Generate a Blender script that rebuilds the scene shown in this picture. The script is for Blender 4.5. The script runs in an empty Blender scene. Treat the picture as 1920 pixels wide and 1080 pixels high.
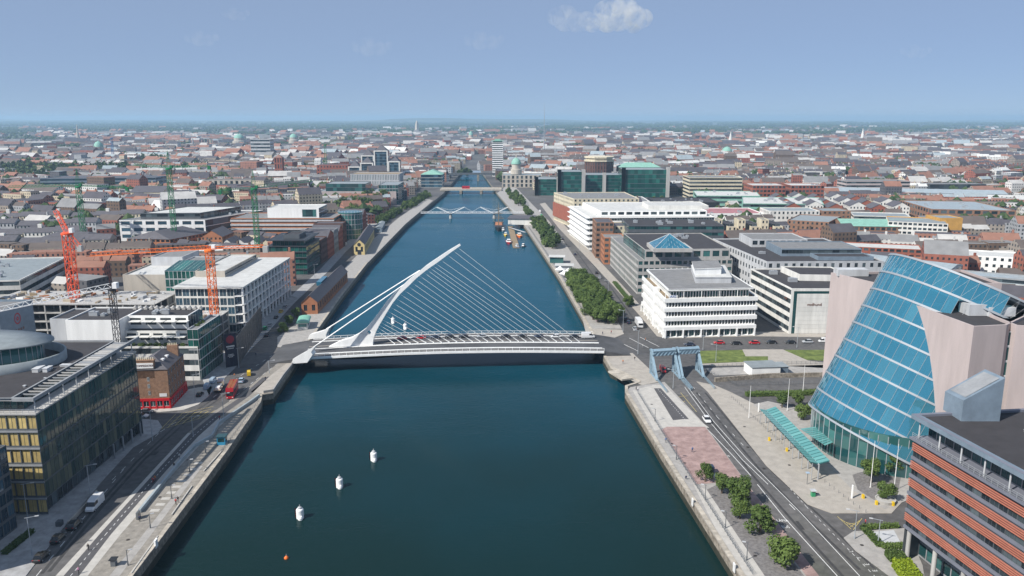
import bpy, math, random
from mathutils import Vector, Matrix
# ------------------------------------------------------------------ camera, sky, sun, exposure
SC = bpy.context.scene
FPX, HZ, CH = 1500.0, 222.0, 95.0            # focal length and horizon row in photo pixels, camera height
TILT = math.atan((540 - HZ) / FPX)
cam_d = bpy.data.cameras.new('camera'); cam = bpy.data.objects.new('camera', cam_d)
SC.collection.objects.link(cam); SC.camera = cam
cam_d.sensor_width = 36; cam_d.lens = FPX / 1920 * 36; cam_d.clip_start = 1; cam_d.clip_end = 120000
cam.location = (0, 0, CH); cam.rotation_euler = (math.pi / 2 - TILT, 0, 0)
SUN_AZ = math.atan2(-0.82, -0.57); SUN_EL = math.radians(43)   # azimuth from +Y towards +X
world = bpy.data.worlds.new('World'); SC.world = world; world.use_nodes = True
_n = world.node_tree.nodes; _bg = _n['Background']
_sky = _n.new('ShaderNodeTexSky'); _sky.sky_type = 'NISHITA'; _sky.sun_disc = False
_sky.sun_elevation = SUN_EL; _sky.sun_rotation = SUN_AZ
_sky.altitude = 5000; _sky.air_density = 1.0; _sky.dust_density = 0.0; _sky.ozone_density = 8.0
_veil = _n.new('ShaderNodeMix'); _veil.data_type = 'RGBA'; _veil.inputs[0].default_value = .62      # even veil of summer haze over the whole sky
_veil.inputs[7].default_value = (4.0, 5.15, 7.15, 1)
_dim = _n.new('ShaderNodeVectorMath'); _dim.operation = 'SCALE'; _dim.inputs[3].default_value = .72
world.node_tree.links.new(_sky.outputs[0], _dim.inputs[0]); world.node_tree.links.new(_dim.outputs[0], _veil.inputs[6]); world.node_tree.links.new(_veil.outputs[2], _bg.inputs[0]); _bg.inputs[1].default_value = 0.082
sun_d = bpy.data.lights.new('sun', 'SUN'); sun_d.energy = 5.0; sun_d.angle = math.radians(0.53); sun_d.color = (1, .955, .89)
sun = bpy.data.objects.new('sun', sun_d); SC.collection.objects.link(sun)
_sd = Vector((math.sin(SUN_AZ) * math.cos(SUN_EL), math.cos(SUN_AZ) * math.cos(SUN_EL), math.sin(SUN_EL)))
sun.rotation_euler = _sd.to_track_quat('Z', 'Y').to_euler(); sun.location = (-300, -300, 600)
SC.view_settings.view_transform = 'Standard'; SC.view_settings.look = 'None'
SC.view_settings.exposure = 0.3; SC.view_settings.gamma = 1; SC.view_settings.use_curve_mapping = False
SC.cycles.max_bounces = 6; SC.cycles.diffuse_bounces = 2; SC.cycles.glossy_bounces = 3; SC.cycles.transmission_bounces = 4
SC.cycles.volume_bounces = 2; SC.cycles.transparent_max_bounces = 8; SC.cycles.use_denoising = True
SC.cycles.caustics_reflective = False; SC.cycles.caustics_refractive = False; SC.cycles.sample_clamp_indirect = 6
RN = random.Random(11)
COL = SC.collection
# ------------------------------------------------------------------ helpers
_c, _s = math.cos(TILT), math.sin(TILT)
def at(u, v, z=0.0):
    "world point on the level z that the photo shows at pixel (u, v)"
    x, y = (u - 960) / FPX, (540 - v) / FPX
    d = (x, _c + y * _s, -_s + y * _c); t = (z - CH) / d[2]
    return Vector((d[0] * t, d[1] * t, z))
def aty(u, v, y0):
    "world point on the plane y = y0"
    x, y = (u - 960) / FPX, (540 - v) / FPX
    d = (x, _c + y * _s, -_s + y * _c); t = y0 / d[1]
    return Vector((d[0] * t, y0, CH + d[2] * t))
def atl(pts, z=0.0): return [at(u, v, z) for u, v in pts]
INV = {}
def link(o, parent=None):
    COL.objects.link(o)
    if parent is not None:
        o.parent = parent
        if parent.name in INV: o.matrix_parent_inverse = INV[parent.name]
    return o
def tag(o, label=None, cat=None, group=None, kind=None):
    if label: o['label'] = label
    if cat: o['category'] = cat
    if group: o['group'] = group
    if kind: o['kind'] = kind
    return o
def thing(name, label, cat, loc=(0, 0, 0), group=None):
    o = bpy.data.objects.new(name, None); o.location = loc; o.empty_display_size = .5
    link(o); tag(o, label, cat, group)
    INV[o.name] = Matrix.Translation(Vector(loc)).inverted()
    return o
class MB:
    "collects faces for one mesh"
    def __init__(s): s.v = []; s.f = []; s.m = []
    def poly(s, pts, m=0):
        i = len(s.v); s.v += [tuple(p) for p in pts]; s.f.append(tuple(range(i, i + len(pts)))); s.m.append(m)
    def box(s, x0, y0, z0, x1, y1, z1, m=0):
        s.prism([(x0, y0), (x1, y0), (x1, y1), (x0, y1)], z0, z1, m)
    def prism(s, pl, z0, z1, m=0, mt=None, bottom=True):
        n = len(pl); i = len(s.v)
        s.v += [(p[0], p[1], z0) for p in pl] + [(p[0], p[1], z1) for p in pl]
        for k in range(n):
            j = (k + 1) % n; s.f.append((i + k, i + j, i + n + j, i + n + k)); s.m.append(m)
        s.f.append(tuple(i + n + k for k in range(n))); s.m.append(m if mt is None else mt)
        if bottom: s.f.append(tuple(i + n - 1 - k for k in range(n))); s.m.append(m)
    def obox(s, P, Q, w, z0, z1, m=0):
        "box along P-Q, w wide"
        P = Vector(P[:2]); Q = Vector(Q[:2]); d = (Q - P).normalized(); n = Vector((d.y, -d.x)) * w / 2
        s.prism([P + n, Q + n, Q - n, P - n], z0, z1, m)
    def bar(s, p, q, w, h=None, m=0):
        "square bar between two 3-D points"
        p = Vector(p); q = Vector(q); d = (q - p)
        if d.length < 1e-6: return
        d.normalize(); h = h or w
        up = Vector((0, 0, 1)) if abs(d.z) < .95 else Vector((1, 0, 0))
        a = d.cross(up).normalized() * w / 2; b = a.cross(d).normalized() * h / 2
        i = len(s.v)
        s.v += [tuple(p + x) for x in (a + b, -a + b, -a - b, a - b)] + [tuple(q + x) for x in (a + b, -a + b, -a - b, a - b)]
        for f in ((0, 1, 5, 4), (1, 2, 6, 5), (2, 3, 7, 6), (3, 0, 4, 7), (3, 2, 1, 0), (4, 5, 6, 7)):
            s.f.append(tuple(i + k for k in f)); s.m.append(m)
    def tube(s, p, q, r0, r1=None, n=8, m=0, cap=True):
        p = Vector(p); q = Vector(q); d = (q - p).normalized(); r1 = r0 if r1 is None else r1
        up = Vector((0, 0, 1)) if abs(d.z) < .95 else Vector((1, 0, 0))
        a = d.cross(up).normalized(); b = a.cross(d).normalized(); i = len(s.v)
        for (c, r) in ((p, r0), (q, r1)):
            for k in range(n):
                t = 2 * math.pi * k / n; s.v.append(tuple(c + a * math.cos(t) * r + b * math.sin(t) * r))
        for k in range(n):
            j = (k + 1) % n; s.f.append((i + k, i + j, i + n + j, i + n + k)); s.m.append(m)
        if cap:
            s.f.append(tuple(i + n + k for k in range(n))); s.m.append(m)
            s.f.append(tuple(i + n - 1 - k for k in range(n))); s.m.append(m)
    def lathe(s, c, prof, n=16, m=0):
        c = Vector(c); i = len(s.v)
        for r, z in prof:
            for k in range(n):
                t = 2 * math.pi * k / n; s.v.append((c.x + r * math.cos(t), c.y + r * math.sin(t), c.z + z))
        for j in range(len(prof) - 1):
            for k in range(n):
                l = (k + 1) % n; s.f.append((i + j * n + k, i + j * n + l, i + (j + 1) * n + l, i + (j + 1) * n + k)); s.m.append(m)
        s.f.append(tuple(i + (len(prof) - 1) * n + k for k in range(n))); s.m.append(m)
    def mesh(s, name, mats, smooth=False):
        me = bpy.data.meshes.new(name); me.from_pydata(s.v, [], s.f)
        for x in mats: me.materials.append(x)
        if len(mats) > 1: me.polygons.foreach_set('material_index', s.m)
        if smooth: me.polygons.foreach_set('use_smooth', [True] * len(me.polygons))
        me.update(); return me
    def build(s, name, mats, parent=None, smooth=False):
        if not isinstance(mats, (list, tuple)): mats = [mats]
        return link(bpy.data.objects.new(name, s.mesh(name, mats, smooth)), parent)
def put(name, me, parent, loc, rz=0, sc=None):
    o = bpy.data.objects.new(name, me); o.location = loc; o.rotation_euler[2] = rz
    if sc: o.scale = sc
    return link(o, parent)
def copy_tree(o, parent=None):
    c = o.copy(); COL.objects.link(c); c.parent = parent
    for ch in o.children: copy_tree(ch, c)
    return c
# ------------------------------------------------------------------ materials
def mat(name, col, rough=.75, metal=0., var=.12, scale=.25, bump=0., spec=.4, streak=False, col2=None, detail=4, rnd=0.):
    m = bpy.data.materials.new(name); m.use_nodes = True; nt = m.node_tree; b = nt.nodes['Principled BSDF']
    b.inputs['Roughness'].default_value = rough; b.inputs['Metallic'].default_value = metal
    b.inputs['Specular IOR Level'].default_value = spec
    g = nt.nodes.new('ShaderNodeNewGeometry'); mp = nt.nodes.new('ShaderNodeMapping')
    nt.links.new(g.outputs['Position'], mp.inputs[0]); mp.inputs['Scale'].default_value = (1, 1, .15 if streak else 1)
    n = nt.nodes.new('ShaderNodeTexNoise'); n.inputs['Scale'].default_value = scale; n.inputs['Detail'].default_value = detail
    n.inputs['Roughness'].default_value = .65
    nt.links.new(mp.outputs[0], n.inputs['Vector'])
    cr = nt.nodes.new('ShaderNodeMapRange'); nt.links.new(n.outputs['Fac'], cr.inputs[0])
    cr.inputs[1].default_value = .3; cr.inputs[2].default_value = .7
    mx = nt.nodes.new('ShaderNodeMix'); mx.data_type = 'RGBA'; nt.links.new(cr.outputs[0], mx.inputs[0])
    lo = [max(0, c * (1 - var)) for c in col]; hi = [min(1, c * (1 + var)) for c in (col2 or col)]
    mx.inputs[6].default_value = (*lo, 1); mx.inputs[7].default_value = (*hi, 1); out = mx.outputs[2]
    if rnd:
        oi = nt.nodes.new('ShaderNodeObjectInfo'); ad = nt.nodes.new('ShaderNodeMath'); ad.operation = 'ADD'
        nt.links.new(oi.outputs['Random'], ad.inputs[0]); nt.links.new(g.outputs['Random Per Island'], ad.inputs[1])
        fr = nt.nodes.new('ShaderNodeMath'); fr.operation = 'FRACT'; nt.links.new(ad.outputs[0], fr.inputs[0])
        mr = nt.nodes.new('ShaderNodeMapRange'); nt.links.new(fr.outputs[0], mr.inputs[0])
        mr.inputs[3].default_value = 1 - rnd; mr.inputs[4].default_value = 1 + rnd
        vm = nt.nodes.new('ShaderNodeVectorMath'); vm.operation = 'SCALE'
        nt.links.new(out, vm.inputs[0]); nt.links.new(mr.outputs[0], vm.inputs[3]); out = vm.outputs[0]
    nt.links.new(out, b.inputs['Base Color'])
    if bump:
        bp = nt.nodes.new('ShaderNodeBump'); bp.inputs['Strength'].default_value = bump; bp.inputs['Distance'].default_value = .05
        n2 = nt.nodes.new('ShaderNodeTexNoise'); n2.inputs['Scale'].default_value = scale * 8; nt.links.new(mp.outputs[0], n2.inputs['Vector'])
        nt.links.new(n2.outputs['Fac'], bp.inputs['Height']); nt.links.new(bp.outputs[0], b.inputs['Normal'])
    return m
def glass(name, a, b_, rough=.06, spec=.6, metal=0.):
    "window glass: each pane a little different (blinds, depth of room)"
    m = bpy.data.materials.new(name); m.use_nodes = True; nt = m.node_tree; b = nt.nodes['Principled BSDF']
    b.inputs['Roughness'].default_value = rough; b.inputs['Specular IOR Level'].default_value = spec; b.inputs['Metallic'].default_value = metal
    g = nt.nodes.new('ShaderNodeNewGeometry'); oi = nt.nodes.new('ShaderNodeObjectInfo')
    ad = nt.nodes.new('ShaderNodeMath'); ad.operation = 'ADD'
    nt.links.new(oi.outputs['Random'], ad.inputs[0]); nt.links.new(g.outputs['Random Per Island'], ad.inputs[1])
    fr = nt.nodes.new('ShaderNodeMath'); fr.operation = 'FRACT'; nt.links.new(ad.outputs[0], fr.inputs[0])
    pw = nt.nodes.new('ShaderNodeMath'); pw.operation = 'POWER'; nt.links.new(fr.outputs[0], pw.inputs[0]); pw.inputs[1].default_value = 2.2
    mx = nt.nodes.new('ShaderNodeMix'); mx.data_type = 'RGBA'; nt.links.new(pw.outputs[0], mx.inputs[0])
    mx.inputs[6].default_value = (*a, 1); mx.inputs[7].default_value = (*b_, 1)
    nt.links.new(mx.outputs[2], b.inputs['Base Color'])
    n = nt.nodes.new('ShaderNodeTexNoise'); n.inputs['Scale'].default_value = .35; nt.links.new(g.outputs['Position'], n.inputs['Vector'])
    bp = nt.nodes.new('ShaderNodeBump'); bp.inputs['Strength'].default_value = .06; bp.inputs['Distance'].default_value = .3
    nt.links.new(n.outputs['Fac'], bp.inputs['Height']); nt.links.new(bp.outputs[0], b.inputs['Normal'])
    return m
M = {}
for k, a in dict(
    white=((.82, .82, .80), .6), offwhite=((.66, .65, .61), .7), cream=((.60, .54, .40), .75), yellow=((.58, .46, .22), .75),
    stone=((.44, .40, .34), .85), concrete=((.40, .39, .37), .85), lightgrey=((.46, .47, .48), .7), grey=((.26, .27, .28), .75),
    darkgrey=((.09, .10, .11), .6), black=((.025, .027, .03), .5), brick=((.29, .095, .06), .9), brickbrown=((.25, .14, .09), .9),
    brickorange=((.38, .16, .08), .9), brickdark=((.12, .06, .045), .9), granite=((.43, .365, .35), .8), ochre=((.50, .28, .07), .8),
    slate=((.095, .09, .10), .7), roofdark=((.045, .042, .045), .9), roofgrey=((.20, .20, .20), .9), roofpale=((.50, .50, .48), .8),
    roofmetal=((.33, .38, .40), .45), rooflead=((.24, .27, .28), .6), copper=((.22, .42, .34), .7), tile=((.24, .13, .10), .9), bluegrey=((.17, .22, .27), .6),
    timber=((.25, .19, .12), .85), sand=((.42, .36, .27), .9)).items():
    M[k] = mat(k, a[0], a[1], streak=k in ('white', 'offwhite', 'concrete', 'stone', 'cream', 'granite', 'lightgrey'), scale=.35, var=.1 if k in ('white', 'granite') else .16, rnd=.06)
M['metal'] = mat('metal', (.40, .42, .44), .5, .3, .05)
M['steelwhite'] = mat('steelwhite', (.84, .84, .82), .38, 0, .07, .5, spec=.5, streak=True)
M['pole'] = mat('pole', (.40, .43, .46), .5, .3)
M['glass'] = glass('glass', (.012, .018, .022), (.10, .13, .14))
M['glassteal'] = glass('glassteal', (.008, .035, .038), (.05, .17, .16))
M['glassgreen'] = glass('glassgreen', (.004, .050, .042), (.02, .15, .12))
M['glassblue'] = glass('glassblue', (.012, .03, .045), (.06, .13, .18))
M['frame'] = mat('frame', (.10, .11, .12), .5, .3)
M['framewhite'] = mat('framewhite', (.7, .7, .7), .5)
# ------------------------------------------------------------------ facades and buildings
STY = dict(punch=(.42, .30, .78, .16), wide=(.72, .30, .82, .2), ribbon=(.97, .34, .84, .25), curtain=(.955, .05, .955, .07),
           slot=(.34, .08, .92, .3), tall=(.5, .15, .88, .2), panel=(.9, .12, .92, .12))
WIN = {}
def window_mesh(w, h, nm, fm, gm, t=.06):
    key = (round(w, 2), round(h, 2), nm, fm, gm)
    if key in WIN: return WIN[key]
    b = MB(); x0, x1 = -w / 2, w / 2; a = t
    b.poly([(x0, 0, 0), (x1, 0, 0), (x1, 0, h), (x0, 0, h)], 0)
    o = [(x0, 0), (x1, 0), (x1, h), (x0, h)]; i = [(x0 + a, a), (x1 - a, a), (x1 - a, h - a), (x0 + a, h - a)]
    for k in range(4):
        j = (k + 1) % 4
        b.poly([(o[k][0], -.06, o[k][1]), (o[j][0], -.06, o[j][1]), (i[j][0], -.06, i[j][1]), (i[k][0], -.06, i[k][1])], 1)
        b.poly([(i[k][0], -.06, i[k][1]), (i[j][0], -.06, i[j][1]), (i[j][0], -.004, i[j][1]), (i[k][0], -.004, i[k][1])], 1)
    for q in range(nm):
        x = x0 + w * (q + 1) / (nm + 1)
        b.poly([(x - .04, -.05, a), (x + .04, -.05, a), (x + .04, -.05, h - a), (x - .04, -.05, h - a)], 1)
    WIN[key] = b.mesh('window', [M[gm], M[fm]]); return WIN[key]
def facade(W, P, Q, z0, z1, nf, nb, sty='punch', near=None, nm=1, gm='glass', fm='frame', wi=0, gi=1, name='window', skip=None):
    fx, zb, zt, dep = STY[sty] if isinstance(sty, str) else sty
    P = Vector(P[:2]); Q = Vector(Q[:2]); L = (Q - P).length; u = (Q - P) / L; n = Vector((u.y, -u.x)); rz = math.atan2(u.y, u.x)
    def pt(s, z, d=0): p = P + u * s - n * d; return (p.x, p.y, z)
    bw = L / nb; fh = (z1 - z0) / nf; prev = z0
    for i in range(nf):
        a, b = z0 + fh * (i + zb), z0 + fh * (i + zt)
        W.poly([pt(0, prev), pt(L, prev), pt(L, a), pt(0, a)], wi); prev = b
        last = 0; cont = fx >= .93 and near is None or fx >= .965
        for j in range(nb):
            if skip and skip(i, j): continue
            s0, s1 = (bw * j + (0 if j else .15), bw * (j + 1) - (0 if j < nb - 1 else .15)) if cont else (bw * (j + .5 - fx / 2), bw * (j + .5 + fx / 2))
            if s0 - last > .005: W.poly([pt(last, a), pt(s0, a), pt(s0, b), pt(last, b)], wi)
            last = s1
            if dep > .02:
                W.poly([pt(s0, a), pt(s1, a), pt(s1, a, dep), pt(s0, a, dep)], wi); W.poly([pt(s0, b, dep), pt(s1, b, dep), pt(s1, b), pt(s0, b)], wi)
                if not cont or j == 0: W.poly([pt(s0, a), pt(s0, a, dep), pt(s0, b, dep), pt(s0, b)], wi)
                if not cont or j == nb - 1: W.poly([pt(s1, a, dep), pt(s1, a), pt(s1, b), pt(s1, b, dep)], wi)
            if near is not None:
                c = pt((s0 + s1) / 2, a, dep); put(name, window_mesh(s1 - s0, b - a, nm, fm, gm), near, c, rz)
            else: W.poly([pt(s0, a, dep), pt(s1, a, dep), pt(s1, b, dep), pt(s0, b, dep)], gi)
        W.poly([pt(last, a), pt(L, a), pt(L, b), pt(last, b)], wi)
    W.poly([pt(0, prev), pt(L, prev), pt(L, z1), pt(0, z1)], wi)
def inset(pl, d):
    n = len(pl); out = []
    for k in range(n):
        p0, p1, p2 = Vector(pl[k - 1][:2]), Vector(pl[k][:2]), Vector(pl[(k + 1) % n][:2])
        a = (p1 - p0).normalized(); b = (p2 - p1).normalized(); na = Vector((-a.y, a.x)); nb = Vector((-b.y, b.x))
        m = (na + nb); m = m / max(.2, m.dot(na)); out.append(p1 + m * d)
    return out
def flat_roof(Rm, pl, z, par=.6, w=.4, m_floor=0, m_par=1):
    i = inset(pl, w); n = len(pl)
    for k in range(n):
        j = (k + 1) % n
        Rm.poly([(*pl[k][:2], z), (*pl[j][:2], z), (*i[j], z), (*i[k], z)], m_par)
        Rm.poly([(*i[k], z), (*i[j], z), (*i[j], z - par), (*i[k], z - par)], m_par)
    Rm.poly([(*p, z - par) for p in i], m_floor)
def gable_roof(Rm, W, pl, z, rise, over=.3, hip=0., m=0, wi=0):
    A, B, C, D = [Vector(p[:2]) for p in pl[:4]]
    if (B - A).length < (C - B).length: A, B, C, D = B, C, D, A
    m1, m2 = (A + D) / 2, (B + C) / 2; u = (m2 - m1).normalized(); r1, r2 = m1 + u * hip, m2 - u * hip
    v = (D - A).normalized(); k = rise / ((D - A).length / 2)
    if hip == 0: r1 -= u * over; r2 += u * over
    A2, B2, C2, D2 = A - v * over - u * over, B - v * over + u * over, C + v * over + u * over, D + v * over - u * over; e = z - k * over + .05; t = z + rise + .05
    Rm.poly([(*A2, e), (*B2, e), (*r2, t), (*r1, t)], m); Rm.poly([(*C2, e), (*D2, e), (*r1, t), (*r2, t)], m)
    if hip: Rm.poly([(*B2, e), (*C2, e), (*r2, t)], m); Rm.poly([(*D2, e), (*A2, e), (*r1, t)], m)
    else:
        W.poly([(*D, z), (*A, z), (*m1, z + rise)], wi); W.poly([(*B, z), (*C, z), (*m2, z + rise)], wi)
FOOT = []          # footprints taken so far: (cx, cy, radius)
def claim(pl):
    c = sum((Vector(p[:2]) for p in pl), Vector((0, 0))) / len(pl); FOOT.append(([Vector(p[:2]) for p in pl], c, max((Vector(p[:2]) - c).length for p in pl)))
UNIT = None
def units(root, pl, z, n, seed=0, mk='metal', big=1.):
    "air-handling boxes on a flat roof, each a part"
    r = random.Random(seed + 5); i = inset(pl, 1.8 * big)
    if len(i) < 3: return
    A, B, D = i[0], i[1], i[3] if len(i) > 3 else i[2]
    for k in range(n):
        s, t = r.uniform(.08, .92), r.uniform(.1, .9); p = A + (B - A) * s + (D - A) * t
        w, d, h = r.uniform(1.2, 4) * big, r.uniform(1, 2.6) * big, r.uniform(.7, 1.8) * big
        b = MB(); b.box(-w / 2, -d / 2, 0, w / 2, d / 2, h); b.box(-w / 2 - .08, -d / 2 - .08, h, w / 2 + .08, d / 2 + .08, h + .12)
        b.box(-w * .3, -d * .3, h + .12, w * .1, d * .3, h + .4)
        put('rooftop_unit', b.mesh('rooftop_unit', [M[mk]]), root, (p.x, p.y, z), math.atan2((B - A).y, (B - A).x))
def bld(name, label, pl, h, sty='punch', wall='brick', roof='roofdark', nf=4, bw=3.2, near=False, glassm='glass', fm='frame', nm=1, par=.6,
        kind='flat', rise=3., hip=0., gf=None, nunits=0, group=None, cat='building', z0=0., parapet=None, root=None, sides=None, claimit=True, blank=()):
    "pl: footprint, counter-clockwise from the front-left corner (front = facing the camera)"
    pl = [Vector(p[:2]) for p in pl]; n = len(pl); c = sum(pl, Vector((0, 0))) / n
    if claimit: claim(pl)
    if root is None: root = thing(name, label, cat, (c.x, c.y, z0), group)
    W, Rm = MB(), MB()
    for k in range(n):
        P, Q = pl[k], pl[(k + 1) % n]; L = (Q - P).length; nn = Vector(((Q - P).y, -(Q - P).x)); mid = (P + Q) / 2
        vis = nn.dot(-mid) > 0
        s = (sides or {}).get(k, sty)
        if not vis or s == 'blank' or k in blank: W.poly([(*P, z0), (*Q, z0), (*Q, h), (*P, h)], 0); continue
        zz, ff = z0, nf
        if gf:      # taller ground floor, glazed
            nbg = max(1, round(L / gf[1])); facade(W, P, Q, z0, z0 + gf[0], 1, nbg, 'panel', root if near else None, 1, gf[2] if len(gf) > 2 else glassm, fm); zz = z0 + gf[0]; ff = nf - 1
        facade(W, P, Q, zz, h, ff, max(1, round(L / bw)), s, root if near else None, nm, glassm, fm)
    if kind == 'flat': flat_roof(Rm, pl, h, par, .4)
    else: gable_roof(Rm, W, pl, h, rise, .35, hip)
    W.build('wall', [M[wall], M[glassm]], root)
    Rm.build('roof', [M[roof], M[parapet or wall]], root)
    if nunits: units(root, pl, h - par, nunits, int(abs(c.x * 7 + c.y)))
    return root
def rect(x0, y0, x1, y1, a=0):
    "rectangle; a = rotation in degrees about its centre"
    c = Vector(((x0 + x1) / 2, (y0 + y1) / 2)); r = Matrix.Rotation(math.radians(a), 2)
    return [c + r @ (Vector(p) - c) for p in ((x0, y0), (x1, y0), (x1, y1), (x0, y1))]
def rp(A, B, C, z):
    "parallelogram footprint from three roof corners in the photo (front-left, front-right, back-right) at roof level z"
    a, b, c = at(*A, z), at(*B, z), at(*C, z); return [a.xy, b.xy, c.xy, (a + c - b).xy]
# ------------------------------------------------------------------ ground, water, quays, pavements
LQ = [(-79, -200), (-79, 140)] + [tuple(at(u, v).xy) for u, v in ((250, 1080), (424, 849), (489, 755), (492, 740), (512, 737), (545, 690), (560, 668), (578, 648), (596, 618), (640, 555), (690, 492), (760, 420), (832, 362))] + [(-92, 1500)]
RQ = [(50, -200), (50, 140)] + [tuple(at(u, v).xy) for u, v in ((1388, 1080), (1240, 848), (1172, 735), (1172, 724), (1198, 716), (1168, 700), (1145, 690), (1132, 668), (1118, 640), (1090, 590), (1050, 522), (1012, 465), (985, 425), (960, 395), (932, 362))] + [(-58, 1500)]
M['asphalt'] = mat('asphalt', (.066, .067, .070), .9, 0, .28, .12, .15, col2=(.085, .086, .09), detail=8)
M['city'] = None
def city_ground():
    m = bpy.data.materials.new('city_ground'); m.use_nodes = True; nt = m.node_tree; b = nt.nodes['Principled BSDF']; b.inputs['Roughness'].default_value = .95
    g = nt.nodes.new('ShaderNodeNewGeometry')
    def noise(sc, det=5):
        n = nt.nodes.new('ShaderNodeTexNoise'); n.inputs['Scale'].default_value = sc; n.inputs['Detail'].default_value = det
        nt.links.new(g.outputs['Position'], n.inputs['Vector']); return n.outputs['Fac']
    def ramp(f, st):
        r = nt.nodes.new('ShaderNodeValToRGB'); nt.links.new(f, r.inputs[0]); e = r.color_ramp.elements
        while len(e) < len(st): e.new(.5)
        for q, (p, c) in zip(e, st): q.position = p; q.color = (*c, 1)
        return r.outputs[0]
    near = ramp(noise(.02, 8), [(.35, (.070, .069, .070)), (.6, (.105, .10, .097)), (.75, (.075, .08, .06))])
    far = ramp(noise(.004, 9), [(.36, (.035, .065, .03)), (.47, (.05, .085, .035)), (.55, (.11, .11, .09)), (.7, (.16, .14, .12))])
    d = nt.nodes.new('ShaderNodeVectorMath'); d.operation = 'LENGTH'; nt.links.new(g.outputs['Position'], d.inputs[0])
    mr = nt.nodes.new('ShaderNodeMapRange'); nt.links.new(d.outputs['Value'], mr.inputs[0]); mr.inputs[1].default_value = 1800; mr.inputs[2].default_value = 4500
    fine = nt.nodes.new('ShaderNodeMapRange'); nt.links.new(noise(.5, 8), fine.inputs[0]); fine.inputs[1].default_value = .3; fine.inputs[2].default_value = .7; fine.inputs[3].default_value = .78; fine.inputs[4].default_value = 1.25
    vo = nt.nodes.new('ShaderNodeTexVoronoi'); vo.inputs['Scale'].default_value = .055; nt.links.new(g.outputs['Position'], vo.inputs['Vector']); sp = nt.nodes.new('ShaderNodeSeparateColor'); nt.links.new(vo.outputs['Color'], sp.inputs[0])
    pt_ = nt.nodes.new('ShaderNodeMapRange'); nt.links.new(sp.outputs[0], pt_.inputs[0]); pt_.inputs[3].default_value = .84; pt_.inputs[4].default_value = 1.14
    mu = nt.nodes.new('ShaderNodeMath'); mu.operation = 'MULTIPLY'; nt.links.new(fine.outputs[0], mu.inputs[0]); nt.links.new(pt_.outputs[0], mu.inputs[1])
    sc_ = nt.nodes.new('ShaderNodeVectorMath'); sc_.operation = 'SCALE'; nt.links.new(near, sc_.inputs[0]); nt.links.new(mu.outputs[0], sc_.inputs[3]); near = sc_.outputs[0]
    mx = nt.nodes.new('ShaderNodeMix'); mx.data_type = 'RGBA'; nt.links.new(mr.outputs[0], mx.inputs[0]); nt.links.new(near, mx.inputs[6]); nt.links.new(far, mx.inputs[7])
    nt.links.new(mx.outputs[2], b.inputs['Base Color']); return m
M['city'] = city_ground()
b = MB(); F = 45000
b.poly([(-F, -200, 0), (LQ[0][0], -200, 0)] + [(x, y, 0) for x, y in LQ[1:]] + [(-F, 1500, 0)])
b.poly([(x, y, 0) for x, y in reversed(RQ)] + [(RQ[0][0], -200, 0), (F, -200, 0), (F, 1500, 0)][1:])
b.poly([(-F, 1500, 0), (LQ[-1][0], 1500, 0), (RQ[-1][0], 1500, 0), (F, 1500, 0), (F, F, 0), (-F, F, 0)])
tag(b.build('ground', M['city']), 'dark asphalt and rough city ground on both banks', kind='structure')
# quay walls: courses of stone
M['quay'] = mat('quay', (.20, .17, .13), .95, 0, .45, .8, .5, col2=(.26, .23, .19))
M['coping'] = mat('coping', (.40, .36, .30), .9, 0, .25, .6, .3, rnd=.12)
M['quaywet'] = mat('quaywet', (.045, .045, .032), .6, 0, .4, .6, .3)
for nm_, Q, lab, sg in (('quay_wall', LQ, 'long dark stone quay wall under the boardwalk on the south bank', 1), ('quay_wall', RQ, 'weathered stone quay wall with pale coping below the tree-lined north bank', -1)):
    t = thing(nm_, lab, 'quay wall', (Q[2][0], Q[2][1], 0))
    w = MB(); wet = MB()
    for p, q in zip(Q, Q[1:]):
        w.poly([(*p, -2.2), (*q, -2.2), (*q, .0), (*p, .0)] if sg < 0 else [(*q, -2.2), (*p, -2.2), (*p, 0), (*q, 0)])
        wet.poly([(*p, -9), (*q, -9), (*q, -2.2), (*p, -2.2)])
    w.build('wall', M['quay'], t); wet.build('tide_band', M['quaywet'], t)
    # coping stones, one by one while they are big enough to be told apart
    cs = {}
    for p, q in zip(Q[1:], Q[2:]):
        P, Qv = Vector(p), Vector(q); L = (Qv - P).length
        if P.y > 520 or L < .5: continue
        n = max(1, round(L / 2.4)); u = (Qv - P) / L; key = round(L / n, 2); rz = math.atan2(u.y, u.x)
        if key not in cs:
            c = MB(); c.box(-key / 2 + .03, -.55, 0, key / 2 - .03, .55, .42); cs[key] = c.mesh('coping_stone', [M['coping']])
        for k in range(n):
            m_ = P + u * (L * (k + .5) / n); sd = Vector((-u.y, u.x)) * .5 * sg
            put('coping_stone', cs[key], t, (m_.x + sd.x, m_.y + sd.y, -.12 + RN.uniform(-.02, .03)), rz)
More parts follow.
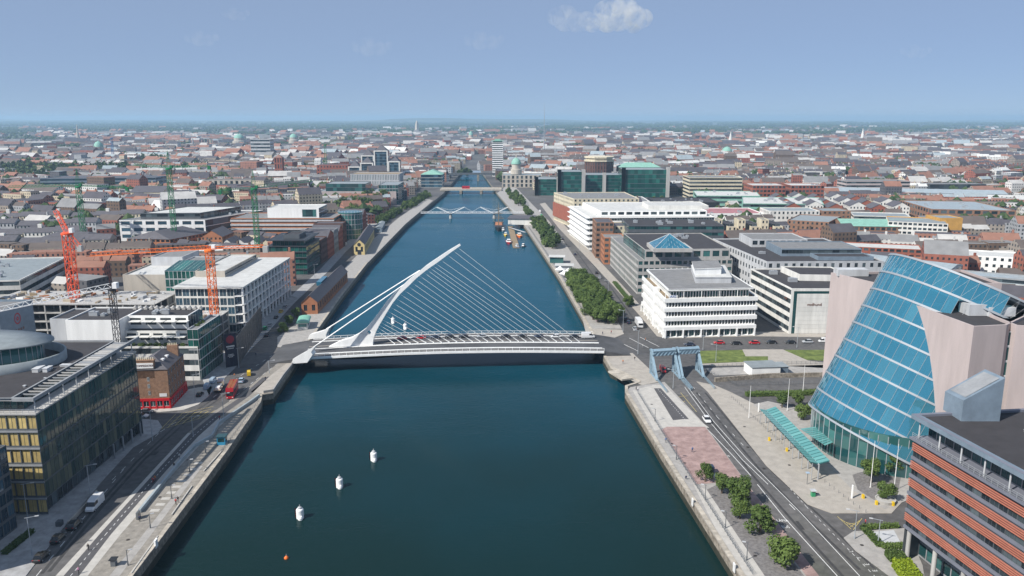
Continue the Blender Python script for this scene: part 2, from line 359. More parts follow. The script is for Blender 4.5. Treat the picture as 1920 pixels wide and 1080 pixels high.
# water
def water_mat():
    m = bpy.data.materials.new('river_water'); m.use_nodes = True; nt = m.node_tree; b = nt.nodes['Principled BSDF']
    b.inputs['Base Color'].default_value = (.004, .020, .020, 1); b.inputs['Roughness'].default_value = .10; b.inputs['IOR'].default_value = 1.33; b.inputs['Specular IOR Level'].default_value = .5; b.inputs['Specular Tint'].default_value = (.28, .80, 1, 1)
    g = nt.nodes.new('ShaderNodeNewGeometry'); prev = None
    for sc, st, di, det, asp in ((.45, .22, .30, 4, 2.6), (.055, .16, 1.0, 3, 2.0), (2.2, .20, .05, 2, 2.0)):
        mp = nt.nodes.new('ShaderNodeMapping'); mp.inputs['Scale'].default_value = (1, asp, 1); nt.links.new(g.outputs['Position'], mp.inputs[0])
        n = nt.nodes.new('ShaderNodeTexNoise'); n.inputs['Scale'].default_value = sc; n.inputs['Detail'].default_value = det; nt.links.new(mp.outputs[0], n.inputs['Vector'])
        bp = nt.nodes.new('ShaderNodeBump'); bp.inputs['Strength'].default_value = st; bp.inputs['Distance'].default_value = di
        nt.links.new(n.outputs['Fac'], bp.inputs['Height'])
        if prev: nt.links.new(prev.outputs[0], bp.inputs['Normal'])
        prev = bp
    nt.links.new(prev.outputs[0], b.inputs['Normal'])
    # wind patches: the ripple is livelier in some stretches than in others
    mp = nt.nodes.new('ShaderNodeMapping'); mp.inputs['Scale'].default_value = (.5, 1.6, 1); nt.links.new(g.outputs['Position'], mp.inputs[0]); n = nt.nodes.new('ShaderNodeTexNoise'); n.inputs['Scale'].default_value = .016; n.inputs['Detail'].default_value = 5; nt.links.new(mp.outputs[0], n.inputs['Vector'])
    for nd in [q for q in nt.nodes if q.type == 'BUMP']:
        w = nt.nodes.new('ShaderNodeMapRange'); nt.links.new(n.outputs['Fac'], w.inputs[0]); w.inputs[1].default_value = .38; w.inputs[2].default_value = .62; st = nd.inputs['Strength'].default_value; w.inputs[3].default_value = st * .45; w.inputs[4].default_value = st * 1.7; nt.links.new(w.outputs[0], nd.inputs['Strength'])
    # painted sky reflection in the base colour: green below the bridge, bluer upriver, uneven
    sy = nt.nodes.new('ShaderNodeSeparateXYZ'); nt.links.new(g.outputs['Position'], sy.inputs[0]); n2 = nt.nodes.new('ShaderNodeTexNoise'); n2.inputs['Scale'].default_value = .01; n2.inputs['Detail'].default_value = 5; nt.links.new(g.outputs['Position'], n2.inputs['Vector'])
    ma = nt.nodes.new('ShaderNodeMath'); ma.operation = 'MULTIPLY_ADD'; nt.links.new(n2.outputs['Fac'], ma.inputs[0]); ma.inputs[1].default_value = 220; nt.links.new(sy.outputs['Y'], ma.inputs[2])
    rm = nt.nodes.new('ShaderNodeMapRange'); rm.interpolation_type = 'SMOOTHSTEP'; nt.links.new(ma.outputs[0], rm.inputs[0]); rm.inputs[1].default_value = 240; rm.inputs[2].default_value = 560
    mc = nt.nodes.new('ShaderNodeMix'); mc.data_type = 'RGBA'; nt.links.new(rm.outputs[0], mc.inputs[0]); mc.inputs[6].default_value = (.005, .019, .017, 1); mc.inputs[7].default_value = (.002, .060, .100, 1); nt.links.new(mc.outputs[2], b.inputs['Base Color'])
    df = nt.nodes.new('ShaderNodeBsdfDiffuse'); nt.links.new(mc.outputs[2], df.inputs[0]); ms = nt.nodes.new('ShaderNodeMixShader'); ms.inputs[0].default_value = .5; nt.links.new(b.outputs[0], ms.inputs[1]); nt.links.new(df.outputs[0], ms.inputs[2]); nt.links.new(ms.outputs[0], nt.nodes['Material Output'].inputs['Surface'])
    n = nt.nodes.new('ShaderNodeTexNoise'); n.inputs['Scale'].default_value = .012; n.inputs['Detail'].default_value = 4; nt.links.new(g.outputs['Position'], n.inputs['Vector'])
    r = nt.nodes.new('ShaderNodeMapRange'); nt.links.new(n.outputs['Fac'], r.inputs[0]); r.inputs[1].default_value = .35; r.inputs[2].default_value = .65; r.inputs[3].default_value = .03; r.inputs[4].default_value = .14
    nt.links.new(r.outputs[0], b.inputs['Roughness'])
    return m
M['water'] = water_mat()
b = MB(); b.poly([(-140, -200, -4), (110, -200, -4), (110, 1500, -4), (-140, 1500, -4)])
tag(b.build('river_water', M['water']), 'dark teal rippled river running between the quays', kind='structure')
# pavements: raised slabs with kerbs, 0.14 high
M['pave'] = mat('pave', (.33, .315, .295), .9, 0, .18, .5, .2)
M['paveL'] = mat('paveL', (.31, .305, .30), .9, 0, .22, .4, .2, col2=(.33, .33, .33))
M['promen'] = mat('promen', (.25, .23, .20), .95, 0, .25, .7, .3)
M['pavepale'] = mat('pavepale', (.44, .42, .385), .9, 0, .12, .5, .2)
M['pavesand'] = mat('pavesand', (.36, .33, .29), .9, 0, .14, .4, .2)
M['redpave'] = mat('redpave', (.27, .18, .165), .95, 0, .22, .35, .3, col2=(.34, .24, .22), detail=9)
M['gravel'] = mat('gravel', (.17, .16, .155), .95, 0, .35, 1.5, .6)
M['bikelane'] = mat('bikelane', (.085, .082, .085), .9, 0, .15, .3, .1)
M['grassm'] = mat('grassm', (.075, .12, .025), .95, 0, .4, .3, .5, col2=(.13, .16, .04), detail=8)
M['paint'] = mat('paint', (.68, .68, .66), .7, 0, .15, 1.5)
M['paintyellow'] = mat('paintyellow', (.55, .44, .14), .7, 0, .2, 1.5)
def slab(name, px, z0, z1, m, lab, flat=False):
    "px: outline in photo pixels on the level z1"
    p = [at(u, v, z1).xy for u, v in px]; a = sum(p[k - 1].x * p[k].y - p[k].x * p[k - 1].y for k in range(len(p)))
    if a < 0: p.reverse()
    b = MB()
    if flat: b.poly([(q.x, q.y, z1) for q in p])
    else: b.prism(p, z0, z1, 0, None, False)
    return tag(b.build(name, M[m]), lab, kind='structure')
# south bank (left)
slab('pavement', [(-260, 1080), (48, 1080), (110, 1000), (150, 952), (172, 925), (200, 892), (250, 838), (296, 812), (304, 800), (296, 788), (262, 784), (215, 790), (-60, 800)], 0, .14, 'paveL', 'grey paving round the foot of the glass office')
slab('pavement', [(300, 772), (345, 768), (372, 758), (392, 742), (398, 725), (372, 726), (330, 735), (240, 762), (235, 768)], 0, .14, 'pavepale', 'pale paving in front of the brick pub')
slab('pavement', [(392, 742), (415, 715), (440, 690), (470, 655), (500, 625), (545, 575), (560, 560), (540, 555), (480, 600), (415, 665), (380, 712)], 0, .14, 'paveL', 'narrow paving along the hoarding and colonnade')
PR = [(104, 1080), (180, 998), (290, 878), (352, 812), (400, 772), (452, 738), (490, 705), (520, 682), (552, 664)]
slab('promenade', PR + [(572, 652), (560, 668), (545, 690), (512, 737), (492, 740), (489, 755), (424, 849), (250, 1080)], 0, .14, 'promen', 'dark setts of the riverside promenade')
slab('pavement', [(104, 1080), (180, 998), (290, 878), (352, 812), (358, 812), (296, 880), (188, 1000), (119, 1080)], .14, .15, 'pavepale', 'pale kerb strip beside the road on the promenade', True)
slab('cycle_path', [(119, 1080), (188, 1000), (296, 880), (358, 812), (400, 778), (452, 744), (492, 708), (505, 706), (468, 742), (412, 782), (372, 818), (312, 882), (208, 1002), (148, 1080)], .14, .152, 'bikelane', 'dark dashed cycle lane of the south promenade', True)
slab('pavement', [(148, 1080), (208, 1002), (312, 882), (372, 818), (412, 782), (420, 792), (386, 822), (330, 882), (226, 1002), (164, 1080)], .14, .15, 'pavepale', 'pale strip between cycle lane and low wall', True)
slab('pavement', [(205, 1080), (262, 1010), (345, 905), (372, 872), (380, 874), (354, 908), (276, 1012), (224, 1080)], .14, .15, 'pave', 'worn light strip along the south promenade', True)
slab('pavement', [(470, 735), (520, 694), (556, 668), (564, 664), (548, 684), (514, 730), (498, 738)], .14, .152, 'pavesand', 'sandy paving at the south bridge landing', True)
slab('pavement', [(520, 632), (548, 612), (575, 590), (604, 600), (592, 622), (578, 640), (548, 655), (520, 650)], 0, .14, 'pave', 'forecourt paving around the green-roofed kiosk')
slab('pavement', [(575, 590), (604, 600), (640, 555), (690, 492), (760, 420), (812, 376), (800, 372), (748, 408), (700, 448), (650, 498), (612, 540)], 0, .14, 'pave', 'long quayside paving beside the sheds')
slab('pavement', [(560, 560), (612, 512), (650, 470), (700, 425), (735, 400), (722, 398), (690, 420), (640, 462), (600, 505), (545, 555)], 0, .14, 'paveL', 'building-side pavement upriver on the south bank')
# north bank (right)
slab('quay_path', [(1388, 1080), (1240, 848), (1172, 735), (1182, 726), (1205, 722), (1246, 716), (1317, 791), (1408, 916), (1536, 1080)], 0, .14, 'pave', 'broad quayside paving on the north bank')
slab('pavement', [(1186, 732), (1225, 722), (1246, 722), (1314, 790), (1330, 802), (1245, 802), (1228, 808)], .14, .15, 'pavepale', 'bleached pale paving near the lifting bridges', True)
slab('cycle_path', [(1226, 728), (1239, 728), (1292, 786), (1280, 786), (1262, 788)], .14, .153, 'bikelane', 'short dark cycle lane ending on the pale paving', True)
slab('pavement', [(1240, 806), (1250, 800), (1322, 800), (1409, 918), (1536, 1080), (1512, 1080), (1420, 962), (1392, 925), (1345, 905), (1306, 908)], .14, .152, 'redpave', 'reddish block paving around the young trees', True)
slab('pavement', [(1300, 908), (1325, 918), (1434, 1080), (1398, 1080), (1350, 1008)], .14, .154, 'pavepale', 'pale concrete walk beside the quay railing', True)
slab('gravel_bed', [(1325, 918), (1345, 908), (1392, 928), (1420, 964), (1508, 1080), (1434, 1080)], .14, .156, 'gravel', 'dark gravel bed under the row of young trees', True)
slab('pavement', [(1306, 715), (1326, 733), (1437, 873), (1514, 945), (1560, 962), (1672, 962), (1730, 900), (1660, 850), (1560, 815), (1480, 790), (1420, 760), (1370, 735), (1340, 722)], 0, .14, 'pavesand', 'sandy footpath and plaza in front of the glass drum')
slab('pavement', [(1412, 758), (1470, 800), (1560, 880), (1600, 920), (1660, 955), (1720, 930), (1720, 850), (1590, 830), (1520, 770), (1440, 752)], .14, .15, 'pave', 'grey stone plaza under the glass drum', True)
slab('planting_bed', [(1598, 890), (1625, 882), (1690, 890), (1680, 944), (1640, 938), (1608, 918)], .15, .157, 'gravel', 'dark curved bed with potted trees', True)
slab('pavement', [(1582, 1008), (1600, 996), (1700, 990), (1730, 1060), (1740, 1120), (1700, 1120), (1668, 1080), (1604, 1032)], 0, .14, 'pave', 'corner pavement below the louvred office')
slab('pavement', [(1112, 616), (1166, 618), (1170, 626), (1150, 634), (1120, 632), (1098, 622), (1092, 596)], 0, .14, 'pavesand', 'paved corner at the north bridge landing')
slab('quay_path', [(1092, 596), (1112, 616), (1166, 616), (1110, 530), (1062, 460), (1030, 415), (1000, 385), (968, 352), (948, 350), (932, 362), (960, 395), (985, 425), (1012, 465), (1050, 522)], 0, .14, 'pave', 'quayside strip under the clipped trees')
slab('pavement', [(1250, 634), (1415, 630), (1545, 632), (1560, 624), (1440, 622), (1250, 622), (1216, 590), (1168, 536), (1110, 474), (1060, 424), (1022, 380), (1012, 382), (1048, 428), (1096, 478), (1150, 536), (1200, 592), (1232, 630)], 0, .14, 'pavesand', 'sandy pavement along the north side offices')
slab('pavement', [(1134, 664), (1186, 662), (1216, 690), (1236, 716), (1205, 722), (1182, 712), (1160, 700), (1145, 690)], 0, .14, 'pavesand', 'pale paving between the bridge landing and the cycle lane')
slab('lawn', [(1302, 658), (1392, 656), (1398, 668), (1440, 668), (1440, 676), (1312, 681)], 0, .18, 'grassm', 'green lawn strip beside the crossing road')
slab('lawn', [(1470, 656), (1548, 656), (1548, 676), (1512, 674)], 0, .18, 'grassm', 'small lawn beyond the sandy path')
slab('pavement', [(1392, 655), (1468, 655), (1515, 676), (1545, 680), (1545, 690), (1430, 684), (1310, 686), (1312, 682), (1440, 677), (1440, 669), (1398, 669)], 0, .14, 'pavesand', 'sandy path between the two lawns')
slab('pavement', [(1320, 690), (1546, 684), (1548, 698), (1440, 700), (1340, 704)], 0, .14, 'pave', 'concrete yard around the small white pump house')
# ------------------------------------------------------------------ the harp-shaped cable-stayed bridge
BA, BB = Vector((-84.0, 317.6)), Vector((36.5, 326.6)); BL = (BB - BA).length; BU = (BB - BA) / BL; BN = Vector((-BU.y, BU.x))
def bz(s): return 2.3 + 1.3 * math.sin(math.pi * min(max(s / BL, 0), 1))
def bp(s, t, dz=0): p = BA + BU * s + BN * t; return Vector((p.x, p.y, bz(s) + dz))
br = thing('cable_stayed_bridge', 'white cable-stayed bridge with one curved pylon like a harp', 'bridge', (*BA, 0))
NS = 40
def strip(name, t0, t1, dz, mk, s0=0, s1=None, th=None, parent=br, n=NS):
    b = MB(); s1 = BL if s1 is None else s1
    for k in range(n):
        a, c = s0 + (s1 - s0) * k / n, s0 + (s1 - s0) * (k + 1) / n
        b.poly([bp(a, t0, dz), bp(c, t0, dz), bp(c, t1, dz), bp(a, t1, dz)])
        if th:
            b.poly([bp(a, t0, dz - th), bp(c, t0, dz - th), bp(c, t0, dz), bp(a, t0, dz)]); b.poly([bp(c, t1, dz - th), bp(a, t1, dz - th), bp(a, t1, dz), bp(c, t1, dz)])
            b.poly([bp(a, t1, dz - th), bp(c, t1, dz - th), bp(c, t0, dz - th), bp(a, t0, dz - th)])
    if th:
        for a in (s0, s1): b.poly([bp(a, t0, dz - th), bp(a, t1, dz - th), bp(a, t1, dz), bp(a, t0, dz)])
    return b.build(name, M[mk], parent)
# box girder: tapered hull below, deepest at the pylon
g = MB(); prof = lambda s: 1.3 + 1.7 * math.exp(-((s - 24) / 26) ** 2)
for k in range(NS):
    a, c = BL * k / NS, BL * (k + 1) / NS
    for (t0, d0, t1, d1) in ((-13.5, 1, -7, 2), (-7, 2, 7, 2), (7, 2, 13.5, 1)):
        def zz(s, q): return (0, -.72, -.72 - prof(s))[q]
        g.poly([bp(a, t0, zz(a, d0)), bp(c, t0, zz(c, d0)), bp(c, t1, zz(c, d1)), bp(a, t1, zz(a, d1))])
g.build('soffit', M['black'], br)  # deep shade under the deck is put into the colour as black
strip('deck_slab', -13.5, 13.5, -.02, 'steelwhite')
strip('edge_girder', -13.75, -13.45, .05, 'steelwhite', th=.85); strip('edge_girder', 13.45, 13.75, .05, 'steelwhite', th=.85)
strip('carriageway', -8.3, -1.9, .02, 'asphalt'); strip('carriageway', 2.2, 8.9, .02, 'asphalt')
M['footway'] = mat('footway', (.13, .125, .12), .9, 0, .15, .6)
strip('footway', -12.9, -9.6, .1, 'footway', th=.15); strip('footway', 9.8, 12.9, .1, 'footway', th=.15)
strip('kerb', -9.3, -8.8, .2, 'steelwhite', th=.2); strip('kerb', 9.05, 9.5, .2, 'steelwhite', th=.2)
strip('median', -1.7, -1.0, .25, 'steelwhite', s0=16, th=.25); strip('median', 1.6, 2.0, .18, 'pavesand', th=.18); strip('median_paving', -1.0, 1.6, .06, 'asphalt')
for t in (-13.35, 13.2):
    r = MB()
    n = 42
    for k in range(n + 1):
        s = BL * k / n; r.bar(bp(s, t, 0), bp(s, t - .12 * (1 if t < 0 else -1), 1.15), .12)
    for k in range(NS):
        a, c = BL * k / NS, BL * (k + 1) / NS
        r.bar(bp(a, t, 1.15), bp(c, t, 1.15), .13)
        r.bar(bp(a, t, .55), bp(c, t, .55), .03)
    r.build('railing', M['steelwhite'], br)
# pylon: outline in the vertical plane of the median, thickness tapering to the tip
ML = lambda x: BA.y + (x - BA.x) * BU.y / BU.x + .6
def onmed(u, v):
    y = 320.
    for _ in range(4): p = aty(u, v, y); y = ML(p.x)
    return aty(u, v, y)
left = [(617, 645), (640, 638), (660, 632), (675, 624), (687, 615), (698, 602), (707, 590), (717, 576), (727, 563), (740, 549), (753, 537), (770, 521), (787, 508), (800, 497), (813, 488), (840, 470), (862, 457)]
right = [(700, 643), (700, 640), (701, 636), (702, 630), (706, 620), (711, 610), (717, 600), (727, 583), (737, 567), (751, 550), (767, 535), (781, 521), (797, 508), (808, 500), (820, 492), (846, 472.5), (864, 460)]
pl_l = [onmed(*p) for p in left]; pl_r = [onmed(*p) for p in right]
pl_l[0].z = pl_r[0].z = bz(20) - .2
def th(k): return 1.35 - .85 * k / 16
p = MB(); off = lambda v, d: v + Vector((0, d, 0))
for k in range(16):
    a, b2, c, d = pl_l[k], pl_r[k], pl_r[k + 1], pl_l[k + 1]; e, f = th(k), th(k + 1)
    if k == 3: continue                      # the round opening sits in this stretch
    p.poly([off(a, -e), off(b2, -e), off(c, -f), off(d, -f)]); p.poly([off(b2, e), off(a, e), off(d, f), off(c, f)])
for k in range(16):
    a, b2, c, d = pl_l[k], pl_r[k], pl_r[k + 1], pl_l[k + 1]; e, f = th(k), th(k + 1)
    p.poly([off(a, e), off(a, -e), off(d, -f), off(d, f)]); p.poly([off(b2, -e), off(b2, e), off(c, f), off(c, -f)])
# opening: ring between the quad and a circle
a, b2, c, d = pl_l[3], pl_r[3], pl_r[4], pl_l[4]; ce = (a + b2 + c + d) / 4; rad = .95; N = 16
qd = [a, b2, c, d]
def ray_out(t):
    dr = Vector((math.cos(t), 0, math.sin(t))); best = None
    for k in range(4):
        P, Q = qd[k], qd[(k + 1) % 4]; ex, ez = Q.x - P.x, Q.z - P.z; det = dr.x * -ez + ex * dr.z
        if abs(det) < 1e-9: continue
        rx, rz_ = P.x - ce.x, P.z - ce.z; tt = (rx * -ez + ex * rz_) / det; uu = (dr.x * rz_ - dr.z * rx) / det
        if tt > 0 and -.001 <= uu <= 1.001 and (best is None or tt < best): best = tt
    return ce + dr * (best or rad)
angs = sorted([2 * math.pi * k / N for k in range(N)] + [math.atan2(q.z - ce.z, q.x - ce.x) % (2 * math.pi) for q in qd])
e = th(3.5)
for t0, t1 in zip(angs, angs[1:] + [angs[0] + 2 * math.pi]):
    if t1 - t0 < 1e-5: continue
    i0, i1 = ce + Vector((math.cos(t0), 0, math.sin(t0))) * rad * .9, ce + Vector((math.cos(t1), 0, math.sin(t1))) * rad * .9; o0, o1 = ray_out(t0), ray_out(t1)
    p.poly([off(i0, -e), off(o0, -e), off(o1, -e), off(i1, -e)]); p.poly([off(i1, e), off(o1, e), off(o0, e), off(i0, e)]); p.poly([off(i0, -e), off(i1, -e), off(i1, e), off(i0, e)])
p.poly([off(pl_l[-1], -th(16)), off(pl_r[-1], -th(16)), off(pl_r[-1], th(16)), off(pl_l[-1], th(16))])
p.build('pylon', M['steelwhite'], br)
# forestays with their anchor tubes
for k in range(25):
    f = k / 24; s = 112.5 - f * 77; q = 15.7 - f * 11.6; i = int(q); top = pl_r[i].lerp(pl_r[i + 1], q - i) + Vector((-.15, 0, 0)); bot = bp(s, -1.3, .5)
    c = MB(); c.tube(bot, top, .06, n=6); o = c.build('stay_cable', M['steelwhite'], br)
    d = (top - bot).normalized(); c = MB(); c.tube(bot - d * .2, bot + d * 2.6, .2, .14, n=8); c.build('anchor_tube', M['steelwhite'], o)
for (tp, bt) in (((787, 507), (612, 617)), ((760, 532), (588, 651))):
    T = onmed(*tp); B = at(*bt, 4.5)
    for k in (-1, 0, 1):
        c = MB(); c.tube(B + Vector((0, k * .45, 0)), T + Vector((0, k * .3, 0)), .2, n=8); c.build('backstay', M['steelwhite'], br)
# anchor wedges on the south landing
for pts, y0 in (([(577, 636), (612, 634), (611, 628), (617, 615), (604, 621), (580, 628)], None), ([(548, 682), (576, 680), (586, 665), (583, 660), (592, 648), (572, 660), (549, 673)], None)):
    base = at(*pts[0], .8); b = MB(); P3 = [aty(u, v, base.y) for u, v in pts]
    f1 = [Vector((q.x, q.y, q.z)) for q in P3]; f2 = [q + Vector((.6, 3.2, 0)) for q in f1]
    b.poly(f1); b.poly(list(reversed(f2)))
    for k in range(len(f1)): j = (k + 1) % len(f1); b.poly([f1[j], f1[k], f2[k], f2[j]])
    b.build('anchor_block', M['steelwhite'], br)
# approach ramps from the street to the deck
for s0, s1, lab in ((-14, .0, 'asphalt ramp from the south junction onto the bridge'), (BL, BL + 12, 'asphalt ramp from the north junction onto the bridge')):
    b = MB(); z0, z1 = (.02, 2.3) if s0 < 0 else (2.3, .02)
    P = [BA + BU * s0 + BN * -13.3, BA + BU * s1 + BN * -13.3, BA + BU * s1 + BN * 13.3, BA + BU * s0 + BN * 13.3]; Z = [z0, z1, z1, z0]
    b.poly([(*q, z) for q, z in zip(P, Z)])
    for k in range(4): j = (k + 1) % 4; b.poly([(*P[k], -.5), (*P[j], -.5), (*P[j], Z[j]), (*P[k], Z[k])])
    tag(b.build('road_ramp', M['asphalt']), lab, kind='structure')
# ------------------------------------------------------------------ south bank: the glass office with yellow blinds
M['blind'] = mat('blind', (.50, .38, .15), .45, 0, .18, .6, rnd=.28, spec=.7)
M['glassfacade'] = glass('glassfacade', (.026, .052, .048), (.17, .17, .11), .04, .7)  # green-gold reflections are put into the pane tones
go = thing('glass_office', 'glass office with yellow blinds and dark flat roof beside the south quay', 'office', (-130, 205, 0))
gx, gy0, gy1, gxl = -113.4, 180.0, 231.5, -152.0
claim(rect(gxl, gy0, gx, gy1))
W = MB()
facade(W, (gxl, gy0), (gx, gy0), 0, 26, 6, 16, (.9, .16, .93, .25), go, 1, 'blind', 'frame')
facade(W, (gx, gy0), (gx, gy1), 4.4, 26, 5, 30, (.97, .04, .97, .05), go, 0, 'glassfacade', 'frame', name='glazing_panel')
facade(W, (gx - 1.5, gy0), (gx - 1.5, gy1), 0, 4.4, 1, 22, (.9, .08, .9, .1), go, 0, 'glass', 'frame')
W.poly([(gx, gy1, 0), (gxl, gy1, 0), (gxl, gy1, 26), (gx, gy1, 26)]); W.poly([(gx - 1.5, gy0, 4.4), (gx, gy0, 4.4), (gx, gy1, 4.4), (gx - 1.5, gy1, 4.4)])
W.build('wall', [M['darkgrey'], M['glass']], go)
for i in range(6):
    b = MB(); z = i * 26 / 6; b.box(gxl, gy0 - .22, z - .12, gx + .1, gy0 - .01, z + .3); b.build('spandrel', M['grey'], go)
b = MB(); b.box(gxl, gy0 - .35, 26, gx + .25, gy1 + .3, 26.35); b.build('terrace_slab', M['concrete'], go)
W = MB(); facade(W, (gxl, gy0 + 2.6), (gx - 4.2, gy0 + 2.6), 26.35, 29.4, 1, 22, 'curtain', go, 0, 'glassteal', 'frame'); facade(W, (gx - 4.2, gy0 + 2.6), (gx - 4.2, gy1 - 3), 26.35, 29.4, 1, 24, 'curtain', go, 0, 'glassteal', 'frame')
W.build('penthouse_wall', [M['frame'], M['glass']], go)
rf = MB(); flat_roof(rf, rect(gxl, gy0, gx - 5.2, gy1 - .5), 30.1, .55, .5); rf.box(gxl, gy0 - .05, 29.4, gx - 5.2, gy1 - .5, 29.5, 1)
roof_o = rf.build('roof', [M['roofdark'], M['grey']], go)
pg = MB(); pg.box(gx - .6, gy0 - .1, 29.3, gx, gy1 + 3.5, 30.15); pg.box(gx - 5.25, gy0, 29.3, gx - .6, gy0 + .7, 30.1); pg.build('edge_beam', M['grey'], go)
for k in range(22):
    b = MB(); y = gy0 + 4 + k * 2.1; b.box(gx - 5.2, y, 29.5, gx - .6, y + (.25 if k < 11 else 1.5), 29.8); b.build('pergola_slat', M['concrete' if k % 3 else 'grey'], go)
for k in range(9):
    b = MB(); y = gy0 + 1 + k * 6.2; b.tube((gx - .5, y, 26.3), (gx - .5, y, 29.3), .16, n=8); b.build('column', M['lightgrey'], go)
r = MB()
for (P, Q, n) in (((gxl, gy0 - .1), (gx, gy0 - .1), 26), ((gx, gy0), (gx, gy1), 36)):
    for k in range(n + 1):
        p = Vector(P).lerp(Vector(Q), k / n); r.bar((p.x, p.y, 26.35), (p.x, p.y, 27.4), .06)
    r.bar((*P, 27.4), (*Q, 27.4), .07); r.bar((*P, 26.9), (*Q, 26.9), .04)
r.build('terrace_railing', M['metal'], go)
dr = MB(); C0 = Vector((-153, 211, 29.5))
def oval(b, sx, sy):
    b.v = [(C0.x + (x - C0.x) * sx, C0.y + (y - C0.y) * sy, z) for x, y, z in b.v]; return b
dr.lathe(C0, [(20.5, 0), (20.5, 5.6)], 56); oval(dr, 1.17, .47).build('drum_glazing', M['glassteal'], go, True)
for k in range(28):
    t = -1.5 + k * 3.4 / 28; b = MB(); x, y = C0.x + 24.1 * math.cos(t), C0.y + 9.7 * math.sin(t); b.tube((x, y, 29.6), (x, y, 35), .09, n=5); b.build('drum_mullion', M['metal'], go)
b = MB(); b.lathe(C0 + Vector((0, 0, 5.6)), [(20, 0), (22.6, .15), (22.6, .55), (12, .8), (0.5, .9)], 56); oval(b, 1.2, .52).build('drum_roof', M['rooflead'], go, True)
b = MB(); b.lathe(C0, [(24.6, 0), (24.6, 2.6), (24.1, 2.6), (24.1, 0)], 56); oval(b, 1.2, .66).build('drum_parapet', M['rooflead'], go, True)
for (x, y, w, d, h) in ((-125.5, 203, 1.6, 3.4, .9), (-123, 202.3, 1.2, 1.6, 1), (-128, 204.6, 2.6, 1.1, .35), (-120.5, 207, 2.4, 1.4, .4), (-123.2, 204.2, 1, 1, .8), (-121.5, 190, .5, .5, .3), (-119.8, 196, .4, .4, .3)):
    b = MB(); b.box(x - w / 2, y - d / 2, 29.55, x + w / 2, y + d / 2, 29.55 + h); b.box(x - w / 2 - .1, y - d / 2 - .1, 29.55 + h, x + w / 2 + .1, y + d / 2 + .1, 29.65 + h); b.build('rooftop_unit', M['lightgrey'], go)
for k in range(4):
    b = MB(); b.tube((gx + .2, gy1 - 2 - k * 5.5, .14), (gx + .2, gy1 - 2 - k * 5.5, 4.5), .25, n=10); b.build('column', M['grey'], go)
# dark glass sliver at the left edge
p0 = at(33, 990)
bld('office_block', 'dark glass block cut off by the left edge below the yellow blinds', [(p0.x - 30, p0.y - 6), (p0.x - 1.5, p0.y - 25), (p0.x, p0.y), (p0.x - 30, p0.y + 2)], 21, 'curtain', 'darkgrey', 'roofdark', 6, 2.2, True, 'glassblue', cat='office', sides={1: 'panel'})
# ------------------------------------------------------------------ brick pub
A, Bc = at(257, 768).xy, at(320, 766).xy; u = (Bc - A).normalized(); n = Vector((-u.y, u.x)); D = 17.5
pub = thing('pub_building', 'brown brick corner pub with red shopfront and accommodation sign', 'pub', (*A, 0))
fp = [A, Bc, Bc + n * D, A + n * D]; claim(fp)
W = MB(); zt = 13.8
M['pubbrick'] = mat('pubbrick', (.235, .135, .085), .95, 0, .25, 1.2, .3, col2=(.27, .16, .10), detail=9); M['pubred'] = mat('pubred', (.45, .012, .018), .45, 0, .08)
L = (Bc - A).length
W.poly([(*A, 3.6), (*Bc, 3.6), (*Bc, zt), (*A, zt)], 0)
facade(W, Bc, Bc + n * D, 3.6, zt, 3, 6, (.4, .26, .8, .18), pub, 1, 'glass', 'framewhite')
W.poly([(*fp[2], 0), (*fp[3], 0), (*fp[3], zt), (*fp[2], zt)], 0); W.poly([(*fp[3], 0), (*fp[0], 0), (*fp[0], zt), (*fp[3], zt)], 0)
W.build('wall', [M['pubbrick'], M['glass']], pub)
st = MB(); a2 = A + u * .3; b2 = A + u * (L * .62)      # raised gable stack with the sign
st.prism([a2, b2, b2 + n * 1.6, a2 + n * 1.6], zt - 3, zt + 2.9); st.prism([a2 - u * .15 - n * .12, b2 + u * .15 - n * .12, b2 + u * .15 + n * 1.72, a2 - u * .15 + n * 1.72], zt + 2.9, zt + 3.2); so = st.build('chimney_stack', M['pubbrick'], pub)
for k in range(10):
    q = a2.lerp(b2, (k + .5) / 10) + n * .8; b = MB(); b.tube((*q, zt + 3.2), (*q, zt + 3.95), .2, .16, n=7); b.build('chimney_pot', M['cream'], so)
for k in (.16, .42, .60, .84):
    for (z, q) in ((9.6, 2), (7.4, 2), (5.2, 2)):
        pass
for z in (5.0, 7.4, 9.8):
    q = A + u * (L * .42) - n * .03; b = MB(); b.box(-.35, -.05, 0, .35, .02, 1.3); put('window', window_mesh(.75, 1.35, 1, 'framewhite', 'glass'), pub, (q.x, q.y, z), math.atan2(u.y, u.x))
q = A + u * (L * .82) - n * .04
b = MB(); b.box(-1.2, -.06, 0, 1.2, .04, 1.1); put('notice_board', b.mesh('notice_board', [M['framewhite']]), pub, (q.x, q.y, 4.3), math.atan2(u.y, u.x))
rm = MB(); rw = MB(); gable_roof(rm, rw, fp, zt, 3.4, .25, hip=4.5); rm.build('roof', M['slate'], pub)
st = MB(); c3 = A + u * (L * .62) + n * (D * .78); st.prism([c3, c3 + u * 3.6, c3 + u * 3.6 + n * 1.3, c3 + n * 1.3], zt, zt + 4.3); so = st.build('chimney_stack', M['pubbrick'], pub)
for k in range(6):
    q = c3 + u * (.4 + k * .55) + n * .65; b = MB(); b.tube((*q, zt + 4.3), (*q, zt + 5), .18, .15, n=7); b.build('chimney_pot', M['cream'], so)
for k in range(2):
    q = A + u * (L * (.74 + .0 * k)) + n * (5 + k * 4); b = MB(); b.box(q.x - .5, q.y - .7, zt + 1.6, q.x + .5, q.y + .7, zt + 2.2); b.build('skylight', M['framewhite'], pub)
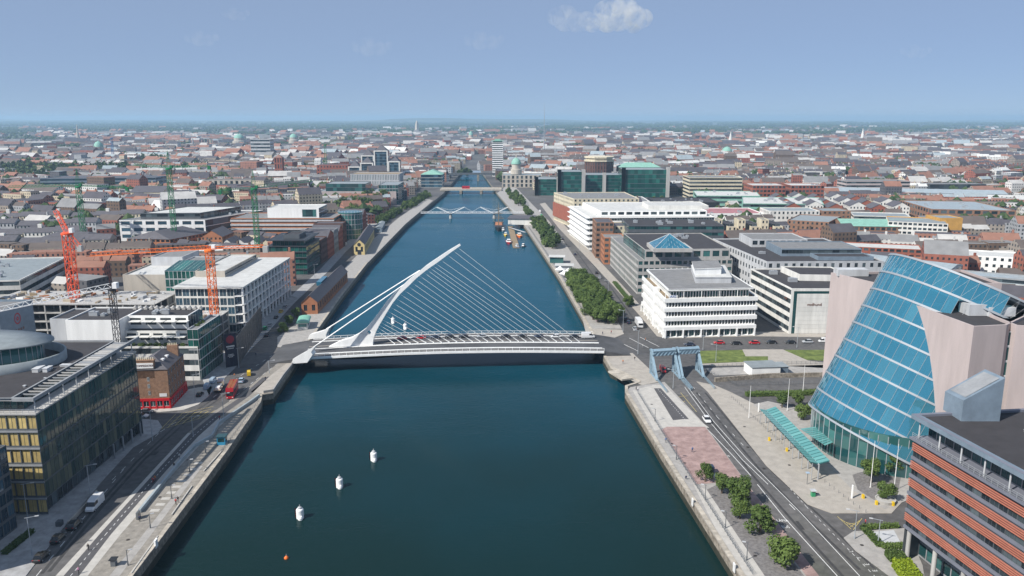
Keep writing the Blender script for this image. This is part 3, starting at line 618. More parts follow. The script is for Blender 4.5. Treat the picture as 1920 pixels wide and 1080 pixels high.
# shopfront in red timber, bay by bay
def shop(P, Q, nb, seed):
    d = (Q - P).normalized(); o = Vector((d.y, -d.x)); Ls = (Q - P).length; rz = math.atan2(d.y, d.x); r = random.Random(seed)
    b = MB(); b.prism([P + o * .35, Q + o * .35, Q, P], 2.9, 3.75); b.build('fascia', M['pubred'], pub)
    for k in range(nb + 1):
        c = P + d * (Ls * k / nb) + o * .15; b = MB(); b.box(-.22, -.2, 0, .22, .2, 2.9); put('pilaster', b.mesh('pilaster', [M['pubred']]), pub, (c.x, c.y, .05), rz)
    for k in range(nb):
        c = P + d * (Ls * (k + .5) / nb) + o * .1; w = Ls / nb - .46
        b = MB(); b.box(-w / 2, -.1, 0, w / 2, .05, .95); put('stall_riser', b.mesh('stall_riser', [M['pubred']]), pub, (c.x, c.y, .05), rz)
        if r.random() < .7: put('window', window_mesh(w, 1.9, 1, 'framewhite', 'glass'), pub, (c.x, c.y, 1.0), rz)
        else: b = MB(); b.box(-w / 2, -.1, .95, w / 2, .05, 2.9); put('door', b.mesh('door', [M['pubred']]), pub, (c.x, c.y, .05), rz)
shop(A, Bc, 5, 3); shop(Bc, Bc + n * D, 8, 4)
def text(name, s, loc, rot, size, m, parent, depth=.02, align='CENTER', sx=1.):
    c = bpy.data.curves.new(name, 'FONT'); c.body = s; c.size = size; c.extrude = depth; c.align_x = align; c.align_y = 'CENTER'
    o = bpy.data.objects.new(name, c); me = None
    me = bpy.data.meshes.new_from_object(o); me.materials.clear(); me.materials.append(m)
    bpy.data.objects.remove(o); o = bpy.data.objects.new(name, me); o.location = loc; o.rotation_euler = rot; o.scale = (sx, 1, 1)
    return link(o, parent)
c = a2.lerp(b2, .5) - n * .2; rz = math.atan2(u.y, u.x)
b = MB(); b.box(-(b2 - a2).length * .48, -.04, -.9, (b2 - a2).length * .48, .04, .9); sg = put('sign_board', b.mesh('sign_board', [M['steelwhite']]), pub, (c.x, c.y, zt + 1.4), rz)
M['signdark'] = mat('signdark', (.16, .08, .07), .6)
text('lettering', 'ACCOMMODATION', (c.x - n.x * .09, c.y - n.y * .09, zt + 1.4), (math.pi / 2, 0, rz), .92, M['signdark'], pub, sx=.80)
# ------------------------------------------------------------------ white block behind the pub
wb = thing('office_block', 'white rendered block with dark roof, terraces and a row of roof fans', 'office', (-140, 294, 0))
claim(rect(-170, 281, -114, 306))
def mass(root, pl, z0, z1, wall, roof='roofdark', sides=None, near=True, glassm='glass', fm='frame', par=.5, name='wall', nm=1):
    pl = [Vector(q[:2]) for q in pl]; W, Rm = MB(), MB()
    for k in range(len(pl)):
        P, Q = pl[k], pl[(k + 1) % len(pl)]
        if sides and k in sides: s, nf, bw = sides[k]; facade(W, P, Q, z0, z1, nf, max(1, round((Q - P).length / bw)), s, root if near else None, nm, glassm, fm)
        else: W.poly([(*P, z0), (*Q, z0), (*Q, z1), (*P, z1)])
    W.build(name, [M[wall], M[glassm]], root); flat_roof(Rm, pl, z1, par, .35); return Rm.build('roof', [M[roof], M[wall]], root)
mass(wb, rect(-163, 283, -143.5, 304), 0, 23, 'white'); mass(wb, rect(-171, 287, -163, 304), 0, 22.5, 'lightgrey')
mass(wb, rect(-143.5, 283, -115.5, 304), 0, 13, 'offwhite', 'roofgrey', {0: ('ribbon', 3, 3.4)})
mass(wb, rect(-143.5, 286.5, -119, 304), 13, 18, 'offwhite', 'roofgrey', {0: ('wide', 1, 5), 1: ('curtain', 1, 2.5)})
mass(wb, rect(-143.5, 290, -121, 304), 18, 23, 'white', 'roofdark', {0: ('wide', 1, 5.5), 1: ('curtain', 1, 2.5)})
mass(wb, [(-119, 283.2), (-115, 283.2), (-115, 306), (-119, 306)], 0, 19.5, 'lightgrey', 'roofgrey', {0: ('curtain', 5, 2), 1: ('curtain', 5, 2.3)}, glassm='glassgreen')
for k in range(13):
    x = -146 + k * 2.1; b = MB(); b.box(x - .65, 301, 22.6, x + .65, 302.6, 23.3); b.lathe((x, 301.8, 23.3), [(.6, 0), (.6, .4), (.35, .7), (.1, .8)], 10); b.build('roof_fan', M['concrete'], wb)
for z, x1 in ((13.1, -120), (18.1, -122)):
    for k in range(5):
        b = MB(); x = -142 + k * 4.4; y = 283.6 if z < 15 else 286.9
        b.box(x, y, z + 3.1, x + 4.0, y + 2.8, z + 3.22); b.build('awning', M['offwhite'], wb)
leafpot = []
LEAF_SPOTS = [(-142 + k * 2.0 + (k % 3) * .5, 284.1, 12.6) for k in range(11)] + [(-118.2, 290 + k * 1.6, 18.2) for k in range(5)]
units(wb, rect(-160, 286, -146, 300), 22.5, 3, 4); units(wb, rect(-141, 292, -123, 300), 22.5, 4, 8)
# grey walls with red roundels at the left edge
M['roundel'] = mat('roundel', (.38, .03, .05), .6)
for (x0, y0, x1, y1, h, lab) in ((-236, 283, -187, 304, 26, 'nearer blue-grey block with a red ring logo on its side'), (-285, 330, -232, 352, 24, 'farther blue-grey block with a red ring logo')):
    t = bld('office_block', lab, rect(x0, y0, x1, y1), h, 'blank', 'bluegrey', 'roofgrey', 1, 3, par=.8, cat='building')
    for k in range(24):
        a0, a1 = 2 * math.pi * k / 24, 2 * math.pi * (k + 1) / 24
        if k == 0: b = MB()
        y, z = (y0 + y1) / 2, h - 5; P = lambda r, a: (x1 + .06, y + r * math.cos(a), z + r * 1.1 * math.sin(a))
        b.poly([P(1.5, a0), P(2.0, a0), P(2.0, a1), P(1.5, a1)]); b.poly([P(.2, a0), P(.75, a0), P(.75, a1), P(.2, a1)])
    b.build('logo', M['roundel'], t)
    b = MB()
    for q in range(5): b.box(x1 + .02, (y0 + y1) / 2 - 3.5 + q * 1.5, h - 10 + q * .05, x1 + .06, (y0 + y1) / 2 - 2.6 + q * 1.5, h - 8.9)
    b.build('lettering', M['signdark'], t)
# ------------------------------------------------------------------ north bank: convention centre with the tilted glass drum
M['drumglass'] = glass('drumglass', (.08, .35, .49), (.16, .48, .60), .04, 1., .5)
M['drumclear'] = glass('drumclear', (.008, .05, .055), (.05, .16, .15), .04, .9)
_nt = M['drumglass'].node_tree; _o = _nt.nodes['Material Output']; _t = _nt.nodes.new('ShaderNodeBsdfTransparent'); _t.inputs[0].default_value = (.60, .90, 1, 1); _m = _nt.nodes.new('ShaderNodeMixShader'); _m.inputs[0].default_value = .46
_nt.links.new(_nt.nodes['Principled BSDF'].outputs[0], _m.inputs[1]); _nt.links.new(_t.outputs[0], _m.inputs[2]); _nt.links.new(_m.outputs[0], _o.inputs['Surface'])
DC = Vector((115.8, 224.0, 4.5)); DA = Vector((.48, .08, 1)).normalized(); DRr, DSP = 26.0, 5.655
E1 = Vector((0, 1, 0)).cross(DA).normalized(); E2 = DA.cross(E1)
cc = thing('convention_centre', 'convention centre with tilted blue glass drum between pale granite blocks', 'building', (*DC.xy, 0))
claim(rect(88, 186, 160, 266))
def dp(k, t, r=DRr): return DC + DA * (DSP * k) + (E1 * math.cos(t) + E2 * math.sin(t)) * r
M['ringmetal'] = mat('ringmetal', (.30, .33, .36), .6, .2, .05)
NC = 64; a_of = lambda j: 2 * math.pi * j / NC
BX = [(112, 190.5, 1), (110, 244, 1)]
def hidden(p): return (p.x > 114.5 and p.y < 212 and p.z < 45) or (p.x > 113 and p.y > 246 and p.z < 45) or p.z < .3 or p.x > 172
for k in range(-1, 8):
    for j in range(NC):
        t0, t1 = a_of(j), a_of(j + 1); m = dp(k + .5, (t0 + t1) / 2)
        if hidden(m) or hidden(dp(k, t0)): continue
        if k < 4 and m.x > 121: continue
        g_ = .05 / DRr; b = MB(); q = [dp(k + .03, t0 + g_), dp(k + .03, t1 - g_), dp(k + .97, t1 - g_), dp(k + .97, t0 + g_)]; n_ = (q[1] - q[0]).cross(q[3] - q[0]).normalized()
        c = sum(q, Vector()) / 4; b.poly([v - c for v in q]); b.poly([v - c - n_ * .06 for v in reversed(q)])
        for i in range(4): l = (i + 1) % 4; b.poly([q[l] - c, q[i] - c, q[i] - c - n_ * .06, q[l] - c - n_ * .06])
        o = put('glass_pane', b.mesh('glass_pane', [M['drumglass']]), cc, c)
# behind the glass: gallery floors, balustrades and the core wall
M['gallery'] = mat('gallery', (.72, .72, .69), .7, 0, .1, .4); M['corewall'] = mat('corewall', (.10, .14, .16), .7, 0, .25, .15)
for k in range(0, 9):
    f = MB(); f.poly([dp(k - .1, a_of(j), DRr * .86) for j in range(NC)]); 
    for j in range(NC): f.poly([dp(k - .1, a_of(j), DRr * .86), dp(k - .1, a_of(j + 1), DRr * .86), dp(k + .1, a_of(j + 1), DRr * .86), dp(k + .1, a_of(j), DRr * .86)])
    f.build('gallery_floor', M['gallery'], cc)
inn = MB()
for j in range(NC): inn.poly([dp(-1, a_of(j), DRr * .62), dp(-1, a_of(j + 1), DRr * .62), dp(8, a_of(j + 1), DRr * .62), dp(8, a_of(j), DRr * .62)])
inn.build('core_wall', M['corewall'], cc, True)
for j in range(0, NC, 4):
    if hidden(dp(3, a_of(j))): continue
    c = MB(); c.tube(dp(-1, a_of(j), DRr * .9), dp(8, a_of(j), DRr * .9), .22, n=7); c.build('inner_column', M['gallery'], cc)
for k in range(-1, 9):
    r = MB(); w_ = .2
    for j in range(NC):
        t0, t1 = a_of(j), a_of(j + 1); m = dp(k, t0)
        for (ra, rb, za, zb) in ((DRr + w_, DRr + w_, -.05, .05), (DRr, DRr + w_, .05, .05), (DRr, DRr + w_, -.05, -.05)):
            r.poly([dp(k + za, t0, ra), dp(k + za, t1, ra), dp(k + zb, t1, rb), dp(k + zb, t0, rb)])
    r.build('ring_beam', M['ringmetal'], cc)
r = MB()
for j in range(NC):
    for k in range(-1, 8):
        if hidden(dp(k + .5, a_of(j))) or (k < 4 and dp(k, a_of(j)).x > 122): continue
        r.bar(dp(k, a_of(j), DRr + .03), dp(k + 1, a_of(j), DRr + .03), .06)
tag(r.build('mullions', M['metal'], cc), kind='stuff')
cap = MB(); cap.poly([dp(8, a_of(j), DRr - .1) for j in range(NC)]); cap.build('drum_cap', M['rooflead'], cc)
# glazed foot of the drum, upright
for j in range(26):
    t0, t1 = math.radians(118 + j * 6), math.radians(124 + j * 6); r_ = DRr * .93; P = lambda t: Vector((DC.x - 1.5 + r_ * math.cos(t), DC.y - 1 + r_ * math.sin(t)))
    p_, q_ = P(t0), P(t1)
    for z0, z1 in ((.15, 4.1), (4.1, 8.0), (8.0, 11.5)):
        if p_.x > 112: continue
        b = MB(); b.poly([(*p_, z0 + .06), (*q_, z0 + .06), (*q_, z1 - .06), (*p_, z1 - .06)]); b.poly([(*q_, z0), (*p_, z0), (*(p_.lerp(DC.xy, .004)), z1), (*(q_.lerp(DC.xy, .004)), z1)]); b.build('foot_glazing', M['drumclear'], cc)
    b = MB(); b.tube((*p_, .1), (*p_, 11), .12, n=6); b.build('foot_column', M['metal'], cc)
q_ = at(1583, 862).xy; b = MB(); b.box(q_.x - 1.1, q_.y - .3, .15, q_.x + 1.1, q_.y - .1, 5.2); b.build('banner_panel', M['steelwhite'], cc)
def granite(pl, h, nm='granite_block'):
    W, Rm = MB(), MB(); n = len(pl)
    for k in range(n): P, Q = pl[k], pl[(k + 1) % n]; W.poly([(*P, 0), (*Q, 0), (*Q, h), (*P, h)])
    flat_roof(Rm, pl, h, .7, .5); W.build(nm, M['granite'], cc); Rm.build('roof', [M['roofdark'], M['granite']], cc)
g1 = [at(1826, 612, 45).xy, at(1888, 609, 45).xy, Vector((150, 216)), at(1717, 573, 45).xy + Vector((0, 3))]; granite(g1, 45)
g2 = [at(1640, 530, 45).xy, Vector((152, 243)), Vector((152, 266)), at(1558, 511, 45).xy]; granite(g2, 45)
g3 = [at(1906, 610, 45).xy, Vector((150, 185)), Vector((150, 212)), at(1906, 610, 45).xy + Vector((0, 14))]; granite(g3, 45)
W = MB(); P, Q = g1[1] + Vector((-.2, 1.6)), g3[0] + Vector((.2, 1.6)); facade(W, P, Q, 0, 43, 11, 3, 'curtain', cc, 0, 'glassteal', 'framewhite'); W.build('glazed_slot', [M['metal'], M['glass']], cc)
for (u_, v_, w, d, h) in ((1838, 588, 9, 5, 3), (1870, 590, 7, 4, 2.4), (1595, 516, 10, 4, 2.2)):
    p_ = at(u_, v_, 44.4); b = MB(); b.box(-w / 2, -d / 2, 0, w / 2, d / 2, h); b.box(-w / 2 + .2, -d / 2 + .2, h, w / 2 - .2, d / 2 - .2, h + .02); put('plant_screen', b.mesh('plant_screen', [M['lightgrey']]), cc, p_)
# trusses behind the top glass are read through it as pale diagonals
tr = MB()
for j in range(NC):
    t0, t1 = a_of(j), a_of(j + 1)
    if hidden(dp(7.5, t0)): continue
    tr.bar(dp(7.05, t0, DRr + .02), dp(7.95, t1, DRr + .02), .022); 
tag(tr.build('bracing', M['steelwhite'], cc), kind='stuff')
# ------------------------------------------------------------------ louvred office, bottom right
M['louvre'] = mat('louvre', (.42, .155, .105), .6, 0, .1, .8, rnd=.08); M['spandrelgrey'] = mat('spandrelgrey', (.20, .21, .25), .5, .2, .08)
A0 = at(1690, 1045).xy; fd = Vector((.175, -.985)).normalized(); fnrm = Vector((-fd.y * -1, fd.x * -1)); fnrm = Vector((fd.y, -fd.x))   # outward, towards the river
if fnrm.x > 0: fnrm = -fnrm
lo = thing('louvred_office', 'office with orange terracotta louvres and dark flat roof beside the plaza', 'office', (*A0, 0)); FL = 66.
fpl = [A0 + fd * FL, A0 + fd * FL + Vector((44, 8)), A0 + Vector((44, 6)), A0]; claim(fpl)
z0, fh = 7.6, 4.05; rzf = math.atan2(fd.y, fd.x)
W = MB(); facade(W, A0, A0 + fd * FL, z0, z0 + 5 * fh, 5, 30, (.95, .04, .46, .12), lo, 1, 'glass', 'frame')
W.poly([(*fpl[2], 0), (*A0, 0), (*A0, z0 + 5 * fh), (*fpl[2], z0 + 5 * fh)]); W.poly([(*A0, z0), (*(A0 + fd * FL), z0), (*fpl[1], z0), (*fpl[2], z0)])
W.build('wall', [M['darkgrey'], M['glass']], lo)
ns, bl = 11, FL / 11
lm = MB(); lm.box(-bl / 2 + .015, .02, 0, bl / 2 - .015, .24, .21); lm = lm.mesh('louvre', [M['louvre']])
sm = MB(); sm.box(-bl / 2 + .01, 0, 0, bl / 2 - .01, .42, .62); sm = sm.mesh('spandrel', [M['spandrelgrey']])
for i in range(5):
    for k in range(ns):
        c = A0 + fd * (bl * (k + .5))
        for q in range(4): p_ = c + fnrm * .45; put('louvre', lm, lo, (p_.x, p_.y, z0 + fh * i + 1.72 + q * .46), rzf)
        p_ = c + fnrm * .42; put('spandrel', sm, lo, (p_.x, p_.y, z0 + fh * i - .3 + (0 if i else .1)), rzf)
zt = z0 + 5 * fh + .0
b = MB(); o_ = fnrm * .9
b.prism([A0 + o_ - fd * .5, A0 + o_ + fd * FL, fpl[1], fpl[2]][::1], zt, zt + .5); b.build('terrace_slab', M['spandrelgrey'], lo)
W = MB(); ii = -fnrm * 3.2; facade(W, A0 + ii, A0 + ii + fd * FL, zt + .5, zt + 4.6, 1, 26, (.92, .05, .8, .1), lo, 1, 'glassteal', 'frame'); W.build('penthouse_wall', [M['concrete'], M['glass']], lo)
Rm = MB(); flat_roof(Rm, [A0 + fnrm * .9 + fd * FL, fpl[1], fpl[2], A0 + fnrm * .9 - fd * .6], zt + 5.6, .5, .9); Rm.build('roof', [M['roofdark'], M['spandrelgrey']], lo)
b = MB(); b.prism([A0 + fnrm * .9 + fd * FL, A0 + fnrm * .9 - fd * .6, A0 - fnrm * .6 - fd * .6, A0 - fnrm * .6 + fd * FL][::-1], zt + 4.6, zt + 5.58); b.build('roof_fascia', M['bluegrey'], lo)
for k in range(11):
    c = A0 + fd * (1 + k * 6.2) - fnrm * .2; b = MB(); b.tube((*c, zt + .5), (*c, zt + 4.7), .17, n=8); b.build('column', M['lightgrey'], lo)
r = MB()
for k in range(45): c = A0 + fd * (k * FL / 44) + fnrm * .6; r.bar((*c, zt + .5), (*c, zt + 1.6), .07)
for h in (.8, 1.2, 1.6): r.bar((*(A0 + fnrm * .6), zt + h), (*(A0 + fnrm * .6 + fd * FL), zt + h), .06)
r.build('terrace_railing', M['metal'], lo)
for k in range(8):
    c = A0 + fd * (1.2 + k * 8.2) + fnrm * -.4; b = MB(); b.tube((*c, .14), (*c, z0), .48, n=14); b.build('column', M['concrete'], lo)
W = MB(); ii = -fnrm * 4; facade(W, A0 + ii, A0 + ii + fd * FL, .14, z0, 2, 26, (.9, .1, .85, .1), lo, 0, 'glassteal', 'frame'); W.build('ground_floor_wall', [M['grey'], M['glass']], lo)
# sloped skylight box on its roof
zr = zt + 5.1; P = [at(1768, 768, zr).xy, at(1802, 790, zr).xy, at(1874, 790, zr).xy]; P.append(P[0] + P[2] - P[1]); hs = [4.2, 4.6, 9.5, 9.2]
b = MB(); top = [(*P[k], zr + hs[k]) for k in range(4)]
for k in range(4): l = (k + 1) % 4; b.poly([(*P[k], zr), (*P[l], zr), top[l], top[k]])
b.poly(top); b.build('stair_house', M['bluegrey'], lo)
pi = inset(P, .7); n_ = (Vector(top[1]) - Vector(top[0])).cross(Vector(top[3]) - Vector(top[0])).normalized(); n_ = n_ if n_.z > 0 else -n_
def onpl(p_): t0 = Vector(top[0]); return (p_.x, p_.y, t0.z - (n_.x * (p_.x - t0.x) + n_.y * (p_.y - t0.y)) / n_.z + .08)
b = MB(); b.poly([onpl(p_) for p_ in pi]); b.build('skylight', M['grey'], lo)
units(lo, [A0 - fnrm * 8 + fd * 40, A0 - fnrm * 35 + fd * 40, A0 - fnrm * 35 + fd * 8, A0 - fnrm * 8 + fd * 8], zr, 6, 3, 'lightgrey', .35)
# ------------------------------------------------------------------ white banded office by the bridge
A1, B1 = at(1246, 634).xy, at(1413, 629).xy; u = (B1 - A1).normalized(); n = Vector((-u.y, u.x)); C1 = at(1199, 577).xy
wo = thing('white_office', 'white office with continuous white bands facing the bridge junction', 'office', (*A1, 0)); D = 50.
n = (C1 - A1).normalized(); fp = [A1, B1, B1 + n * D, A1 + n * D]; claim(fp); Lw = (B1 - A1).length
W = MB()
for k, (P, Q, nb) in enumerate(((fp[0], fp[1], 30), (fp[3], fp[0], 36))):
    facade(W, P, Q, .14, 3.9, 1, nb // 2, (.9, .08, .9, .9), wo, 1, 'glassteal', 'framewhite'); facade(W, P, Q, 3.9, 16.5, 3, nb, (.8, .40, .86, .45), wo, 0, 'glass', 'framewhite')
for P, Q in ((fp[1], fp[2]), (fp[2], fp[3])): W.poly([(*P, 0), (*Q, 0), (*Q, 16.5), (*P, 16.5)])
W.build('wall', [M['white'], M['glass']], wo)
for i in range(4):
    z = 3.6 + i * 4.2; o_ = inset(fp, -.7); o2 = inset(fp, -.02)
    b = MB(); zt_ = 1.75 if i else 1.5
    for k in (3, 0, 1):
        j = (k + 1) % 4; b.poly([(*o_[k], z), (*o_[j], z), (*o_[j], z + zt_), (*o_[k], z + zt_)]); b.poly([(*o_[k], z + zt_), (*o_[j], z + zt_), (*o2[j], z + zt_), (*o2[k], z + zt_)]); b.poly([(*o2[k], z), (*o2[j], z), (*o_[j], z), (*o_[k], z)])
    b.build('spandrel_band', M['steelwhite'], wo)
for k in range(6):
    c = A1.lerp(B1, k / 5) - (n * .75); b = MB(); b.box(c.x - .3, c.y - .3, .14, c.x + .3, c.y + .3, 3.6); b.build('column', M['steelwhite'], wo)
for k in range(7):
    c = A1.lerp(fp[3], k / 6) - u * .75; b = MB(); b.box(c.x - .3, c.y - .3, .14, c.x + .3, c.y + .3, 3.6); b.build('column', M['steelwhite'], wo)
b = MB(); c = A1 + n * 19 - u * 1; b.prism([c, c + u * 2.4, c + u * 2.4 + n * 3.2, c + n * 3.2], .2, 18.6); b.build('stair_tower', M['white'], wo)
tp = inset(fp, 2.6); W = MB(); Rm = MB()
for P, Q, nb in ((tp[0], tp[1], 28), (tp[3], tp[0], 30)): facade(W, P, Q, 17.2, 21, 1, nb, (.72, .1, .82, .2), wo, 0, 'glassteal', 'framewhite')
for P, Q in ((tp[1], tp[2]), (tp[2], tp[3])): W.poly([(*P, 17), (*Q, 17), (*Q, 21), (*P, 21)])
W.build('penthouse_wall', [M['white'], M['glass']], wo)
b = MB(); b.prism([tuple(p_) for p_ in fp], 16.5, 17.15); b.build('terrace', M['timber'], wo)
ov = inset(fp, 1.0); b = MB(); b.prism(ov, 21, 21.5); b.build('roof_slab', M['steelwhite'], wo); Rm = MB(); flat_roof(Rm, inset(fp, 1.02), 21.75, .15, .5); Rm.build('roof', [M['roofgrey'], M['steelwhite']], wo)
for k in range(6):
    c = (A1 + n * 1.3).lerp(B1 + n * 1.3, k / 5); b = MB(); b.tube((*c, 17.1), (*c, 21), .14, n=8); b.build('column', M['steelwhite'], wo)
def roofbox(root, pts, z, h, wall, roof='roofpale', nm='plant_room'):
    P = [at(*q, z).xy for q in pts]; P.append(P[0] + P[2] - P[1]); b = MB(); b.prism(P, z, z + h, 0, 1); b.prism(inset(P, -.25), z + h, z + h + .3, 0, 1); return b.build(nm, [M[wall], M[roof]], root)
roofbox(wo, [(1304, 531), (1371, 531), (1358, 508)], 21.6, 2.6, 'lightgrey'); roofbox(wo, [(1302, 516), (1352, 514), (1345, 500)], 24.5, 2.8, 'white', 'roofgrey')
c = A1.lerp(B1, .09) + n * 2.2; rz = math.atan2(u.y, u.x); b = MB(); b.box(-2.0, -.08, -.75, 2.0, .08, .75); put('sign_board', b.mesh('sign_board', [M['steelwhite']]), wo, (c.x, c.y, 18.2), rz)
M['signblue'] = mat('signblue', (.03, .13, .42), .5); text('lettering', 'AIG', (c.x, c.y - .12, 18.2), (math.pi / 2, 0, rz), 1.5, M['signblue'], wo, .02, 'CENTER', 1.2)
# ------------------------------------------------------------------ cream office with dark ribbons
A2, B2 = at(1478, 626).xy, at(1553, 626).xy; n = (at(1408, 503, 20.9).xy - A2).normalized(); u = (B2 - A2).normalized(); fp = [A2, A2 + u * 36, A2 + u * 36 + n * 49, A2 + n * 49]
co = bld('cream_office', 'cream stone office with dark ribbon windows facing the lawn', fp, 20.9, 'blank', 'offwhite', 'roofdark', 5, 3, True, sides={3: (.97, .28, .82, .3)}, cat='office', nunits=4, nm=1)
rz = math.atan2(u.y, u.x)
b = MB(); c = A2 - n * .03; b.prism([c + u * 1.2, c + u * 2.6, c + u * 2.6 - n * .05, c + u * 1.2 - n * .05][::-1], .2, 18.6); b.prism([c + u * 1.2, c + u * 18, c + u * 18 - n * .05, c + u * 1.2 - n * .05][::-1], 18.6, 19.7); b.build('glazed_strip', M['glassteal'], co)
for i in range(5):
    p_ = A2 + u * 18 - n * .05; put('window', window_mesh(2.0, 2.6, 0, 'frame', 'glass'), co, (p_.x + 1, p_.y, .8 + i * 3.7), rz)
for k in range(9):
    b = MB(); c = A2 + u * (3.0) - n * .02; zz_ = .4 + k * 2.0; b.prism([c, c + u * 14.4, c + u * 14.4 - n * .07, c - n * .07][::-1], zz_, zz_ + 1.95); b.build('stone_panel', M['offwhite'], co)
M['signbrown'] = mat('signbrown', (.17, .075, .045), .6)
text('lettering', 'vodhund', (*(A2 + u * 10.6 - n * .2), 13.6), (math.pi / 2, 0, rz), 1.9, M['signbrown'], co, .03); 
q_ = A2 + n * 5.2 - u * .15; text('lettering', 'vodh', (q_.x, q_.y, 15.4), (math.pi / 2, 0, math.atan2(-n.y, -n.x)), 1.7, M['signbrown'], co, .03)
mass(co, [A2 + u * 12 + n * 20, A2 + u * 36 + n * 18, A2 + u * 36 + n * 40, A2 + u * 12 + n * 42], 20.4, 23.4, 'offwhite', 'roofdark')
# pale grey office complex behind it
t = bld('grey_office', 'pale grey office complex with stepped dark roofs behind the cream office', [(131, 405), (192, 407), (192, 488), (123, 486)], 23, 'punch', 'lightgrey', 'roofdark', 5, 4, True, nm=1, cat='office', nunits=8)
mass(t, rect(145, 425, 188, 452), 22.4, 26.5, 'bluegrey', 'roofgrey', {0: ('ribbon', 1, 4)}); mass(t, rect(138, 456, 170, 482), 22.4, 27, 'lightgrey', 'roofgrey', {0: ('wide', 1, 4)}); mass(t, rect(160, 412, 189, 424), 22.4, 24.4, 'bluegrey', 'roofdark')
# ------------------------------------------------------------------ grey office with the blue glass pyramid
py = bld('grey_office', 'grey office with a blue glass pyramid on its dark roof', [(69, 432), (122, 436), (120, 524), (65, 522)], 19, 'wide', 'concrete', 'roofgrey', 5, 3.2, True, nm=1, glassm='glassteal', cat='office', sides={3: (.8, .2, .86, .3)})
mass(py, [(73, 434), (121, 438), (119, 500), (70, 498)], 18.4, 24.5, 'concrete', 'roofdark', {0: ('wide', 1, 5.5), 3: ('curtain', 1, 3)}, glassm='glassteal')
pc = [at(1222, 467, 26).xy, at(1300, 464, 26).xy]; w_ = (pc[1] - pc[0]).length; cx = (pc[0] + pc[1]) / 2 + Vector((0, w_ * .5)); w_ *= .8; hw = w_ / 2; cx = (pc[0] + pc[1]) / 2 + Vector((0, hw))
b = MB(); b.box(cx.x - hw - 1, cx.y - hw - 1, 24, cx.x + hw + 1, cx.y + hw + 1, 26); b.build('pyramid_base', M['concrete'], py)
M['pyrglass'] = glass('pyrglass', (.02, .12, .19), (.045, .18, .26), .05, .8)
apx = Vector((cx.x, cx.y, 26 + hw * .68)); cor = [Vector((cx.x + sx * hw, cx.y + sy * hw, 26.02)) for sx, sy in ((-1, -1), (1, -1), (1, 1), (-1, 1))]
for k in range(4):
    P, Q = cor[k], cor[(k + 1) % 4]; rows = 6
    for r_ in range(rows):
        nb = rows - r_
        for q in range(nb):
            f0, f1 = r_ / rows, (r_ + 1) / rows; L0, R0 = P.lerp(apx, f0), Q.lerp(apx, f0); L1, R1 = P.lerp(apx, f1), Q.lerp(apx, f1)
            g_ = .03; p4 = [L0.lerp(R0, q / nb + g_ / nb), L0.lerp(R0, (q + 1) / nb - g_ / nb), L1.lerp(R1, (q + 1) / nb - g_ / nb), L1.lerp(R1, q / nb + g_ / nb)]
            if k in (0, 3, 1): b = MB(); b.poly(p4); nn = (p4[1] - p4[0]).cross(p4[3] - p4[0]).normalized() * .08; b.poly([v - nn for v in reversed(p4)]); b.build('glass_pane', M['pyrglass'], py)
    b = MB(); b.bar(P, apx, .3); b.build('hip_beam', M['lightgrey'], py)
b = MB(); b.poly([c - Vector((0, 0, .1)) for c in cor]); 
for k in range(4): b.poly([cor[k] * .985 + apx * .015, cor[(k + 1) % 4] * .985 + apx * .015, apx - Vector((0, 0, .3))])
b.build('pyramid_frame', M['lightgrey'], py)
units(py, rect(95, 470, 118, 496), 24, 5, 9)
# ------------------------------------------------------------------ south bank, middle distance
# courts-like building with glass atrium and white colonnade
ct = bld('stone_office', 'pale stone office with a green glass atrium in its front wall', rect(-186, 375, -137, 425), 22, 'blank', 'stone', 'roofpale', 5, 4, True, cat='office', nunits=5)
W = MB(); facade(W, (-165.5, 374.3), (-147.5, 374.3), 0, 24, 6, 9, 'curtain', ct, 0, 'glassgreen', 'framewhite'); W.poly([(-147.5, 374.3, 0), (-147.5, 385, 0), (-147.5, 385, 24), (-147.5, 374.3, 24)]); W.poly([(-165.5, 385, 0), (-165.5, 374.3, 0), (-165.5, 374.3, 24), (-165.5, 385, 24)]); W.build('atrium_wall', [M['metal'], M['glassgreen']], ct)
for k in range(9):
    b = MB(); x = -165.5 + k * 2; b.poly([(x + .05, 374.2, 24), (x + 1.95, 374.2, 24), (x + 1.95, 392, 26), (x + .05, 392, 26)]); b.build('atrium_roof_pane', M['glassgreen'], ct)
mass(ct, rect(-184, 402, -168, 424), 21.4, 26, 'lightgrey', 'roofgrey'); mass(ct, rect(-166, 396, -150, 412), 21.4, 24.6, 'lightgrey', 'roofgrey')
cw = bld('colonnaded_office', 'office with tall white colonnade along the south quay road', rect(-151, 350, -124.5, 426), 20.6, 'curtain', 'offwhite', 'roofpale', 5, 3.4, True, 'glassblue', 'framewhite', cat='office', sides={0: 'panel'}, nunits=3)
b = MB(); b.box(-151.5, 349, 20.6, -120, 427, 21.4); b.build('roof_slab', M['roofpale'], cw)
for k in range(15):
    b = MB(); y = 350 + k * 5.4; b.box(-121.2, y, .1, -120.4, y + .7, 20.6); b.build('colonnade_pier', M['steelwhite'], cw)
for i in range(4):
    b = MB(); b.box(-124.4, 350, 4.2 + i * 4.2, -120.5, 426, 4.6 + i * 4.2); b.build('balcony', M['steelwhite'], cw)
mass(cw, rect(-150, 372, -136, 420), 21.4, 24.4, 'stone', 'roofpale', {1: ('ribbon', 1, 4)})
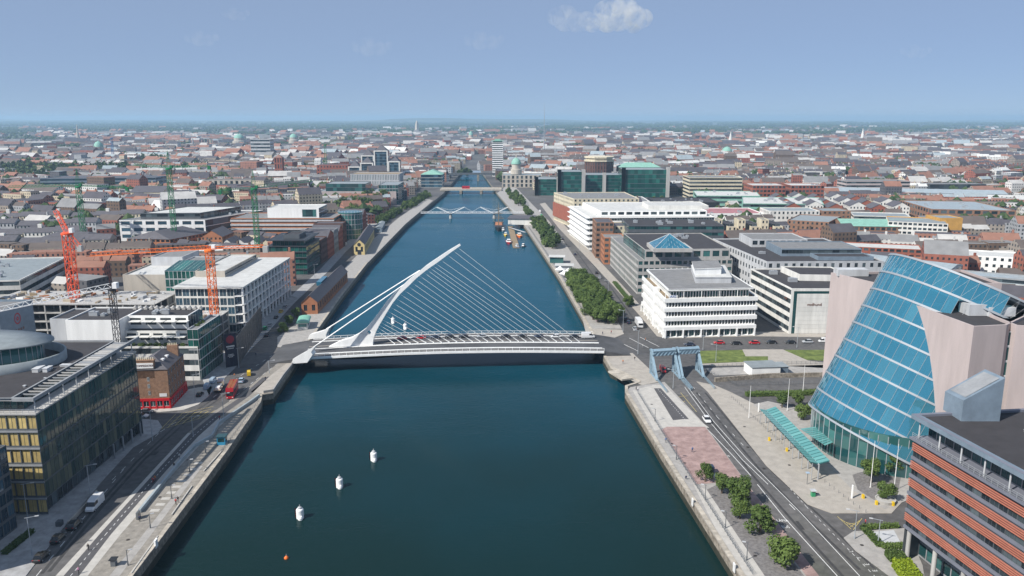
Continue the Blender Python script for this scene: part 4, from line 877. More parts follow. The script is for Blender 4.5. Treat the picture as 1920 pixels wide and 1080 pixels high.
# construction site
M['site'] = mat('site', (.34, .31, .27), .95, 0, .35, .5, .3)
def frame_building(label, x0, y0, x1, y1, nf, fh, nx, ny, col='concrete', deck=True):
    t = thing('unfinished_building', label, 'building', ((x0 + x1) / 2, (y0 + y1) / 2, 0)); claim(rect(x0, y0, x1, y1))
    for i in range(1, nf + 1):
        b = MB(); b.box(x0, y0, i * fh - .3, x1, y1, i * fh); b.build('floor_slab', M[col], t)
    cm = MB(); cm.box(-.25, -.25, 0, .25, .25, nf * fh - .3); cm = cm.mesh('column', [M[col]])
    for i in range(nx + 1):
        for j in range(ny + 1): put('column', cm, t, (x0 + .4 + (x1 - x0 - .8) * i / nx, y0 + .4 + (y1 - y0 - .8) * j / ny, 0))
    b = MB(); b.box(x0 + .8, (y0 + y1) / 2, 0, x1 - .8, y1 - .6, nf * fh - .3); b.build('core_wall', M['darkgrey'], t)
    r = MB()
    for (P, Q) in (((x0, y0), (x1, y0)), ((x1, y0), (x1, y1))):
        n_ = int((Vector(Q) - Vector(P)).length / 2.2)
        for k in range(n_ + 1): p_ = Vector(P).lerp(Vector(Q), k / n_); r.bar((*p_, nf * fh), (*p_, nf * fh + 1.1), .07)
        for h in (.55, 1.1): r.bar((*P, nf * fh + h), (*Q, nf * fh + h), .06)
    r.build('edge_guard', M['steelwhite'], t)
    return t
fb = frame_building('concrete building shell under the red crane, materials on its top slab', -232, 340, -156, 368, 4, 3.9, 11, 4)
fb2 = frame_building('low concrete frame with white steelwork beside the orange crane', -163, 318, -126, 346, 3, 3.8, 6, 4)
rr = random.Random(3)
for t, x0, x1, y0, y1, z, n_ in ((fb, -228, -160, 342, 366, 15.6, 84), (fb2, -160, -130, 320, 344, 11.4, 40)):
    for k in range(n_):
        x, y = rr.uniform(x0, x1), rr.uniform(y0, y1); w, d, h = rr.uniform(.6, 4.5), rr.uniform(.4, 1.4), rr.uniform(.3, 1.4); b = MB(); b.box(-w / 2, -d / 2, 0, w / 2, d / 2, h)
        put('material_stack', b.mesh('material_stack', [M[rr.choice(('timber', 'timber', 'steelwhite', 'sand', 'lightgrey', 'brickorange'))]]), t, (x, y, z), rr.choice((0, .2, 1.57, 1.2)))
for k in range(9):
    x = -160 + k * 3.6; b = MB()
    for h in (0, 1.3): b.bar((x, 322, 12.2 + h), (x + 3.6, 322, 12.2 + h), .16); b.bar((x, 336, 12.2 + h), (x + 3.6, 336, 12.2 + h), .16)
    b.bar((x, 322, 12.2), (x + 3.6, 322, 13.5), .12); b.bar((x, 336, 13.5), (x + 3.6, 336, 12.2), .12); b.bar((x, 322, 13.5), (x, 336, 13.5), .2); b.bar((x, 322, 11.4), (x, 322, 13.5), .16); b.bar((x, 336, 11.4), (x, 336, 13.5), .16)
    b.build('steel_truss', M['steelwhite'], fb2)
# site hoarding with printed panels
M['navy'] = mat('navy', (.012, .014, .035), .5); M['hoard'] = mat('hoard', (.035, .033, .04), .5, 0, .6, .9, col2=(.10, .09, .085))
P0, P1 = at(424, 690).xy, at(446, 686).xy; P2 = at(492, 620).xy
ho = thing('site_hoarding', 'navy printed hoarding with crimson sun emblem around the building site', 'hoarding', (*P0, 0))
def hoard(P, Q, h, n_, mk):
    for k in range(n_):
        a, c = P.lerp(Q, k / n_ + .004), P.lerp(Q, (k + 1) / n_ - .004); b = MB(); b.obox(a, c, .2, .1, h); b.build('hoarding_panel', M[mk], ho)
hoard(P0, P1, 13.5, 3, 'navy'); hoard(P1, P2, 11.5, 14, 'hoard')
u = (P1 - P0).normalized(); nn = Vector((u.y, -u.x)); c = P0.lerp(P1, .5) + nn * .14; b = MB(); R0 = 1.55
for k in range(9):
    z = -1.4 + k * .35; w = math.sqrt(max(.05, R0 ** 2 - z * z)); a, d = c - u * w, c + u * w; b.poly([(a.x, a.y, 11 + z), (d.x, d.y, 11 + z), (d.x, d.y, 11 + z + .27), (a.x, a.y, 11 + z + .27)])
b.build('emblem', M['roundel'], ho)
b = MB()
for (z, w, h) in ((8.1, 3.2, .6), (7.4, 2.6, .28), (5.0, 2.0, .25), (4.5, 2.6, .25), (4.0, 1.6, .25)):
    nl = int(w / .42)
    for k in range(nl): a = c - u * (w / 2) + u * (k * w / nl); d = a + u * (w / nl * .66); b.poly([(a.x, a.y, z), (d.x, d.y, z), (d.x, d.y, z + h), (a.x, a.y, z + h)])
b.build('lettering', M['steelwhite'], ho)
# office blocks
bld('office_block', 'long white office with dark glazed strips at the left edge', [(-282, 381), (-243, 387), (-257, 455), (-296, 449)], 17, 'ribbon', 'offwhite', 'rooflead', 4, 4, True, cat='office', nunits=5)
dg = bld('glass_office', 'dark green glass office with stepped top on the south quay', rect(-151, 488, -127, 522), 18, 'curtain', 'darkgrey', 'roofdark', 5, 2.4, True, 'glassgreen', cat='office')
mass(dg, rect(-148.5, 491, -129, 519), 17.5, 21.5, 'darkgrey', 'roofdark', {0: ('curtain', 1, 2.4), 1: ('curtain', 1, 2.4)}, glassm='glassgreen'); mass(dg, rect(-143, 496, -133, 512), 21, 24, 'darkgrey', 'roofdark')
for i in range(6): b = MB(); b.box(-151.4, 487.5, i * 3.6 + 3.1, -126.6, 522.4, i * 3.6 + 3.45); b.build('floor_fin', M['black'], dg)
bo = bld('brick_office', 'long brick office with grey metal bands under a white rooftop storey', rect(-216, 612, -137, 650), 20, 'ribbon', 'brickorange', 'roofgrey', 5, 4, False, cat='office')
for i in range(3): b = MB(); b.box(-216.4, 611.4, 11 + i * 3.2, -136.6, 612 - .02, 12.4 + i * 3.2); b.build('metal_band', M['lightgrey'], bo)
mass(bo, rect(-190, 620, -150, 648), 19.4, 27, 'white', 'roofpale', {1: ('curtain', 2, 3)}, False); W = MB(); facade(W, (-163, 619.9), (-152, 619.9), 20, 26, 1, 4, 'curtain', None, 0, 'glassteal'); W.build('glazed_bay', [M['metal'], M['glassteal']], bo)
cy = thing('glass_rotunda', 'round green glass corner tower beside the quay trees', 'building', (-131, 646, 0)); claim(rect(-141, 636, -121, 656))
b = MB(); b.lathe((-131, 646, 0), [(9.5, 0), (9.5, 20.5), (9.9, 20.5), (9.9, 21.2), (.5, 21.3)], 28); b.build('glazing', M['glassteal'], cy)
for i in range(5): b = MB(); b.lathe((-131, 646, 3.4 + i * 4), [(9.5, 0), (9.8, 0), (9.8, .5), (9.5, .5)], 28); b.build('floor_band', M['metal'], cy)
for k in range(14): t = math.pi + k * math.pi * 1.2 / 14 - .3; b = MB(); b.bar((-131 + 9.7 * math.cos(t), 646 + 9.7 * math.sin(t), 0), (-131 + 9.7 * math.cos(t), 646 + 9.7 * math.sin(t), 22.6), .2); b.build('fin', M['lightgrey'], cy)
bw_ = bld('office_block', 'white fronted office with long dark glass flank left of the quay road', [(-296, 600), (-232, 602), (-208, 668), (-272, 668)], 20, 'wide', 'white', 'roofgrey', 4, 9, False, 'glassblue', cat='office', sides={1: 'curtain'}, nunits=8)
mass(bw_, [(-285, 612), (-240, 614), (-224, 660), (-268, 660)], 19.5, 24, 'darkgrey', 'roofpale', {0: ('ribbon', 1, 4), 1: ('curtain', 1, 4)}, False)
bld('apartment_block', 'red brick apartments with dark hipped roof and white balconies', [(-272, 560), (-240, 556), (-226, 592), (-258, 598)], 12, 'wide', 'brickorange', 'slate', 4, 3.6, False, kind='gable', rise=5, hip=6, cat='apartments')
bld('apartment_block', 'dark brick apartments with hipped roof behind the red crane mast', [(-338, 556), (-300, 548), (-286, 580), (-326, 590)], 11, 'wide', 'brickdark', 'slate', 3, 3.6, False, kind='gable', rise=5, hip=8, cat='apartments')
bld('house', 'red brick gabled house beside the white gables', rect(-222, 566, -207, 590), 12.5, 'punch', 'brickorange', 'slate', 4, 3, False, kind='gable', rise=4.5, cat='house')
for k in range(4):
    bld('house', ['first white gabled house, nearest the red brick gable', 'second white gabled house in the row of four', 'third white gabled house in the row of four', 'fourth white gabled house, next to the dark glass office'][k], rect(-205 + k * 9.2, 556, -196 + k * 9.2, 576), 8.5, 'punch', 'cream' if k == 3 else 'offwhite', 'slate', 3, 2.6, False, kind='gable', rise=3.6, group='white gabled houses', cat='house')
# narrow houses in shade along the south quay road
for k, (y0, d, h, w, c_, lab) in enumerate(((526, 18, 16, 20, 'brickdark', 'dark brick quay house next to the green glass office'), (545, 20, 15, 20, 'brick', 'gabled red brick quay house'), (566, 14, 17, 22, 'grey', 'tall grey rendered quay house'), (581, 15, 14, 20, 'brick', 'low red brick quay house'), (597, 13, 18, 22, 'brickdark', 'narrow dark brick quay house with flat roof'), (660, 16, 13, 22, 'offwhite', 'small white quay house beyond the glass rotunda'), (678, 18, 15, 22, 'brick', 'brick quay house by the tall trees'))):
    bld('quay_house', lab, rect(-127 - w, y0, -127, y0 + d), h, 'punch', c_, 'slate', 4, 3, False, kind='gable' if k in (1, 3, 5, 6) else 'flat', rise=4, cat='house')
# apartment terraces at the far left
rows = [(-455, 700, 7), (-470, 640, 6), (-460, 590, 6), (-420, 545, 6)]
for i, (x0, y0, n_) in enumerate(rows):
    for k in range(n_):
        x = x0 + k * 21 + i * 4; y = y0 + k * 2.0
        bld('terrace_house', '%s terrace house, %s along the %s row at the far left' % (('cream', 'grey', 'white', 'pale brick')[i], ('first', 'second', 'third', 'fourth', 'fifth', 'sixth', 'seventh')[k], ('backmost', 'third', 'second', 'front')[i]), rect(x, y, x + 20, y + 13, 5), 10 + (k % 3), 'punch', ('cream', 'lightgrey', 'offwhite', 'stone')[i] if k % 3 else ('brick', 'grey', 'cream', 'brickbrown')[i], 'slate', 3, 2.8, False, kind='gable', rise=3.2, group='terraces at the far left', cat='house')
        if k % 2 == 0:
            t = bpy.context.scene.collection.objects[-1].parent; b = MB(); b.box(x + 8, y + 5.5, 11, x + 11, y + 7.5, 16.5); b.build('chimney', M['offwhite'], t)
# upriver south bank
gw = bld('office_block', 'wide office of mauve stone with a dark glass upper band near the small bridge', rect(-218, 900, -130, 945), 15, 'blank', 'granite', 'rooflead', 4, 6, False, 'glassteal', cat='office')
mass(gw, rect(-210, 906, -165, 942), 14.5, 23, 'darkgrey', 'rooflead', {0: ('curtain', 2, 4), 1: ('curtain', 2, 4)}, False, 'glassteal'); mass(gw, rect(-150, 902, -128, 950), 0, 22, 'grey', 'rooflead', {0: ('panel', 5, 3), 1: ('curtain', 5, 3)}, False, 'glassteal')
sl = bld('office_block', 'box office with close upright pale fins and timber top', rect(-208, 1035, -145, 1075), 25, 'slot', 'lightgrey', 'timber', 3, 2.1, False, 'glassteal', cat='office')
for k, (px0, px1, pv) in enumerate(((654, 675, 313), (677, 699, 306), (703, 727, 283), (729, 749, 303), (679, 701, 292))):
    y = 1210 + (22 if k == 4 else 0); a, c_ = aty(px0, 320, y), aty(px1, 320, y); h = aty(px0, pv, y).z; w = c_.x - a.x
    t = bld('glass_tower', ['lowest glass tower with stone frame and pyramid roof, on the left of its cluster', 'second glass tower with stone frame and pyramid roof', 'tallest glass tower with stone frame and pyramid roof', 'glass tower with stone frame on the right of its cluster', 'glass tower with stone frame half hidden behind its cluster'][k], rect(a.x, y, c_.x, y + 20), h, 'curtain', 'bluegrey', 'slate', max(4, int(h / 4)), 4, False, 'glassblue', kind='gable', rise=9, hip=w / 2 - .1, cat='tower', group='glass towers with pyramid roofs')
    b = MB()
    for x in (a.x, c_.x): b.box(x - .9, y - .9, 0, x + .9, y + .4, h + .6)
    b.box(a.x + .9, y - .9, h - 1, c_.x - .9, y + .4, h + .6); b.build('stone_frame', M['offwhite'], t)
bld('office_block', 'long low dark glass building among the trees far left', [(-610, 1040), (-470, 1062), (-470, 1095), (-610, 1090)], 19, 'ribbon', 'bluegrey', 'slate', 4, 8, False, 'glassblue', cat='office')
bld('stone_building', 'pale stone block with tall dark windows below the white tents', rect(-400, 1040, -318, 1062), 17, 'tall', 'stone', 'slate', 2, 7, False, cat='building')
bld('house', 'cream gabled house with few windows left of centre', rect(-428, 900, -392, 930), 14, 'blank', 'cream', 'slate', 3, 6, False, kind='gable', rise=6, cat='house')
bld('brick_tower', 'slim red brick tower rising over low roofs', rect(-366, 1245, -354, 1256), 36, 'tall', 'brick', 'tile', 4, 4, False, kind='gable', rise=4, hip=5, cat='tower')
bld('brick_building', 'red brick block at the foot of the far green crane', rect(-312, 1290, -262, 1320), 22, 'punch', 'brick', 'slate', 4, 5, False, cat='building')
bld('office_tower', 'grey banded slab office on the left skyline', rect(-605, 1880, -560, 1910), 48, 'ribbon', 'lightgrey', 'roofgrey', 6, 8, False, cat='tower')
bld('office_tower', 'glass office near the railway bridge with green hipped roof', rect(-128, 1130, -98, 1165), 18, 'curtain', 'offwhite', 'copper', 4, 6, False, 'glassblue', kind='gable', rise=6, hip=9, cat='office')
# ------------------------------------------------------------------ north bank, middle distance
bld('office_block', 'dark grey office with plant on its roof behind the pyramid', rect(78, 532, 142, 566), 25, 'ribbon', 'darkgrey', 'roofdark', 6, 4, True, 'glassteal', cat='office', nunits=10)
bld('brick_office', 'orange brick block on the north quay road', rect(61, 524, 75, 544), 18, 'wide', 'brickorange', 'roofgrey', 5, 3.2, True, cat='office')
bt = bld('apartment_block', 'slim brown tower with dark balconies on the north quay road', rect(58, 548, 70, 574), 25, 'wide', 'brickbrown', 'slate', 7, 3, True, cat='apartments')
bld('apartment_block', 'sand coloured block beside the brown tower', rect(71, 552, 84, 574), 22, 'punch', 'cream', 'slate', 6, 3.2, True, cat='apartments')
sw = bld('white_office', 'white stepped office with projecting white ledges along the north quay', [(57, 584), (150, 590), (142, 668), (48, 664)], 24, 'ribbon', 'white', 'roofpale', 6, 4, True, 'glass', 'framewhite', cat='office', nunits=14)
for i in range(6):
    b = MB(); b.obox((55.6, 583.5), (47, 664), 2.2, 3.2 + i * 4, 3.6 + i * 4); b.build('ledge', M['steelwhite'], sw)
mass(sw, [(66, 594), (146, 598), (140, 660), (58, 658)], 23.5, 27.5, 'white', 'roofpale', {0: ('wide', 1, 6)}, False); mass(sw, rect(104, 610, 150, 640), 27, 30, 'offwhite', 'roofpale')
hc = bld('hotel', 'cream hotel with red brick lower storeys beyond the white stepped office', [(54, 704), (112, 706), (108, 770), (40, 766)], 26, 'punch', 'cream', 'roofgrey', 7, 4, False, cat='hotel', nunits=6)
b = MB(); b.obox((53.4, 704), (39.4, 766), .6, 4, 17); b.obox((54, 703.5), (80, 704.6), .6, 4, 17); b.build('brick_facing', M['brick'], hc)
# green glass complex with pale pylons
gc_specs = [(1005, 1045, 336, 1010, 'green glass wing nearest the river of the pale pyloned complex'), (1048, 1092, 322, 1000, 'green glass wing with stepped top in the pyloned complex'), (1094, 1165, 328, 1012, 'long green glass wing in the middle of the pyloned complex'), (1168, 1250, 318, 985, 'largest green glass block at the right end of the pyloned complex')]
for k, (p0_, p1_, pv, y, lab) in enumerate(gc_specs):
    a, c_ = aty(p0_, 350, y), aty(p1_, 350, y); h = aty(p0_, pv, y).z
    t = bld('glass_office', lab, rect(a.x, y, c_.x, y + 45), h, 'curtain', 'darkgrey', 'rooflead', 6, 4.5, False, 'glassgreen', cat='office', group='green glass complex', kind='flat')
    for x in (a.x - 1.5, (a.x + c_.x) / 2 if k in (2,) else a.x - 1.5, c_.x - 1):
        b = MB(); b.box(x, y - 2.2, 0, x + 4.2, y + 3, h + 2.6); b.build('stone_pylon', M['concrete'], t)
ch = bld('domed_building', 'long classical stone building with a green copper dome', rect(-14, 1130, 42, 1175), 17, 'tall', 'stone', 'rooflead', 3, 6, False, cat='building')
b = MB(); b.lathe((6, 1155, 17), [(8, 0), (8, 7), (6.4, 7.5), (6.4, 14), (7, 14.4), (6.6, 17), (4.6, 20.4), (2, 22.2), (.8, 23), (.7, 26.5), (.1, 27.5)], 20); b.build('drum', M['stone'], ch)
b = MB(); b.lathe((6, 1155, 31.3), [(7.2, 0), (6.8, 2.8), (4.8, 6.3), (2.2, 8.1), (1, 8.8)], 20); b.build('dome', M['copper'], ch, True)
lh = thing('office_tower', 'tall slim office tower with white bands and a wavy green canopy', 'tower', (-24, 1358, 0)); claim(rect(-34, 1348, -14, 1368))
W = MB(); pl = rect(-33, 1349, -15, 1367)
for k in range(4): facade(W, pl[k], pl[(k + 1) % 4], 0, 56, 16, 5, 'ribbon', None, 0, 'glass')
W.build('wall', [M['white'], M['glass']], lh); b = MB(); b.prism(inset(pl, -1.2), 58, 58.8); b.prism(inset(pl, 1.5), 56, 58); b.prism(inset(pl, 4), 58.8, 61.5); b.build('canopy', M['copper'], lh)
dk = thing('office_block', 'dark bronze office with a pale crown behind the green glass complex', 'office', (125, 1180, 0)); claim(rect(105, 1160, 150, 1200))
W = MB(); pl = [Vector((127 + 22 * math.cos(math.radians(a)), 1180 + 22 * math.sin(math.radians(a)))) for a in range(22, 382, 45)]
for k in range(8): facade(W, pl[k], pl[(k + 1) % 8], 0, 34, 6, 4, 'slot', None, 0, 'glass')
W.build('wall', [M['brickdark'], M['glass']], dk); b = MB(); b.prism(inset(pl, -1), 34, 36); b.prism(inset(pl, 1.5), 36, 39); b.prism(inset(pl, -.6), 39, 41); b.build('crown', M['cream'], dk)
bld('office_block', 'bronze office with green copper roof beside the dark crowned office', rect(155, 1165, 215, 1200), 26, 'slot', 'brickdark', 'copper', 5, 4, False, cat='office', kind='gable', rise=6, hip=12)
# sand cubes
for k in range(4):
    x = 138 + k * 17.5
    t = bld('apartment_block', ['first of four dark blocks with sand coloured cubes, next to the grey office', 'second of four dark blocks with sand coloured cubes', 'third of four dark blocks with sand coloured cubes', 'fourth of four dark blocks with sand coloured cubes'][k], rect(x, 604, x + 13, 622), 17, 'wide', 'darkgrey', 'roofdark', 5, 3, False, cat='apartments', group='blocks with sand cubes')
    mass(t, rect(x - 2.5, 600, x + 3, 612), 0, 20.5, 'cream', 'roofgrey', {0: ('punch', 5, 3)}, False); mass(t, rect(x + 7, 598, x + 13.5, 608), 0, 15.5, 'cream', 'roofgrey', {0: ('punch', 4, 4)}, False)
Mp = M['pinkroof'] = mat('pinkroof', (.36, .16, .17), .8, 0, .25, .2)
def many(spec):
    for (lab, nm, pl, h, sty, wall, roof, nf, bw, kw) in spec: bld(nm, lab, pl, h, sty, wall, roof, nf, bw, False, **kw)
G = dict(kind='gable')
many([
 ('white hall with a faded pink roof behind the sand cubes', 'hall', rect(150, 705, 222, 750), 13, 'punch', 'white', 'pinkroof', 2, 6, dict(cat='hall', nunits=6)),
 ('black low hall in front of the green glass complex', 'hall', rect(142, 790, 205, 840), 14, 'blank', 'black', 'roofdark', 2, 6, dict(cat='hall', nunits=8)),
 ('white low hall with a rounded skylights roof', 'hall', rect(70, 800, 138, 850), 14, 'wide', 'white', 'roofgrey', 2, 6, dict(cat='hall', nunits=6)),
 ('nearer pale roofed shopping hall with green fascia', 'hall', [(222, 770), (298, 764), (318, 830), (240, 836)], 15, 'ribbon', 'copper', 'roofpale', 3, 8, dict(cat='hall', nunits=10)),
 ('farther pale roofed shopping hall with green fascia', 'hall', [(196, 850), (262, 846), (275, 905), (205, 908)], 15, 'ribbon', 'copper', 'roofpale', 3, 8, dict(cat='hall', nunits=8)),
 ('red brick office with white rooftop boxes, left of the apartments', 'office_block', rect(268, 895, 305, 930), 22, 'wide', 'brick', 'roofpale', 5, 4, dict(cat='office', nunits=2)),
 ('red brick office with dark green glass slot', 'office_block', rect(311, 895, 348, 930), 22, 'wide', 'brick', 'roofpale', 5, 4, dict(cat='office', nunits=2)),
 ('beige terraced office behind the green glass complex', 'office_block', rect(212, 960, 275, 1000), 26, 'ribbon', 'cream', 'roofgrey', 6, 7, dict(cat='office', nunits=5)),
 ('brown brick office with overhanging metal roof', 'office_block', [(222, 642), (250, 628), (276, 668), (246, 682)], 15, 'punch', 'brickbrown', 'rooflead', 4, 3.4, dict(cat='office')),
 ('white office with slate top storey behind the brown brick one', 'office_block', rect(222, 690, 266, 716), 17, 'punch', 'offwhite', 'rooflead', 4, 3.6, dict(cat='office')),
 ('tan rounded block between two white offices', 'office_block', rect(268, 688, 292, 714), 17, 'punch', 'brickbrown', 'rooflead', 5, 4, dict(cat='office')),
 ('white crescent office under a grey roof', 'office_block', [(288, 672), (332, 664), (340, 690), (296, 700)], 15, 'ribbon', 'offwhite', 'rooflead', 4, 4, dict(cat='office')),
 ('brown brick school with a teal barrel roof', 'office_block', [(258, 620), (322, 612), (328, 650), (264, 658)], 13, 'wide', 'brickbrown', 'copper', 3, 4, dict(cat='building', kind='gable', rise=3.5)),
 ('white and ochre apartments with grey overhanging roof', 'apartment_block', [(292, 618), (330, 602), (344, 636), (306, 652)], 17, 'wide', 'offwhite', 'rooflead', 5, 3.5, dict(cat='apartments', parapet='ochre')),
 ('ochre end block behind the white and ochre apartments', 'apartment_block', rect(334, 622, 352, 644), 19, 'blank', 'ochre', 'rooflead', 5, 4, dict(cat='apartments')),
 ('brown brick quadrangle with pale grey metal roof and big windows', 'office_block', [(374, 712), (442, 700), (452, 782), (384, 792)], 16, 'wide', 'brickbrown', 'roofmetal', 3, 7, dict(cat='office', nunits=8)),
 ('long pale station shed roof on the far right', 'station_shed', [(370, 950), (560, 905), (572, 945), (382, 992)], 11, 'blank', 'roofmetal', 'roofmetal', 1, 9, dict(cat='shed', kind='gable', rise=3)),
 ('white vaulted shed at the far right', 'station_shed', [(470, 880), (600, 850), (606, 875), (476, 905)], 9, 'blank', 'offwhite', 'roofpale', 1, 9, dict(cat='shed', kind='gable', rise=4)),
 ('pink and white office with a row of windows behind the station shed', 'office_block', rect(420, 1010, 500, 1040), 18, 'ribbon', 'granite', 'roofgrey', 4, 6, dict(cat='office')),
 ('green glass low block next to an orange one at the far right', 'office_block', rect(520, 1000, 590, 1025), 15, 'curtain', 'darkgrey', 'roofgrey', 3, 6, dict(cat='office')),
 ('long metal roofed office curving behind the glass drum', 'office_block', [(182, 478), (236, 424), (252, 440), (198, 494)], 15, 'ribbon', 'lightgrey', 'roofmetal', 4, 4, dict(cat='office', kind='gable', rise=1.6)),
 ('brick and white block with flat metal roof above the drum', 'office_block', [(214, 520), (262, 505), (270, 525), (222, 540)], 13, 'wide', 'brick', 'roofpale', 4, 4, dict(cat='office')),
 ('white office under a long folded pale roof, right of the drum', 'office_block', [(262, 500), (332, 470), (340, 492), (272, 522)], 12, 'punch', 'white', 'roofpale', 3, 4, dict(cat='office')),
 ('grey railway canopy with pipes above the drum', 'station_shed', [(226, 452), (330, 392), (338, 404), (234, 466)], 10, 'ribbon', 'grey', 'roofmetal', 2, 6, dict(cat='shed')),
 ('long white roofed platform building at the right edge', 'station_shed', [(250, 430), (340, 380), (352, 396), (262, 448)], 8, 'wide', 'offwhite', 'roofmetal', 1, 7, dict(cat='shed', nunits=6)),
])
# rows of red and white apartments
q = 0
for i, (x0, y0, n_) in enumerate(((262, 760, 6), (268, 800, 6), (276, 845, 5))):
    for k in range(n_):
        x, y = x0 + k * 19, y0 - k * 3
        bld('apartment_house', '%s gabled apartment house, %s from the shopping hall in the %s row' % (('red brick ended', 'white fronted')[k % 2], ('first', 'second', 'third', 'fourth', 'fifth', 'sixth')[k], ('front', 'middle', 'back')[i]), rect(x, y, x + 15, y + 22, -8), 12.5 + (k % 2) * 2, 'punch', ('brick', 'offwhite')[k % 2], 'slate', 4, 3, False, kind='gable', rise=4, cat='apartments', group='red and white apartments')
# vent pipe of the railway plant, reads as a grey curved stack above the drum
# ------------------------------------------------------------------ quay sheds, south bank
def shed(label, px, z, h, wall, m_roof, rise, extra=None):
    P = [at(u_, v_).xy for u_, v_ in px]; t = bld('quay_shed', label, P, h, 'punch', wall, m_roof, 1, 5, True, kind='gable', rise=rise, cat='shed'); return t, P
t, P = shed('long brick shed with dark slate roof and blue rooflight beside the quay', [(566, 590), (596, 589), (652, 528), (630, 524)], 0, 6.2, 'brickorange', 'slate', 3.4)
m_ = (P[0] + P[1] + P[2] + P[3]) / 4; d = ((P[2] + P[3]) / 2 - (P[0] + P[1]) / 2).normalized(); b = MB(); b.obox(m_ - d * 12 - Vector((1.6, 0)), m_ + d * 4 - Vector((1.6, 0)), 2.6, 8.2, 10.2); b.build('rooflight', M['pyrglass'], t)
t, P = shed('yellow stone warehouse with a round window in its gable', [(664, 478), (684, 478), (702, 446), (686, 444)], 0, 7.5, 'yellow', 'slate', 3.6)
c = P[0].lerp(P[1], .5); b = MB()
for k in range(16): b.poly([(c.x + 1.3 * math.cos(a), c.y - .08, 7.4 + 1.3 * math.sin(a)) for a in (2 * math.pi * k / 16, 2 * math.pi * (k + 1) / 16)] + [(c.x, c.y - .08, 7.4)])
b.box(c.x - 1.3, c.y - .12, 0, c.x + 1.3, c.y - .03, 3.6); b.build('openings', M['black'], t)
shed('small grey quay cabin beyond the yellow warehouse', [(704, 436), (716, 436), (722, 424), (712, 424)], 0, 4, 'bluegrey', 'rooflead', 1)
# ------------------------------------------------------------------ bridges upriver
fb_ = thing('footbridge', 'pale footbridge with raking masts crossing the river', 'footbridge', (-50, 800, 0)); y = 806
L0, R0 = -92, 12
b = MB(); b.box(L0, y - 2, 1.2, R0, y + 2, 1.7); b.build('deck', M['lightgrey'], fb_)
for s_ in (-2.1, 2.1):
    b = MB()
    for k in range(27): x = L0 + (R0 - L0) * k / 26; b.bar((x, y + s_, 1.7), (x, y + s_, 2.9), .12)
    b.bar((L0, y + s_, 2.9), (R0, y + s_, 2.9), .14); b.build('railing', M['steelwhite'], fb_)
for x in (-62, -18):
    b = MB(); b.tube((x, y, -4.5), (x, y, 1.2), 1.6, 1.2, n=12); b.build('pier', M['concrete'], fb_)
    for s_ in (-1, 1):
        for o_ in (-2.4, 2.4): b = MB(); b.bar((x + s_ * 1, y + o_, 1.4), (x + s_ * 14, y + o_, 7.5), .35); b.build('mast', M['steelwhite'], fb_); b = MB(); b.bar((x + s_ * 14, y + o_, 7.5), (x + s_ * 24, y + o_, 1.8), .1); b.bar((x + s_ * 14, y + o_, 7.5), (x, y + o_, 4.6), .1); b.build('stay', M['steelwhite'], fb_)
def arch_bridge(name, lab, y, w, x0, x1, z, mk, npier):
    t = thing(name, lab, 'bridge', ((x0 + x1) / 2, y, 0)); b = MB(); b.box(x0, y, z - 1.6, x1, y + w, z); b.build('deck', M[mk], t)
    for yy in (y, y + w - .6): b = MB(); b.box(x0, yy, z, x1, yy + .6, z + 1.1); b.build('parapet', M[mk], t)
    for k in range(npier): x = x0 + (x1 - x0) * (k + 1) / (npier + 1); b = MB(); b.box(x - 1.6, y - .6, -5, x + 1.6, y + w + .6, z - 1.6); b.build('pier', M['quay'], t)
    return t
arch_bridge('road_bridge', 'low concrete road bridge with a red bus on it', 1072, 22, -96, -14, 2.2, 'stone', 2)
rb = arch_bridge('railway_bridge', 'dark iron railway bridge across the upper river', 1300, 12, -150, 40, 7.5, 'darkgrey', 3)
